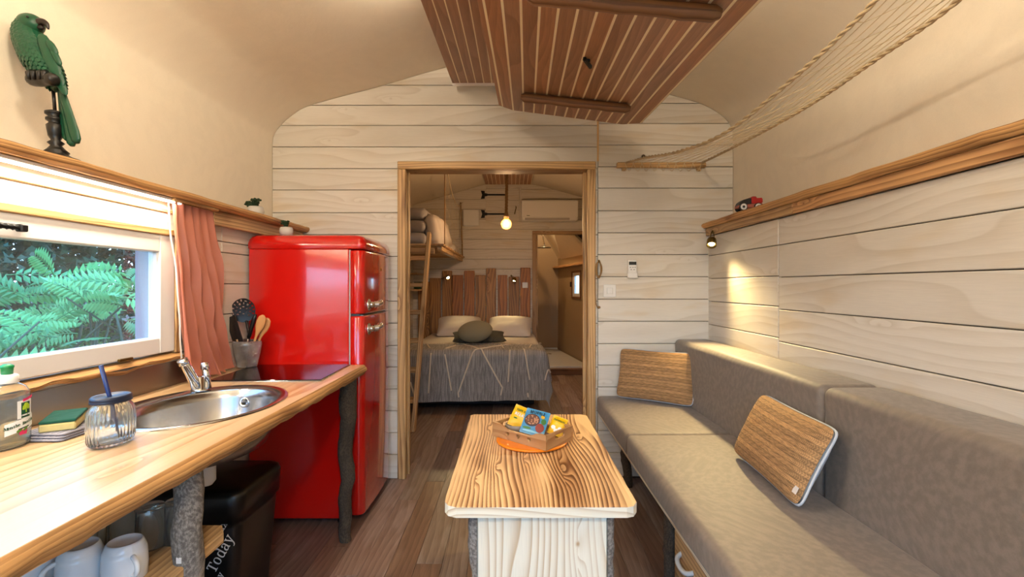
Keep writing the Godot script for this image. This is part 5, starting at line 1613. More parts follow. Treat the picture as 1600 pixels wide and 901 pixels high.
func packet(label: String, lo: Vector3, hi: Vector3, roll: float, w: float, kind: int, tray: Transform3D):
	var ey := (hi - lo).normalized()
	var ex := Vector3(cos(roll), 0, -sin(roll) * 0.5)
	ex = Vector3(1, -0.08 if kind == 0 else -0.04, 0.25)
	ex = (ex - ey * ex.dot(ey)).normalized()
	var h := (hi - lo).length()
	var X := Transform3D(Basis(ex, ey, ex.cross(ey)), (lo + hi) / 2)
	var o := thing("packet", label, "packet", lo)
	var lx := here * X
	var base: Color = [Color(0.86, 0.66, 0.0), Color(0.22, 0.50, 0.66), Color(0.88, 0.68, 0.0)][kind]
	var fm := mat("packet_foil", base, 0.32)
	var z := func(x: float, y: float) -> float:
		var a: float = clampf(absf(x) / (w / 2), 0, 1)
		var b: float = clampf(absf(y) / (h / 2 - 0.006), 0, 1)
		return 0.009 * (1.0 - pow(a, 2.4)) * (1.0 - pow(b, 3.0)) + 0.0006
	for s in [1, -1]:
		part("foil_face" if s > 0 else "foil_back", Mb.new(lx).smooth(true).grid(16, 18, func(u, v):
			var x: float = (u - 0.5) * w
			var y: float = (v - 0.5) * h
			return Vector3(x, y, s * z.call(x, y)), Vector2.ONE, s < 0), fm, o)
	var dot := func(b: Mb, x: float, y: float, rx: float, ry: float, lift: float, n := 16):
		for i in n:
			var a0 := TAU * i / n; var a1 := TAU * (i + 1) / n
			for q in 3:
				var r0 := q / 3.0; var r1 := (q + 1) / 3.0
				var P := func(r: float, a: float) -> Vector3:
					var xx: float = x + cos(a) * rx * r
					var yy: float = y + sin(a) * ry * r
					return Vector3(xx, yy, z.call(xx, yy) + lift)
				b.quad(P.call(r0, a0), P.call(r1, a0), P.call(r1, a1), P.call(r0, a1), Vector2(), Vector2(), Vector2(), Vector2())
	var word := func(b: Mb, s: String, size: float, x: float, y: float, bold := true):
		b.text(s, size, Transform3D(Basis(), Vector3(x, y, z.call(x, y) + 0.0012)), bold, 0.0008)
	var dk := mat("dark_print", Color(0.04, 0.07, 0.05), 0.5)
	var wh := mat("white_print", Color(0.9, 0.9, 0.88), 0.5)
	var gr := mat("green_print", Color(0.12, 0.36, 0.08), 0.5)
	if kind == 0:
		var b := Mb.new(lx); word.call(b, "TIME TO", 0.012, -0.012, 0.024); part("print", b, gr, o)
		b = Mb.new(lx); word.call(b, "RELAX", 0.017, -0.010, 0.006); part("print", b, wh, o)
		b = Mb.new(lx); dot.call(b, -0.026, -0.011, 0.009, 0.003, 0.0008); part("print", b, gr, o)
	elif kind == 1:
		var b := Mb.new(lx); word.call(b, "MUESLI", 0.017, 0.0, 0.037); part("print", b, dk, o)
		b = Mb.new(lx); dot.call(b, -0.012, 0.004, 0.032, 0.026, 0.0006, 28); part("bowl_rim_print", b, mat("bowl_print", Color(0.12, 0.10, 0.16), 0.5), o)
		b = Mb.new(lx); dot.call(b, -0.012, 0.006, 0.029, 0.022, 0.0009, 28); part("cereal_print", b, mat("cereal_print", Color(0.36, 0.20, 0.13), 0.6), o)
		b = Mb.new(lx)
		R.seed = 6
		for i in 34:
			var a := rnd(0, TAU); var r := sqrt(rnd(0, 1))
			dot.call(b, -0.012 + cos(a) * r * 0.026, 0.006 + sin(a) * r * 0.019, 0.0032, 0.0026, 0.0013, 7)
		part("flake_print", b, mat("flake_print", Color(0.66, 0.46, 0.33), 0.6), o)
		b = Mb.new(lx); dot.call(b, 0.026, 0.026, 0.008, 0.008, 0.0008); part("gold_dot_print", b, mat("gold_print", Color(0.78, 0.60, 0.10), 0.5), o)
		var lm := mat("leaf_print", Color(0.20, 0.42, 0.16), 0.5)
		b = Mb.new(lx); dot.call(b, 0.034, 0.008, 0.010, 0.012, 0.0006); part("leaf_print", b, lm, o)
		b = Mb.new(lx); dot.call(b, -0.024, -0.030, 0.018, 0.005, 0.0008); part("leaf_print", b, lm, o)
		b = Mb.new(lx); dot.call(b, 0.026, -0.020, 0.017, 0.018, 0.0008); part("orange_print", b, mat("orange_print", Color(0.50, 0.13, 0.06), 0.5), o)
		b = Mb.new(lx); dot.call(b, -0.005, -0.040, 0.035, 0.004, 0.0008); part("pale_print", b, mat("pale_blue_print", Color(0.50, 0.72, 0.80), 0.5), o)
	else:
		var b := Mb.new(lx); word.call(b, "INFUSION", 0.0095, 0.0, 0.020); part("print", b, gr, o)
		b = Mb.new(lx)
		for q in [[-0.014, -0.010, 0.5], [0.014, -0.010, -0.5], [0.0, -0.020, 0.0]]:
			dot.call(b, q[0], q[1], 0.0095, 0.0075, 0.0008)
		part("white_leaf_print", b, wh, o)

# a board along z with a wavy natural front edge at xf (back edge at xb)
func live_board(xb: float, xf: float, y0: float, y1: float, z0: float, z1: float, sd: int) -> Array:
	var nz := noise(sd, 1.0, 3)
	var n := 70
	var s := signf(xf - xb)
	var edge := func(z: float, v: float) -> Vector3:   # v 0 upper corner, 1 lower corner
		var w := 0.012 * nz.get_noise_2d(z * 2.6, 1.0) + 0.006 * nz.get_noise_2d(z * 11.0, 7.0)
		var bul: float = 0.010 * sin(PI * v) * (1.0 + nz.get_noise_2d(z * 5.0, 30.0)) - 0.012 * v * (0.4 + nz.get_noise_2d(z * 3.0, 60.0))
		return Vector3(xf + s * (w + bul), lerp(y1, y0, v) - 0.003 * nz.get_noise_2d(z * 7.0, 90.0) * v, z)
	var flat := mb()
	var front := mb().smooth(true)
	for i in n:
		var za: float = lerp(z0, z1, float(i) / n)
		var zb: float = lerp(z0, z1, float(i + 1) / n)
		var a: Vector3 = edge.call(za, 0.0); var b: Vector3 = edge.call(zb, 0.0)
		var c: Vector3 = edge.call(za, 1.0); var d: Vector3 = edge.call(zb, 1.0)
		var q := [Vector3(xb, y1, za), a, b, Vector3(xb, y1, zb)]
		var r := [Vector3(xb, y0, za), Vector3(xb, y0, zb), d, c]
		if (s > 0) == (z0 < z1):
			q.reverse(); r.reverse()
		for p in [q, r]:
			flat.quad(p[0], p[1], p[2], p[3], Vector2(p[0].z, p[0].x), Vector2(p[1].z, p[1].x), Vector2(p[2].z, p[2].x), Vector2(p[3].z, p[3].x))
	front.grid(n, 6, func(u, v): return edge.call(lerp(z0, z1, u), v), Vector2(absf(z1 - z0), y1 - y0 + 0.02), (s > 0) == (z0 > z1))
	for z in [z0, z1]:
		flat.quad(Vector3(xb, y0, z), edge.call(z, 1.0), edge.call(z, 0.0), Vector3(xb, y1, z), Vector2(), Vector2(0.1, 0), Vector2(0.1, 0.03), Vector2(0, 0.03))
	return [flat, front]

func build_shelves():
	R.seed = 51
	var o := thing("wall_shelf", "scorched pine shelf with a live edge above the kitchen window, holding the parrot statue", "shelf", Vector3(-1.40, 1.503, -0.8))
	var lb := live_board(-1.484, -1.254, 1.523, 1.553, 1.30, -2.968, 61)
	part("board", lb[0], M.burnt_trim, o)
	part("live_edge", lb[1], M.live_edge, o)
	part("fascia", mb().slab(Vector3(-1.314, 1.458, -2.965), Vector3(-1.290, 1.523, -2.08), 0.003, 2, roff(0.3)), M.burnt[0], o)
	var p := thing("wall_shelf", "scorched pine shelf with a live edge above the sofa, holding the toy car", "shelf", Vector3(1.27, 1.503, -1.0))
	lb = live_board(1.367, 1.182, 1.546, 1.577, 1.30, -2.968, 67)
	part("board", lb[0], M.burnt_trim, p)
	part("live_edge", lb[1], M.live_edge, p)
	for z in [[-2.965, -2.05], [-2.048, -1.10], [-1.098, 1.30]]:
		part("fascia", mb().slab(Vector3(1.196, 1.500, z[0]), Vector3(1.2145, 1.546, z[1]), 0.003, 2, roff(0.3)), M.burnt[R.randi() % 3], p)
	parrot()
	succulent("small potted succulent with drooping sprigs on the end of the wall shelf", Vector3(-1.345, 1.5535, -2.52), 0.038, true)
	succulent("small potted succulent standing on top of the red fridge", Vector3(-1.175, 1.4515, -2.50), 0.032, false)
	toy_car()
	hammock()

func succulent(label: String, at: Vector3, r: float, droop: bool):
	var o := thing("potted_succulent", label, "plant", at)
	R.seed = 71 if droop else 72
	part("pot", mb().smooth(true).lathe([Vector2(0, 0), Vector2(r * 0.72, 0), Vector2(r * 0.98, r * 0.3), Vector2(r * 1.08, r * 0.75), Vector2(r * 0.98, r * 1.25), Vector2(r * 0.86, r * 1.42), Vector2(r * 0.8, r * 1.38), Vector2(r * 0.8, r * 1.2), Vector2(0, r * 1.2)], 26, Transform3D(Basis(), at)), mat("pot_glaze", Color(0.74, 0.71, 0.67), 0.6), o)
	var b := mb().smooth(true)
	var top := at + Vector3(0, r * 1.25, 0)
	for k in (16 if droop else 11):
		var a := rnd(0, TAU)
		var out := Vector3(cos(a), 0, sin(a))
		var reach := r * rnd(0.3, 0.95)
		var tip := top + out * reach + Vector3(0, r * rnd(0.5, 1.1), 0)
		if droop and k < 7:
			tip = top + Vector3(-r * rnd(0.6, 1.55), r * rnd(0.15, 0.8), rnd(-0.4, 0.4) * r)
		var pts := smooth_path([top + out * r * 0.1, top.lerp(tip, 0.6) + Vector3(0, r * 0.3, 0), tip], 4)
		for p in pts:
			for q in 3:
				var d := Vector3(rnd(-1, 1), rnd(-0.3, 1), rnd(-1, 1)).normalized()
				b.ball(p + d * r * 0.14, Vector3(0.12, 0.09, 0.12) * r * rnd(0.9, 1.5), 6, 4, Basis(d.cross(Vector3(0.3, 0.5, 0.8)).normalized(), rnd(0, 3)))
	var lm := mat("succulent_green", Color(0.10, 0.20, 0.075), 0.6)
	part("leaves", b, lm, o).set_meta("kind", "stuff")

func parrot():
	R.seed = 81
	var base := Vector3(-1.345, 1.5535, -1.42)
	var o := thing("parrot_statue", "green parrot figurine perched on a turned dark wood stand upon the shelf", "statue", base)
	var s := 528.0
	var P := func(x: float, y: float, dz := 0.0) -> Vector3: return Vector3((x - 800.0) / s, EYE - (y - 447.0) / s, -1.42 + dz)
	var green := mat("green_lacquer", Color(0.02, 0.26, 0.165), 0.36)
	var dark := mat("dark_turned_wood", Color(0.045, 0.03, 0.025), 0.35)
	# stand
	var prof := [Vector2(0, 0), Vector2(0.056, 0), Vector2(0.06, 0.004), Vector2(0.056, 0.010), Vector2(0.04, 0.016), Vector2(0.026, 0.026), Vector2(0.03, 0.032), Vector2(0.022, 0.040), Vector2(0.013, 0.052), Vector2(0.02, 0.06), Vector2(0.011, 0.068), Vector2(0.017, 0.08), Vector2(0.019, 0.098), Vector2(0.020, 0.112), Vector2(0.016, 0.116), Vector2(0.013, 0.121), Vector2(0.02, 0.127), Vector2(0.02, 0.133), Vector2(0.012, 0.138), Vector2(0.021, 0.145), Vector2(0.021, 0.151), Vector2(0.012, 0.155), Vector2(0, 0.156)]
	part("stand", mb().smooth(true).lathe(prof, 28, Transform3D(Basis(Vector3(0, 0, 1), 0.07), base)), dark, o)
	part("rod", mb().smooth(true).tube([P.call(86, 172), P.call(83, 136)], 0.0045, 8), dark, o)
	var pb := mb().smooth(true)
	pb.tube(smooth_path([P.call(57, 127, 0.016), P.call(72, 131, 0.024), P.call(90, 131, 0.032), P.call(107, 134, 0.040)], 4), [0.013, 0.0175, 0.0185, 0.018, 0.0175, 0.0185, 0.019, 0.018, 0.0175, 0.018, 0.0185, 0.017, 0.012], 14)
	for k in [[0, 86.0], [1, 93.0], [2, 77.0], [3, 70.0]]:
		pb.tube([P.call(k[1] - 2, 120, 0.036), P.call(k[1], 125, 0.048), P.call(k[1] + 1, 135, 0.048)], [0.006, 0.0075, 0.005], 8)
	part("perch", pb, dark, o, "dark log perch with the claws")
	# body along its spine
	var spine := smooth_path([P.call(93, 140), P.call(84, 126), P.call(73, 110), P.call(62, 94), P.call(53, 76), P.call(46, 59), P.call(45, 45), P.call(51, 34), P.call(56, 28)], 5)
	var rk := [0.014, 0.024, 0.033, 0.038, 0.0385, 0.036, 0.0315, 0.023, 0.004]
	var rr := []
	for i in spine.size():
		var q := float(i) / 5.0
		var a := int(minf(q, 7))
		rr.append(lerp(float(rk[a]), float(rk[a + 1]), q - a))
	part("body", mb().smooth(true).tube(spine, rr, 20), green, o)
	part("head", mb().smooth(true).ball(P.call(50, 39, 0.003), Vector3(0.036, 0.030, 0.029), 20, 12, Basis(Vector3(0, 0, 1), -0.15)), green, o)
	# overlapping scales
	var fb := mb()
	for i in range(3, spine.size() - 3, 1):
		var c: Vector3 = spine[i]
		var t: Vector3 = (spine[i - 1] - spine[i + 1]).normalized()      # towards the tail
		var nx := t.cross(Vector3(0, 0, 1)).normalized()
		var ny := nx.cross(t).normalized()
		var m := 11
		for j in m:
			var a: float = TAU * (j + 0.5 * (i % 2)) / m
			var d := nx * cos(a) + ny * sin(a)
			var r: float = rr[i]
			var sz := 0.0195 * clampf(r / 0.036, 0.55, 1.0)
			var p: Vector3 = c + d * (r + 0.0005)
			var sidev := t.cross(d).normalized()
			var tipv: Vector3 = p + t * sz * 1.25 + d * 0.0042
			var l1: Vector3 = p + sidev * sz * 0.62 + t * sz * 0.5 + d * 0.0016
			var l2: Vector3 = p - sidev * sz * 0.62 + t * sz * 0.5 + d * 0.0016
			var mid: Vector3 = p + t * sz * 0.55 + d * 0.0048
			var root: Vector3 = p - t * sz * 0.3 - d * 0.001
			fb.tri(root, l1, mid, Vector2(), Vector2(), Vector2()); fb.tri(l1, tipv, mid, Vector2(), Vector2(), Vector2())
			fb.tri(tipv, l2, mid, Vector2(), Vector2(), Vector2()); fb.tri(l2, root, mid, Vector2(), Vector2(), Vector2())
	part("plumage", fb, green, o).set_meta("kind", "stuff")
	# folded wing with long stepped feathers on the side towards the room
	var rows := [[Vector2(76, 60), Vector2(92, 96), 0.016, 0.030], [Vector2(78, 66), Vector2(99, 112), 0.017, 0.032], [Vector2(80, 76), Vector2(104, 126), 0.017, 0.031], [Vector2(82, 86), Vector2(109, 140), 0.015, 0.029], [Vector2(84, 96), Vector2(113, 153), 0.013, 0.026], [Vector2(92, 80), Vector2(106, 108), 0.009, 0.031], [Vector2(88, 70), Vector2(101, 92), 0.010, 0.033]]
	for w in rows:
		var a3: Vector3 = P.call(w[0].x, w[0].y, w[3] - 0.006)
		var b3: Vector3 = P.call(w[1].x, w[1].y, w[3] * 0.7)
		var d: Vector3 = (b3 - a3).normalized()
		var sd := d.cross(Vector3(0.35, 0, 1)).normalized()
		var nn := sd.cross(d)
		var rg := []
		for q in [[0.0, 0.3], [0.1, 0.75], [0.35, 1.0], [0.7, 0.95], [0.9, 0.7], [0.97, 0.4], [1.0, 0.08]]:
			var ring := []
			for j in 12:
				var an := TAU * j / 12
				ring.append(a3.lerp(b3, q[0]) + sd * cos(an) * w[2] * q[1] + nn * sin(an) * 0.0055 * q[1])
			rg.append(ring)
		part("wing_feather", mb().smooth(true).loft(rg), green, o)
	for k in 3:
		var a3: Vector3 = P.call(93 + k * 2, 138, -0.004 + 0.004 * k)
		var b3: Vector3 = P.call([104, 113, 122][k], [219, 228, 224][k], -0.004 + 0.003 * k)
		var d := (b3 - a3).normalized()
		var sd := d.cross(Vector3(0, 0, 1)).normalized()
		var rg := []
		for q in [[0.0, 0.55], [0.2, 0.7], [0.5, 0.85], [0.8, 1.0], [0.94, 0.9], [1.0, 0.35]]:
			var ring := []
			for j in 12:
				var an := TAU * j / 12
				ring.append(a3.lerp(b3, q[0]) + sd * cos(an) * 0.016 * q[1] + Vector3(0, 0, 1) * sin(an) * 0.006)
			rg.append(ring)
		var tb := mb().smooth(true).loft(rg)
		tb.fan(rg[-1])
		part("tail_feather", tb, green, o)
	var beak := smooth_path([P.call(62, 38, 0.006), P.call(71, 37, 0.008), P.call(78, 41, 0.009), P.call(80.5, 48.5, 0.009)], 5)
	var br := []
	for i in beak.size():
		br.append(lerp(0.0135, 0.002, pow(float(i) / (beak.size() - 1), 1.2)))
	var bb := mb().smooth(true).tube(beak, br, 12)
	bb.tube(smooth_path([P.call(63, 44, 0.006), P.call(70, 46, 0.008), P.call(73, 47, 0.008)], 4), [0.008, 0.0085, 0.008, 0.0075, 0.007, 0.006, 0.005, 0.004, 0.002], 10)
	part("beak", bb, mat("brown_beak", Color(0.10, 0.06, 0.05), 0.35), o)
	part("eye", mb().smooth(true).ball(P.call(59, 35, 0.030), Vector3(0.0035, 0.0035, 0.003), 10, 6), M.black, o)

func toy_car():
	var X := Transform3D(Basis(Vector3.UP, -0.05), Vector3(1.232, 1.5785, -2.50))
	var o := thing("toy_car", "red and black wooden toy car with white wheels on the shelf above the sofa", "toy", X.origin)
	var lx := here * X
	var r := 0.020
	var body := PackedVector2Array([Vector2(-0.062, 0.018), Vector2(0.062, 0.016), Vector2(0.062, 0.036), Vector2(0.055, 0.040), Vector2(-0.06, 0.030)])
	part("chassis", Mb.new(lx).prism(body, -0.026, 0.026, 0.002), mat("pink_wood", Color(0.62, 0.33, 0.26), 0.5), o)
	var cab := PackedVector2Array([Vector2(-0.060, 0.030)])
	cab.append(Vector2(-0.052, 0.046)); cab.append(Vector2(-0.036, 0.058)); cab.append(Vector2(-0.012, 0.065)); cab.append(Vector2(0.004, 0.066)); cab.append(Vector2(0.004, 0.036))
	part("rear_cab", Mb.new(lx).prism(cab, -0.026, 0.026, 0.002), mat("black_paint", Color(0.025, 0.025, 0.025), 0.4), o)
	part("bonnet", Mb.new(lx).prism(PackedVector2Array([Vector2(0.0045, 0.037), Vector2(0.0045, 0.068), Vector2(0.010, 0.075), Vector2(0.026, 0.075), Vector2(0.033, 0.066), Vector2(0.056, 0.068), Vector2(0.061, 0.060), Vector2(0.0615, 0.044), Vector2(0.055, 0.040)]), -0.026, 0.026, 0.002), mat("red_paint", Color(0.62, 0.02, 0.02), 0.35), o)
	for x in [-0.038, 0.036]:
		for s in [-1, 1]:
			var wx := Transform3D(Basis(Vector3.RIGHT, PI / 2 * s), Vector3(x, r + 0.0005, s * 0.028))
			var w := part("wheel", Mb.new(lx).smooth(true).lathe([Vector2(0, -0.004), Vector2(r, -0.004), Vector2(r, 0.004), Vector2(r * 0.9, 0.0055), Vector2(0, 0.0055)], 24, wx), mat("black_tyre", Color(0.03, 0.025, 0.025), 0.5), o)
			part("hub_ring", Mb.new(lx).smooth(true).lathe([Vector2(r * 0.34, 0.0056), Vector2(r * 0.34, 0.0066), Vector2(r * 0.8, 0.0066), Vector2(r * 0.8, 0.0056)], 24, wx), M.plastic_white, w)

func hammock():
	R.seed = 91
	# bar on the partition
	var o := thing("peg_rail", "short wooden rail on the plank wall where the storage net is tied", "rail", Vector3(0.92, 1.91, -2.955))
	part("rail", mb().slab(Vector3(0.645, 1.918, -2.968), Vector3(1.19, 1.950, -2.938), 0.004, 0, roff(0.3)), M.burnt_trim, o)
	for x in [0.69, 1.15]:
		part("bracket", mb().slab(Vector3(x - 0.012, 1.90, -2.968), Vector3(x + 0.012, 1.918, -2.945), 0.003), M.burnt[0], o)
	var n := thing("storage_net", "sagging cream string net slung under the roof above the sofa", "net", Vector3(0.9, 1.9, -2.94))
	var e1 := smooth_path([Vector3(0.70, 1.945, -2.935), Vector3(0.715, 1.875, -2.55), Vector3(0.735, 1.79, -2.15), Vector3(0.775, 1.748, -1.75), Vector3(0.845, 1.815, -1.43), Vector3(0.90, 1.895, -1.20), Vector3(0.93, 1.99, -0.90), Vector3(0.95, 2.06, -0.70)], 10)
	var e2 := smooth_path([Vector3(1.16, 1.945, -2.935), Vector3(1.13, 1.905, -2.55), Vector3(1.12, 1.88, -2.15), Vector3(1.12, 1.872, -1.8), Vector3(1.118, 1.885, -1.5), Vector3(1.116, 1.905, -1.20), Vector3(1.115, 1.99, -0.90), Vector3(1.115, 2.06, -0.70)], 10)
	for e in [e1, e2]:
		var b := mb().smooth(true)
		for ph in 2:
			var pts := []
			for i in e.size() * 3 - 2:
				var q: Vector3 = e[i / 3].lerp(e[mini(i / 3 + 1, e.size() - 1)], (i % 3) / 3.0)
				var a: float = i * 0.9 + ph * PI
				pts.append(q + Vector3(cos(a), sin(a), 0) * 0.0035)
			b.tube(pts, 0.0045, 6)
		part("edge_rope", b, tinted(M.rope, Color(0.72, 0.63, 0.49)), n)
	var mesh := mb().smooth(true)
	var k := e1.size()
	var m := 9
	var at := func(i: int, j: float) -> Vector3:
		var u := j / m
		var p: Vector3 = e1[i].lerp(e2[i], u)
		var sag: float = 0.012 * sin(PI * u) * sin(PI * i / (k - 1.0))
		return p - Vector3(0, sag, 0)
	# diamonds: two families of diagonals over a stretched net
	for j in range(1, m):
		var pts := []
		for i in k: pts.append(at.call(i, j ))
		mesh.tube(pts, 0.0014, 5, false)
	for i in range(-8, k - 1, 4):
		var pts := []
		for j in m + 1:
			var q: int = i + int(j * 0.9)
			if q >= 0 and q < k: pts.append(at.call(q, j))
		if pts.size() > 1: mesh.tube(pts, 0.0011, 5, false)
	part("mesh_strings", mesh, M.twine, n).set_meta("kind", "stuff")
	# loose loops hanging from the rail
	var lp := mb().smooth(true)
	for i in 9:
		var x := 0.69 + i * 0.052
		lp.tube(smooth_path([Vector3(x, 1.947, -2.937), Vector3(x + 0.006, 1.925, -2.932), Vector3(x + 0.026, 1.893, -2.934), Vector3(x + 0.046, 1.925, -2.932), Vector3(x + 0.052, 1.947, -2.937)], 4), 0.0016, 4)
	part("tie_loops", lp, M.twine, n)
	var far := thing("peg_rail", "short wooden rail hung from the roof on cords at the near end of the net", "rail", Vector3(1.03, 2.05, -0.69))
	part("rail", mb().slab(Vector3(0.90, 2.045, -0.70), Vector3(1.16, 2.073, -0.672), 0.004, 0, roff(0.3)), M.burnt_trim, far)
	for x in [0.92, 1.14]:
		part("cord", mb().smooth(true).tube([Vector3(x, 2.073, -0.686), Vector3(x, 2.40 if x < 1 else 2.335, -0.686)], 0.003, 6), M.rope, far)

func build_bedroom():
	R.seed = 61
	var nz := noise(15, 1.0, 3)
	# headboard of upright planks
	var hd := thing("headboard", "headboard of upright stained pine planks of uneven height behind the bed", "headboard", Vector3(-0.4, 0, -6.42))
	var pl := [[-1.255, -1.10, 1.25], [-1.096, -0.952, 1.300], [-0.933, -0.805, 1.396], [-0.80, -0.655, 1.340], [-0.637, -0.500, 1.396], [-0.488, -0.354, 1.340], [-0.345, -0.215, 1.430], [-0.19, -0.062, 1.340], [-0.046, 0.098, 1.318], [0.11, 0.245, 1.438]]
	for i in pl.size():
		var q = pl[i]
		part("plank", mb().slab(Vector3(q[0], 0.25, -6.447), Vector3(q[1], q[2], -6.41 + rnd(-0.006, 0.006)), 0.005, 1, Vector2(rnd(0, 1.5), rnd(0.1, 0.4))), M.head[R.randi() % 3], hd)
	# bed
	var bd := thing("bed", "double bed with white sheet against the plank headboard", "bed", Vector3(-0.39, 0, -5.45))
	part("base", mb().slab(Vector3(-1.02, 0.02, -6.36), Vector3(0.22, 0.26, -4.75), 0.01), mat("dark_base", Color(0.05, 0.055, 0.07), 0.8), bd)
	part("mattress", mb().rbox(Vector3(-0.39, 0.415, -5.46), Vector3(1.38, 0.31, 1.84), 0.05, 0.006, 8), M.linen, bd)
	# throw over the foot end
	var th := thing("bed_throw", "blue grey woven throw with tufted cream zigzags over the foot of the bed", "blanket", Vector3(-0.39, 0.58, -4.6))
	var TOP := 0.584
	var xr := 0.302; var xl := -1.09; var zf := -4.53
	var surf := func(s: float, t: float) -> Vector3:   # s across from the left edge, t along from the far edge (z=-4.95)
		var du: float = maxf(0.0, s - xr)
		var dl: float = maxf(0.0, xl - s)
		var dv: float = maxf(0.0, t - (zf + 4.97))
		var x: float = clampf(s, xl, xr)
		var z: float = -4.97 + minf(t, zf + 4.97)
		var h := maxf(du, dl)
		var drop := sqrt(h * h + dv * dv)
		var soft := smoothstep(0.0, 0.05, drop)
		var flare := 0.03 * soft + 0.10 * drop
		if drop > 1e-5:
			x += (du - dl) / drop * (flare + (0.05 * du if dv > 0.0 else 0.0))
			z += dv / drop * flare
			z += 0.010 * soft * sin(s * 23.0 + 2.0 * sin(s * 5.0)) * smoothstep(0.0, 0.3, dv)
			x += 0.012 * soft * sin(t * 21.0) * smoothstep(0.0, 0.3, du)
		return Vector3(x, TOP + 0.006 + 0.006 * nz.get_noise_2d(s * 2.5, t * 2.5) * (1.0 - soft) - drop * (0.985), z)
	var tt := cloud_tex(256, 256, 161, Color(0.44, 0.43, 0.43), Color(0.60, 0.585, 0.575), 9.0, 0.6, -0.4, 0.4, 0.10)
	var tm := mat("woven_throw", g(1.0), 0.95, 0.0, tt, Vector2(0.5, 0.5))
	part("cloth", mb().smooth(true).grid(64, 44, func(u, v): return surf.call(lerp(-1.25, xr + 0.30, u), v * (zf + 4.97 + 0.455 + 0.035 * (1.0 - u))), Vector2(1.85, 0.9), true), tm, th)
	var tuft := tinted(M.linen, Color(0.80, 0.75, 0.68))
	var foot: float = zf + 4.97
	var lines := [
		[Vector2(-0.76, foot + 0.03), Vector2(-0.775, foot + 0.40)], [Vector2(-0.63, foot + 0.04), Vector2(-0.565, foot + 0.38)],
		[Vector2(-0.02, 0.02), Vector2(-0.37, foot + 0.03), Vector2(-0.50, foot + 0.40), Vector2(-0.495, foot + 0.44)],
		[Vector2(-0.50, 0.03), Vector2(-0.27, foot + 0.03), Vector2(-0.09, foot + 0.35), Vector2(-0.105, foot + 0.42)],
		[Vector2(-0.02, foot + 0.0), Vector2(-0.035, foot + 0.30)], [Vector2(0.11, foot - 0.05), Vector2(0.165, foot + 0.28)], [Vector2(0.145, foot + 0.40), Vector2(0.15, foot + 0.44)],
		[Vector2(0.33, foot + 0.28), Vector2(0.52, foot + 0.02)], [Vector2(-0.57, 0.12), Vector2(-0.64, 0.34)], [Vector2(-0.11, 0.06), Vector2(-0.085, 0.30)], [Vector2(0.20, 0.06), Vector2(0.17, 0.30)],
		[Vector2(-0.87, 0.05), Vector2(-0.80, 0.3)], [Vector2(-0.95, foot + 0.3), Vector2(-0.90, foot + 0.44)]]
	for l in lines:
		var pts := []
		for i in l.size() - 1:
			for k in 14:
				var c: Vector2 = l[i].lerp(l[i + 1], k / 14.0)
				pts.append(surf.call(c.x, c.y) + Vector3(0, 0.003, 0.003))
		var e: Vector2 = l[-1]
		pts.append(surf.call(e.x, e.y) + Vector3(0, 0.003, 0.003))
		part("tufted_line", mb().smooth(true).tube(pts, 0.0075, 7), tuft, th)
	var fr := mb().smooth(true)
	for i in 90:
		var s: float = lerp(xl, xr, i / 89.0)
		var p: Vector3 = surf.call(s, 0.0)
		fr.tube([p + Vector3(0, 0.002, 0), p + Vector3(rnd(-0.01, 0.01), 0.010, -0.02), p + Vector3(rnd(-0.02, 0.02), 0.003, -0.05)], 0.003, 4)
	part("fringe", fr, tuft, th).set_meta("kind", "stuff")
	# pillows
	var lump := func(u, v): return 0.14 * nz.get_noise_2d(u * 2.0, v * 2.0)
	for k in 2:
		var c := Vector3([-0.66, -0.03][k], 0.635, [-6.02, -5.98][k])
		var bs := Basis(Vector3.UP, [0.06, -0.10][k]) * Basis(Vector3.RIGHT, -1.02)
		var o := thing("bed_pillow", ["white bed pillow at the ladder side of the headboard", "white bed pillow at the shower side under the lit reading spot"][k], "pillow", Vector3(c.x, 0.58, c.z))
		var X := here * Transform3D(bs, c + Vector3(0, 0.05, 0))
		part("pillow_front", Mb.new(X).pillow(Transform3D(), 0.56, 0.40, 0.19, 1, 22, 0.06, lump), M.linen, o)
		part("pillow_back", Mb.new(X).pillow(Transform3D(), 0.56, 0.40, 0.14, -1, 16, 0.06), M.linen, o)
	var pt := cloud_tex(128, 128, 171, Color(0.09, 0.09, 0.075), Color(0.36, 0.345, 0.29), 7.0, 7.0, -0.1, 0.1, 0.2, 2)
	var pc := thing("patterned_cushion", "flat dark patterned cushion under the sage cushion on the bed", "cushion", Vector3(-0.36, 0.59, -5.1))
	var PX := here * Transform3D(Basis(Vector3.UP, 0.12) * Basis(Vector3.RIGHT, -1.35), Vector3(-0.355, 0.648, -5.17))
	for s in [1, -1]:
		part("cushion_face", Mb.new(PX).pillow(Transform3D(), 0.60, 0.34, 0.10, s, 18, 0.12), mat("patterned_cotton", g(1.0), 0.95, 0.0, pt, Vector2(0.12, 0.12)), pc)
	var gc := thing("sage_cushion", "rounded sage green cushion lying in front of the white pillows", "cushion", Vector3(-0.39, 0.6, -5.0))
	var GX := here * Transform3D(Basis(Vector3.UP, -0.05) * Basis(Vector3(0, 0, 1), 0.12) * Basis(Vector3.RIGHT, -0.75), Vector3(-0.385, 0.722, -4.99))
	for s in [1]:
		part("cushion_body", Mb.new(GX).smooth(true).ball(Vector3.ZERO, Vector3(0.185, 0.13, 0.075), 28, 16), mat("sage_cotton", Color(0.45, 0.425, 0.345), 0.95), gc)
	# reading spots and switch on the headboard
	reading_lamp("lit brass reading spot on the headboard near the ladder", Vector3(-0.93, 1.29, -6.40), Vector3(-0.835, 1.305, -6.25), Vector3(-0.45, 0.75, -5.55), 0.5, 38.0, 60.0)
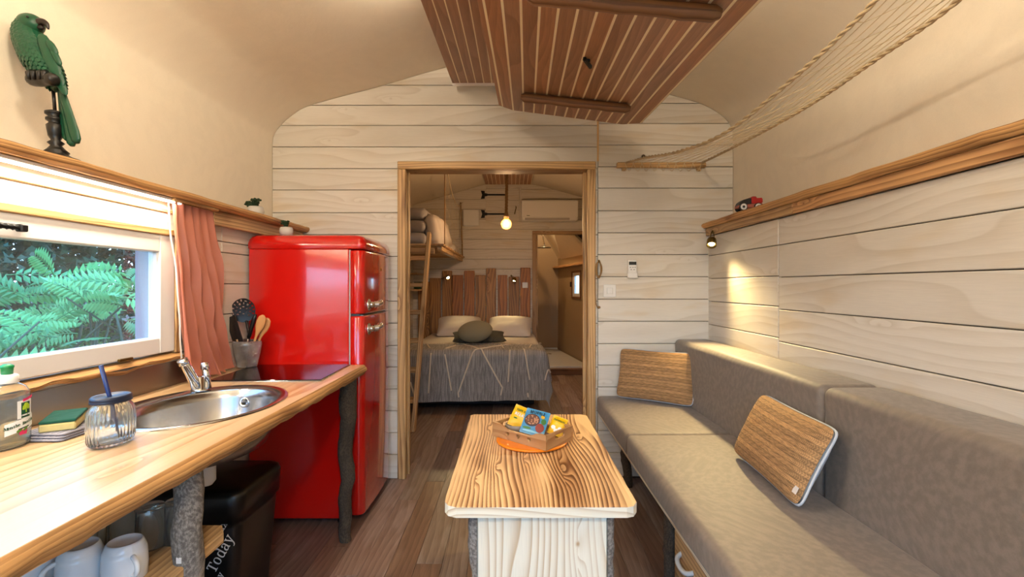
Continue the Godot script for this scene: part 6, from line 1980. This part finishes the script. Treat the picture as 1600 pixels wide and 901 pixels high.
	reading_lamp("brass reading spot on the headboard near the shower door", Vector3(-0.01, 1.33, -6.40), Vector3(0.03, 1.27, -6.31), Vector3(-0.12, 0.62, -5.95), 0.55, 30.0, 30.0)
	single("light_switch", M.plastic_white, Vector3(0.175, 1.20, -6.40), "small white switch plate on the tall plank by the shower door", "switch", func(b): b.box(Vector3(0.175, 1.205, -6.398), Vector3(0.075, 0.075, 0.012), 0.004))
	# air conditioner
	var ac := thing("air_conditioner", "white wall air conditioner high on the bedroom end wall", "air conditioner", Vector3(0.49, 2.04, -6.35))
	part("housing", mb().rbox(Vector3(0.492, 2.18, -6.345), Vector3(0.742, 0.272, 0.205), 0.028, 0.004, 5), M.plastic_white, ac)
	part("front_panel", mb().slab(Vector3(0.125, 2.09, -6.244), Vector3(0.859, 2.30, -6.236), 0.003), M.plastic_white, ac)
	part("louvre", mb().slab(Vector3(0.17, 2.052, -6.262), Vector3(0.75, 2.082, -6.238), 0.004), mat("grey_plastic", Color(0.66, 0.64, 0.62), 0.4), ac)
	part("display", mb().slab(Vector3(0.19, 2.105, -6.237), Vector3(0.23, 2.112, -6.2345), 0.0), M.steel, ac)
	var bx := thing("fuse_box", "plain white electrical box on the bedroom end wall beside the hatch", "box", Vector3(-0.548, 1.99, -6.41))
	part("box_body", mb().slab(Vector3(-0.652, 1.992, -6.449), Vector3(-0.438, 2.212, -6.39), 0.006), M.plastic_white, bx)
	part("cover", mb().slab(Vector3(-0.648, 1.996, -6.392), Vector3(-0.442, 2.208, -6.375), 0.005), M.plastic_white, bx)
	var ht := thing("wall_hatch", "white plank hatch with two black strap hinges under the bedroom roof", "hatch", Vector3(-0.13, 2.06, -6.44))
	for q in [[2.063, 2.20], [2.203, 2.34], [2.343, 2.50]]:
		part("plank", mb().slab(Vector3(-0.352, q[0], -6.452), Vector3(0.098, q[1], -6.436), 0.003, 0, Vector2(rnd(0, 2), 0.3)), M.white[1], ht)
	for y in [2.157, 2.415]:
		var sh := mb()
		sh.box(Vector3(-0.225, y, -6.432), Vector3(0.33, 0.022, 0.008), 0.002)
		sh.prism(PackedVector2Array([Vector2(-0.052, -0.055), Vector2(0.0, -0.05), Vector2(0.0, -0.022), Vector2(0.035, -0.015), Vector2(0.035, 0.015), Vector2(0.0, 0.022), Vector2(0.0, 0.05), Vector2(-0.052, 0.055), Vector2(-0.035, 0.0)]), 0.0, 0.01, 0.002, Transform3D(Basis(), Vector3(-0.365, y, -6.437)))
		part("strap_hinge", sh, M.black_iron, ht)
	part("frame_strip", mb().slab(Vector3(0.103, 2.05, -6.452), Vector3(0.124, 2.52, -6.432), 0.003, 1, roff(0.3)), M.white[0], ht)
	part("frame_strip", mb().slab(Vector3(-0.352, 2.502, -6.452), Vector3(0.124, 2.522, -6.432), 0.003, 0, roff(0.3)), M.white[0], ht)
	part("pull", mb().smooth(true).tube(smooth_path([Vector3(0.05, 2.26, -6.436), Vector3(0.055, 2.24, -6.415), Vector3(0.04, 2.18, -6.415), Vector3(0.035, 2.16, -6.436)], 4), 0.006, 6), M.brass, ht)
	# ceiling panel of the bedroom
	var cp := thing("ceiling_panel", "striped teak panel on the bedroom roof above the pendant bulb", "panel", Vector3(-0.34, 2.5, -6.18))
	part("backing_board", mb().slab(Vector3(-0.342, 2.507, -6.18), Vector3(0.246, 2.53, -4.35), 0.0), M.teak[0], cp)
	for i in 12:
		var x0 := -0.342 + i * 0.049
		part("teak_strip", mb().slab(Vector3(x0, 2.50, -6.18), Vector3(x0 + 0.043, 2.507, -4.35), 0.0008, 2, roff(0.2)), M.teak[R.randi() % 4], cp)
		part("inlay_line", mb().slab(Vector3(x0 + 0.043, 2.5003, -6.18), Vector3(x0 + 0.049, 2.507, -4.35), 0.0), M.maple, cp)
	bunk()
	shower()

func bunk():
	R.seed = 66
	var nz := noise(25, 1.0, 3)
	var o := thing("bunk", "narrow bunk of wooden slats on the bedroom side wall with a string net", "bunk", Vector3(-1.0, 1.52, -5.4))
	for s in [[-0.70, -0.655], [-1.33, -1.28]]:
		part("side_rail", mb().slab(Vector3(s[0], 1.52, -6.40), Vector3(s[1], 1.565, -4.48), 0.005, 2, roff(0.3)), M.burnt[0], o)
	for i in 11:
		var z := -6.38 + i * 0.185
		part("slat", mb().slab(Vector3(-1.325, 1.566, z), Vector3(-0.63, 1.584, z + 0.09), 0.004, 0, roff(0.3)), M.burnt[R.randi() % 3], o)
	part("front_beam", mb().slab(Vector3(-1.325, 1.49, -4.50), Vector3(-0.72, 1.55, -4.46), 0.005, 0, roff(0.3)), M.burnt[1], o)
	var post := mb().smooth(true)
	post.tube([Vector3(-0.655, 1.56, -6.36), Vector3(-0.68, 2.30, -6.36)], 0.008, 8)
	part("corner_rope", post, M.rope, o)
	part("corner_rope", mb().smooth(true).tube([Vector3(-0.648, 1.57, -4.62), Vector3(-0.648, 2.47, -4.62)], 0.005, 6), M.rope, o)
	var net := mb()
	for i in range(0, 16, 2):
		var z: float = lerp(-6.34, -4.62, i / 15.0)
		net.tube([Vector3(-0.65, 1.57, z), Vector3(-0.65, lerp(2.30, 2.44, i / 15.0) - 0.22 * sin(PI * i / 15.0), z)], 0.001, 4, false)
	for j in [1, 3, 5, 7]:
		var pts := []
		for i in 16: pts.append(Vector3(-0.65, 1.57 + (lerp(2.30, 2.44, i / 15.0) - 0.22 * sin(PI * i / 15.0) - 1.57) * (j + 1) / 8.0, lerp(-6.34, -4.62, i / 15.0)))
		net.tube(pts, 0.001 if j < 7 else 0.004, 4, false)
	part("safety_net", net, M.twine, o).set_meta("kind", "stuff")
	# folded bedding
	var wv := func(w: Vector3) -> Vector3: return Vector3(nz.get_noise_3d(w.x * 5, w.y * 5, w.z * 5), nz.get_noise_3d(w.x * 4 + 9, w.y * 5, w.z * 4), nz.get_noise_3d(w.x * 5, w.y * 5 + 7, w.z * 5)) * 0.014
	var names := ["grey folded duvet at the bottom of the pile on the bunk", "grey folded duvet in the middle of the pile on the bunk", "grey folded duvet on top of the pile on the bunk"]
	for k in 3:
		var y := 1.588 + k * 0.124
		var d := thing("folded_duvet", names[k], "duvet", Vector3(-1.05, y, -5.0))
		part("duvet", mb().rbox(Vector3(-1.06, y + 0.06, -5.02), Vector3(0.46, 0.118, 0.80 - 0.04 * k), 0.056, 0.012, 9, Basis(), wv), M.linen_blue, d)
	var pp := thing("bunk_pillow", "pinkish white pillow standing against the pile of duvets on the bunk", "pillow", Vector3(-0.78, 1.585, -5.0))
	part("pillow", mb().rbox(Vector3(-0.775, 1.745, -5.05), Vector3(0.16, 0.31, 0.75), 0.075, 0.02, 8, Basis(Vector3(0, 0, 1), 0.22), wv), M.linen, pp)
	var p2 := thing("bunk_pillow", "low white pillow lying at the far end of the bunk", "pillow", Vector3(-0.82, 1.585, -5.85))
	part("pillow", mb().rbox(Vector3(-0.85, 1.64, -5.85), Vector3(0.36, 0.11, 0.55), 0.053, 0.012, 7, Basis(), wv), M.linen, p2)
	# ladder
	var l := thing("ladder", "plain wooden ladder leaning on the bunk beside the bedroom doorway", "ladder", Vector3(-0.95, 0, -3.95))
	for x in [-0.805, -1.20]:
		var bs := Basis(Vector3.RIGHT, -0.275)
		part("rail", mb().box(Vector3(x + (0.02 if x > -1 else -0.02), 0.835, -4.175), Vector3(0.032, 1.75, 0.075), 0.004, 1, roff(0.3), Basis(Vector3(0, 0, 1), -0.03 if x > -1 else 0.0) * bs), M.burnt[0 if x > -1 else 2], l)
	for i in 6:
		var y := 0.235 + i * 0.242
		part("rung", mb().slab(Vector3(-1.21, y - 0.02, -3.965 - y * 0.283 - 0.045), Vector3(-0.80 + 0.03 * (y / 1.6), y + 0.018, -3.965 - y * 0.283 + 0.045), 0.004, 0, roff(0.3)), M.burnt[R.randi() % 3], l)
	# little ledge with a green mug behind the ladder
	var sf := thing("small_shelf", "little wooden shelf on the bedroom wall behind the ladder", "shelf", Vector3(-1.2, 1.13, -6.1))
	part("board", mb().slab(Vector3(-1.329, 1.135, -6.36), Vector3(-1.13, 1.155, -5.8), 0.003, 2, roff(0.3)), M.burnt[0], sf)
	part("board", mb().slab(Vector3(-1.329, 1.335, -6.36), Vector3(-1.15, 1.352, -5.8), 0.003, 2, roff(0.3)), M.burnt[1], sf)
	single("green_tin", mat("green_tin", Color(0.015, 0.19, 0.05), 0.4), Vector3(-1.19, 1.1555, -6.05), "small green tin on the little shelf behind the ladder", "tin", func(b):
		b.smooth(true)
		b.lathe([Vector2(0, 0), Vector2(0.046, 0), Vector2(0.048, 0.003), Vector2(0.048, 0.085), Vector2(0.046, 0.088), Vector2(0, 0.088)], 24, Transform3D(Basis(), Vector3(-1.19, 1.156, -6.05))))

func shower():
	R.seed = 69
	var beige := mat("beige_panel", Color(0.62, 0.525, 0.40), 0.45)
	var w := setting("wall_shower", "smooth beige walls of the small shower room beyond the bedroom")
	# end wall, oblique side wall with a small window, near-side wall
	part("end_panel", mb().slab(Vector3(-0.1, 0.0, -8.56), Vector3(0.86, 2.7, -8.50), 0), beige, w)
	part("side_panel", mb().slab(Vector3(-0.10, 0.0, -8.50), Vector3(-0.04, 2.7, -6.54), 0), beige, w)
	var d := (Vector3(0.815, 0, -8.5) - Vector3(1.12, 0, -6.54)).normalized()
	var L := Vector3(1.12, 0, -6.54).distance_to(Vector3(0.815, 0, -8.5))
	var X := Transform3D(Basis(d, Vector3.UP, d.cross(Vector3.UP)), Vector3(1.12, 0, -6.54))
	var win := [0.62, 1.06, 1.03, 1.40]    # along, from-to; height, from-to
	for q in [[-0.02, win[0], 0.0, 2.7], [win[1], L + 0.06, 0.0, 2.7], [win[0], win[1], 0.0, win[2]], [win[0], win[1], win[3], 2.7]]:
		part("oblique_panel", Mb.new(X).slab(Vector3(q[0], q[2], -0.06), Vector3(q[1], q[3], 0.0), 0) if false else Mb.new(X).slab(Vector3(q[0], q[2], 0.0), Vector3(q[1], q[3], 0.06), 0), beige, w)
	part("roof_panel", mb().slab(Vector3(-0.10, 2.30, -8.56), Vector3(1.25, 2.36, -6.54), 0), M.shell, w)
	part("cornice", Mb.new(X).slab(Vector3(0.0, 1.50, -0.10), Vector3(L, 1.535, 0.0), 0.003, 0), M.burnt[2], w)
	var sl := mb()
	sl.quad(Vector3(1.20, 1.53, -6.54), Vector3(0.45, 2.30, -6.54), Vector3(0.45, 2.30, -8.5), Vector3(0.9, 1.53, -8.5), Vector2(), Vector2(), Vector2(), Vector2())
	sl.quad(Vector3(0.9, 1.57, -8.5), Vector3(0.45, 2.34, -8.5), Vector3(0.45, 2.34, -6.54), Vector3(1.20, 1.57, -6.54), Vector2(), Vector2(), Vector2(), Vector2())
	part("sloped_lining", sl, M.shell, w)
	part("skirt_end", mb().slab(Vector3(-0.1, -0.06, -8.56), Vector3(1.25, -0.0, -6.50), 0), M.gap, w)
	var k := setting("window_2", "small white window with blue green light in the shower room")
	for q in [[win[0] - 0.03, win[0] + 0.0, win[2] - 0.03, win[3] + 0.03], [win[1], win[1] + 0.03, win[2] - 0.03, win[3] + 0.03], [win[0], win[1], win[2] - 0.03, win[2]], [win[0], win[1], win[3], win[3] + 0.03]]:
		part("surround_board", Mb.new(X).slab(Vector3(q[0], q[2], -0.015), Vector3(q[1], q[3], 0.0), 0.003), M.burnt_dark, k)
	for q in [[win[0], win[0] + 0.10, win[2], win[3]], [win[1] - 0.10, win[1], win[2], win[3]], [win[0] + 0.10, win[1] - 0.10, win[2], win[2] + 0.05], [win[0] + 0.10, win[1] - 0.10, win[3] - 0.05, win[3]]]:
		part("sash_rail", Mb.new(X).slab(Vector3(q[0], q[2], 0.0), Vector3(q[1], q[3], 0.03), 0.003), M.lacquer, k)
	part("glass_pane", Mb.new(X).slab(Vector3(win[0] + 0.10, win[2] + 0.05, 0.013), Vector3(win[1] - 0.10, win[3] - 0.05, 0.017), 0), M.pane, k)
	part("stay", Mb.new(X).slab(Vector3(win[1] + 0.01, 1.18, -0.03), Vector3(win[1] + 0.05, 1.26, -0.012), 0.003), M.black_iron, k)
	# frame of the opening
	var dr := setting("door_2", "shower doorway framed in scorched pine in the bedroom end wall")
	part("jamb_board", mb().slab(Vector3(0.272, 0.0, -6.46), Vector3(0.325, 1.93, -6.425), 0.004, 1, roff(0.3)), M.burnt[1], dr)
	part("jamb_board", mb().slab(Vector3(0.985, 0.0, -6.46), Vector3(1.04, 1.93, -6.425), 0.004, 1, roff(0.3)), M.burnt[1], dr)
	part("head_board", mb().slab(Vector3(0.272, 1.885, -6.46), Vector3(1.04, 1.93, -6.42), 0.004, 0, roff(0.3)), M.burnt[1], dr)
	part("reveal_board", mb().slab(Vector3(0.322, 0.0, -6.58), Vector3(0.345, 1.89, -6.46), 0.003, 1, roff(0.3)), M.burnt[0], dr)
	part("reveal_board", mb().slab(Vector3(0.965, 0.0, -6.58), Vector3(0.988, 1.89, -6.46), 0.003, 1, roff(0.3)), M.burnt[0], dr)
	part("sill_board", mb().slab(Vector3(0.322, 0.0, -6.56), Vector3(0.988, 0.075, -6.45), 0.003, 0, roff(0.3)), M.burnt_dark, dr)
	var t := thing("shower_tray", "low white shower tray on the floor of the shower room", "tray", Vector3(0.45, 0, -7.5))
	var pl := PackedVector2Array([Vector2(-0.035, 6.57), Vector2(1.09, 6.57), Vector2(0.80, 8.49), Vector2(-0.035, 8.49)])
	var up := Transform3D(Basis(Vector3.RIGHT, Vector3(0, 0, -1), Vector3.UP), Vector3.ZERO)
	part("tray_body", mb().prism(pl, 0.001, 0.085, 0.004, up), M.ceramic, t)
	part("tray_rim", mb().slab(Vector3(-0.035, 0.085, -6.62), Vector3(1.07, 0.098, -6.575), 0.004), M.ceramic, t)
	part("tray_rim", mb().slab(Vector3(-0.035, 0.085, -8.49), Vector3(0.80, 0.11, -8.44), 0.004), M.ceramic, t)
	part("drain", mb().smooth(true).lathe([Vector2(0.05, 0), Vector2(0.05, 0.004), Vector2(0, 0.006)], 20, Transform3D(Basis(), Vector3(0.60, 0.085, -7.85))), M.chrome, t)
	var cl := thing("ceiling_lamp", "small round ceiling lamp of the shower room", "lamp", Vector3(0.45, 2.29, -7.3))
	part("base", mb().smooth(true).lathe([Vector2(0, 0.0), Vector2(0.06, 0.0), Vector2(0.06, 0.009), Vector2(0, 0.009)], 24, Transform3D(Basis(), Vector3(0.45, 2.289, -7.3))), M.plastic_white, cl)
	part("diffuser", mb().smooth(true).ball(Vector3(0.45, 2.27, -7.3), Vector3(0.055, 0.03, 0.055), 20, 10), glow(Color(1.0, 0.86, 0.66), 3.0), cl)
	omni(Vector3(0.45, 2.268, -7.3), Color(1.0, 0.84, 0.62), 0.9, 0.02)
	var s := thing("rain_shower", "round chrome rain shower on a curved arm in the shower room", "shower", Vector3(0.36, 1.75, -7.6))
	part("arm", mb().smooth(true).tube(smooth_path([Vector3(0.12, 2.05, -7.62), Vector3(0.33, 2.10, -7.6), Vector3(0.47, 2.02, -7.6), Vector3(0.51, 1.83, -7.6)], 8), 0.011, 10), M.chrome, s)
	part("riser", mb().smooth(true).tube([Vector3(0.12, 2.05, -7.62), Vector3(0.0, 2.05, -7.62), Vector3(-0.035, 2.05, -7.62)], 0.011, 10), M.chrome, s)
	part("rose", mb().smooth(true).lathe([Vector2(0, 0), Vector2(0.105, 0), Vector2(0.11, 0.006), Vector2(0.10, 0.014), Vector2(0.03, 0.03), Vector2(0.016, 0.045), Vector2(0, 0.046)], 32, Transform3D(Basis(), Vector3(0.51, 1.795, -7.6))), M.steel_dull, s)

# one pinnate leaf: stalk from root towards dir, paired leaflets
func frond(b: Mb, root: Vector3, dir: Vector3, up: Vector3, l: float, pairs: int, w: float):
	var side := dir.cross(up).normalized()
	var nn := side.cross(dir).normalized()
	var pts := []
	for i in 7:
		var t := i / 6.0
		pts.append(root + dir * l * t - nn * (0.0) + Vector3(0, -0.22 * l * t * t, 0))
	b.tube(pts, [0.004, 0.0035, 0.003, 0.0025, 0.002, 0.0015, 0.001], 4, false)
	for i in pairs:
		var t := 0.14 + 0.84 * i / (pairs - 1.0)
		var p: Vector3 = root + dir * l * t + Vector3(0, -0.22 * l * t * t, 0)
		var ll: float = w * (0.55 + 0.75 * sin(PI * clampf(t * 0.85 + 0.08, 0, 1)))
		for s in [-1, 1]:
			var d: Vector3 = (side * s * 0.92 + dir * 0.42 - nn * 0.22).normalized()
			var ac: Vector3 = d.cross(nn).normalized() * ll * 0.21
			var m: Vector3 = p + d * ll * 0.45
			var rise: Vector3 = nn * ll * 0.05
			b.tri(p, m + ac - rise, m + rise, Vector2(), Vector2(), Vector2()); b.tri(p, m + rise, m - ac - rise, Vector2(), Vector2(), Vector2())
			b.tri(m + ac - rise, p + d * ll, m + rise, Vector2(), Vector2(), Vector2()); b.tri(m + rise, p + d * ll, m - ac - rise, Vector2(), Vector2(), Vector2())

func leafmat(called: String, c: Color) -> StandardMaterial3D:
	var m := mat(called, c, 0.55)
	m.backlight_enabled = true
	m.backlight = c * 0.7
	m.cull_mode = BaseMaterial3D.CULL_DISABLED
	return m

func ground_y(x: float, z: float) -> float:
	return -0.85 + 1.25 * smoothstep(-2.4, -6.5, x) + 0.5 * smoothstep(-6.0, -12.0, x)

func build_outside():
	R.seed = 101
	var nz := noise(35, 1.0, 3)
	var soil := cloud_tex(256, 256, 181, Color(0.10, 0.13, 0.09), Color(0.30, 0.33, 0.24), 6.0, 6.0, -0.3, 0.3, 0.3)
	var gr := setting("ground", "wild sloping ground outside the kitchen window")
	var gm := mat("soil", g(1.0), 0.95, 0.0, soil, Vector2(1, 1))
	part("bank", mb().smooth(true).grid(40, 40, func(u, v):
		var x: float = lerp(6.0, -16.0, u); var z: float = lerp(9.0, -16.0, v)
		return Vector3(x, ground_y(x, z) + 0.06 * nz.get_noise_2d(x, z) - (0.0 if x < -1.8 else 0.0), z), Vector2(22, 25), false), gm, gr)
	var greens := [leafmat("sumac_leaf", Color(0.33, 0.62, 0.32)), leafmat("sumac_leaf", Color(0.46, 0.72, 0.42)), leafmat("sumac_leaf", Color(0.24, 0.52, 0.28)), leafmat("yellow_leaf", Color(0.48, 0.74, 0.22))]
	var stem := mat("woody_stem", Color(0.24, 0.30, 0.22), 0.9)
	var spots := [[-2.75, -3.35, 1.10, "feathery green shrub nearest the outer jamb of the kitchen window"], [-3.6, -3.6, 1.22, "tall feathery green shrub in the middle of the window view"], [-4.4, -5.0, 1.25, "feathery green shrub on the bank behind the others"], [-3.1, -2.6, 0.88, "broad feathery shrub at the lower middle of the window view"], [-4.0, -2.6, 1.12, "yellowish feathery shrub by the black window stay"], [-5.2, -3.9, 1.1, "feathery shrub far up the bank outside the window"]]
	for i in spots.size():
		var sp = spots[i]
		var gy := ground_y(sp[0], sp[1])
		var o := thing("feathery_shrub", sp[3], "shrub", Vector3(sp[0], gy, sp[1]), "shrubs outside the kitchen window")
		var crown := Vector3(sp[0], sp[2], sp[1])
		var st := mb().smooth(true)
		for k in 4:
			st.tube([Vector3(sp[0] + rnd(-0.05, 0.05), gy - 0.02, sp[1] + rnd(-0.05, 0.05)), crown + Vector3(rnd(-0.25, 0.25), -0.35, rnd(-0.25, 0.25)), crown + Vector3(rnd(-0.35, 0.35), rnd(-0.1, 0.15), rnd(-0.35, 0.35))], [0.016, 0.011, 0.005], 6)
		part("stems", st, stem, o)
		for k in 24:
			var a := rnd(0, TAU)
			var el := rnd(-0.1, 0.7)
			var dir := Vector3(cos(a) * cos(el), sin(el), sin(a) * cos(el))
			var root := crown + Vector3(rnd(-0.28, 0.28), rnd(-0.42, 0.12), rnd(-0.28, 0.28))
			var b := mb()
			frond(b, root, dir, Vector3(0.75 + rnd(-0.3, 0.3), 0.55 + rnd(-0.3, 0.2), 0.45 + rnd(-0.3, 0.3)).normalized(), rnd(0.28, 0.44), 9, rnd(0.065, 0.09))
			var gi := R.randi() % 3
			if i == 4 and k % 3 == 0: gi = 3
			part("frond", b, greens[gi], o)
	# dark trees behind, with loose crowns
	var leaf := Mb.new()
	for k in 3:
		var a := TAU * k / 3
		leaf.tri(Vector3(0, 0, 0), Vector3(cos(a) * 0.03 + 0.09, 0.01, sin(a) * 0.03), Vector3(0.05, 0.0, 0.035 + 0.01 * k), Vector2(), Vector2(), Vector2())
		leaf.tri(Vector3(0, 0, 0), Vector3(-0.05, 0.03, cos(a) * 0.03), Vector3(-0.08, -0.02, 0.03), Vector2(), Vector2(), Vector2())
	var lmesh := leaf.done()
	var dark := [leafmat("dark_leaf", Color(0.13, 0.31, 0.20)), leafmat("dark_leaf", Color(0.17, 0.37, 0.27))]
	var trees := [[-6.2, -4.6, 3.2, "dark leafy tree standing behind the shrubs by the outer jamb"], [-7.2, -6.6, 3.4, "dark leafy tree further up the bank"], [-6.0, -3.0, 3.0, "dark leafy tree with bare branches behind the yellowish shrub"], [-8.0, -4.2, 3.6, "tall dark tree at the top of the bank"], [-5.6, -7.6, 3.0, "dark tree seen past the outer jamb of the kitchen window"]]
	for i in trees.size():
		var tq = trees[i]
		var gy := ground_y(tq[0], tq[1])
		var o := thing("leafy_tree", tq[3], "tree", Vector3(tq[0], gy, tq[1]), "trees outside the kitchen window")
		var tr := mb().smooth(true)
		tr.tube([Vector3(tq[0], gy - 0.05, tq[1]), Vector3(tq[0] + 0.1, gy + 1.0, tq[1]), Vector3(tq[0], tq[2] + 0.6, tq[1] + 0.1)], [0.10, 0.08, 0.03], 8)
		for k in 12:
			var h := rnd(gy + 0.2, tq[2])
			var a := rnd(0, TAU)
			tr.tube([Vector3(tq[0], h, tq[1]), Vector3(tq[0] + cos(a) * 0.7, h + rnd(-0.2, 0.4), tq[1] + sin(a) * 0.7), Vector3(tq[0] + cos(a) * 1.4, h + rnd(-0.4, 0.5), tq[1] + sin(a) * 1.4)], [0.03, 0.018, 0.006], 5)
		part("trunk", tr, stem, o)
		var mm := MultiMesh.new()
		mm.transform_format = MultiMesh.TRANSFORM_3D
		mm.mesh = lmesh
		mm.instance_count = 4200
		for k in 4200:
			var p := Vector3(rnd(-1, 1), rnd(-1, 1), rnd(-1, 1))
			while p.length() > 1.0: p = Vector3(rnd(-1, 1), rnd(-1, 1), rnd(-1, 1))
			var c := Vector3(0, tq[2] * 0.5 + 0.25 - gy * 0.6, 0) + p * Vector3(1.8, 1.7, 1.8)
			c += Vector3(nz.get_noise_3d(c.x, c.y, c.z), 0, nz.get_noise_3d(c.z, c.x, c.y)) * 0.5
			mm.set_instance_transform(k, Transform3D(Basis(Vector3(rnd(-1, 1), rnd(-1, 1), rnd(-1, 1)).normalized(), rnd(0, TAU)) * Basis.from_scale(Vector3.ONE * rnd(0.7, 1.5)), c))
		var mi := MultiMeshInstance3D.new()
		mi.name = "crown"
		mi.multimesh = mm
		mi.material_override = dark[i % 2]
		mi.set_meta("kind", "stuff")
		o.add_child(mi)
	# low growth on the bank
	var mm := MultiMesh.new()
	mm.transform_format = MultiMesh.TRANSFORM_3D
	mm.mesh = lmesh
	mm.instance_count = 16000
	for k in 16000:
		var x := rnd(-8.0, -2.0); var z := rnd(-8.0, -0.5)
		mm.set_instance_transform(k, Transform3D(Basis(Vector3(rnd(-1, 1), rnd(-1, 1), rnd(-1, 1)).normalized(), rnd(0, TAU)) * Basis.from_scale(Vector3.ONE * rnd(0.4, 0.9)), Vector3(x, ground_y(x, z) + 0.05 + absf(rnd(-0.12, 0.16)), z)))
	var mi := MultiMeshInstance3D.new()
	mi.name = "undergrowth"
	mi.multimesh = mm
	mi.material_override = leafmat("undergrowth_leaf", Color(0.36, 0.64, 0.28))
	tag(mi, "low green undergrowth covering the bank outside the window", "undergrowth", "", "stuff")
	add_child(mi)
	# dry fallen branches
	for k in 5:
		var a := Vector3(rnd(-4.6, -3.2), 0, rnd(-3.6, -2.0))
		a.y = ground_y(a.x, a.z) + 0.12
		var e := a + Vector3(rnd(-0.6, 0.6), rnd(0.15, 0.5), rnd(-0.9, 0.9))
		single("fallen_branch", mat("dry_branch", Color(0.34, 0.30, 0.26), 0.9), a, ["pale bare branch leaning on the bank outside the window", "thin dry branch among the undergrowth", "grey dead branch lying under the shrubs", "bent bare branch below the middle shrub", "short dry branch at the foot of the bank"][k], "branch", func(b): b.smooth(true); b.tube([a, a.lerp(e, 0.5) + Vector3(0.05, 0.06, 0.0), e], [0.022, 0.016, 0.006], 7))

func build_small():
	R.seed = 131
	# remote control in its holder
	var o := thing("remote_control", "white remote control in its holder on the plank wall above the switch", "remote", Vector3(0.742, 1.245, -2.96))
	part("holder", mb().slab(Vector3(0.712, 1.24, -2.9685), Vector3(0.772, 1.272, -2.944), 0.004), M.plastic_white, o)
	part("remote_body", mb().rbox(Vector3(0.741, 1.298, -2.957), Vector3(0.054, 0.104, 0.019), 0.007, 0.0, 3), M.plastic_white, o)
	part("screen", mb().slab(Vector3(0.7185, 1.321, -2.9485), Vector3(0.7635, 1.341, -2.9465), 0.0), mat("grey_screen", Color(0.09, 0.095, 0.085), 0.2), o)
	for q in [[-0.013, 1.306], [0.002, 1.306], [0.015, 1.306], [-0.009, 1.292], [0.009, 1.292]]:
		part("key", mb().box(Vector3(0.741 + q[0], q[1], -2.9475), Vector3(0.008, 0.005, 0.002), 0.0005), mat("grey_key", Color(0.5, 0.5, 0.48), 0.5), o)
	var s := thing("light_switch", "square white light switch on the plank wall beside the doorway", "switch", Vector3(0.603, 1.13, -2.96))
	part("plate", mb().slab(Vector3(0.564, 1.122, -2.9695), Vector3(0.642, 1.20, -2.960), 0.003), M.plastic_white, s)
	part("rocker", mb().slab(Vector3(0.584, 1.142, -2.961), Vector3(0.622, 1.180, -2.956), 0.002), M.plastic_white, s)
	# coiled cord hanging by the door frame
	var c := thing("cord_coil", "bundle of thin rope hanging on a hook at the edge of the door frame", "rope", Vector3(0.53, 1.06, -2.95))
	var b := mb().smooth(true)
	for k in 3:
		var pts := []
		for i in 25:
			var a := TAU * i / 24
			pts.append(Vector3(0.533 + cos(a) * (0.012 + 0.004 * k), 1.295 + sin(a) * (0.055 - 0.006 * k), -2.945 - 0.004 * k))
		b.tube(pts, 0.0035, 6, false)
	b.tube(smooth_path([Vector3(0.522, 1.33, -2.948), Vector3(0.512, 1.25, -2.948), Vector3(0.512, 1.16, -2.949), Vector3(0.517, 1.08, -2.95), Vector3(0.533, 1.058, -2.956)], 6), 0.003, 6)
	part("cord", b, M.rope, c)
	part("hook", mb().smooth(true).tube([Vector3(0.533, 1.345, -2.969), Vector3(0.533, 1.343, -2.94), Vector3(0.533, 1.352, -2.936)], 0.003, 6), M.brass, c)
	part("end_knot", mb().smooth(true).ball(Vector3(0.535, 1.06, -2.957), Vector3(0.011, 0.008, 0.008), 10, 6), M.rope, c)
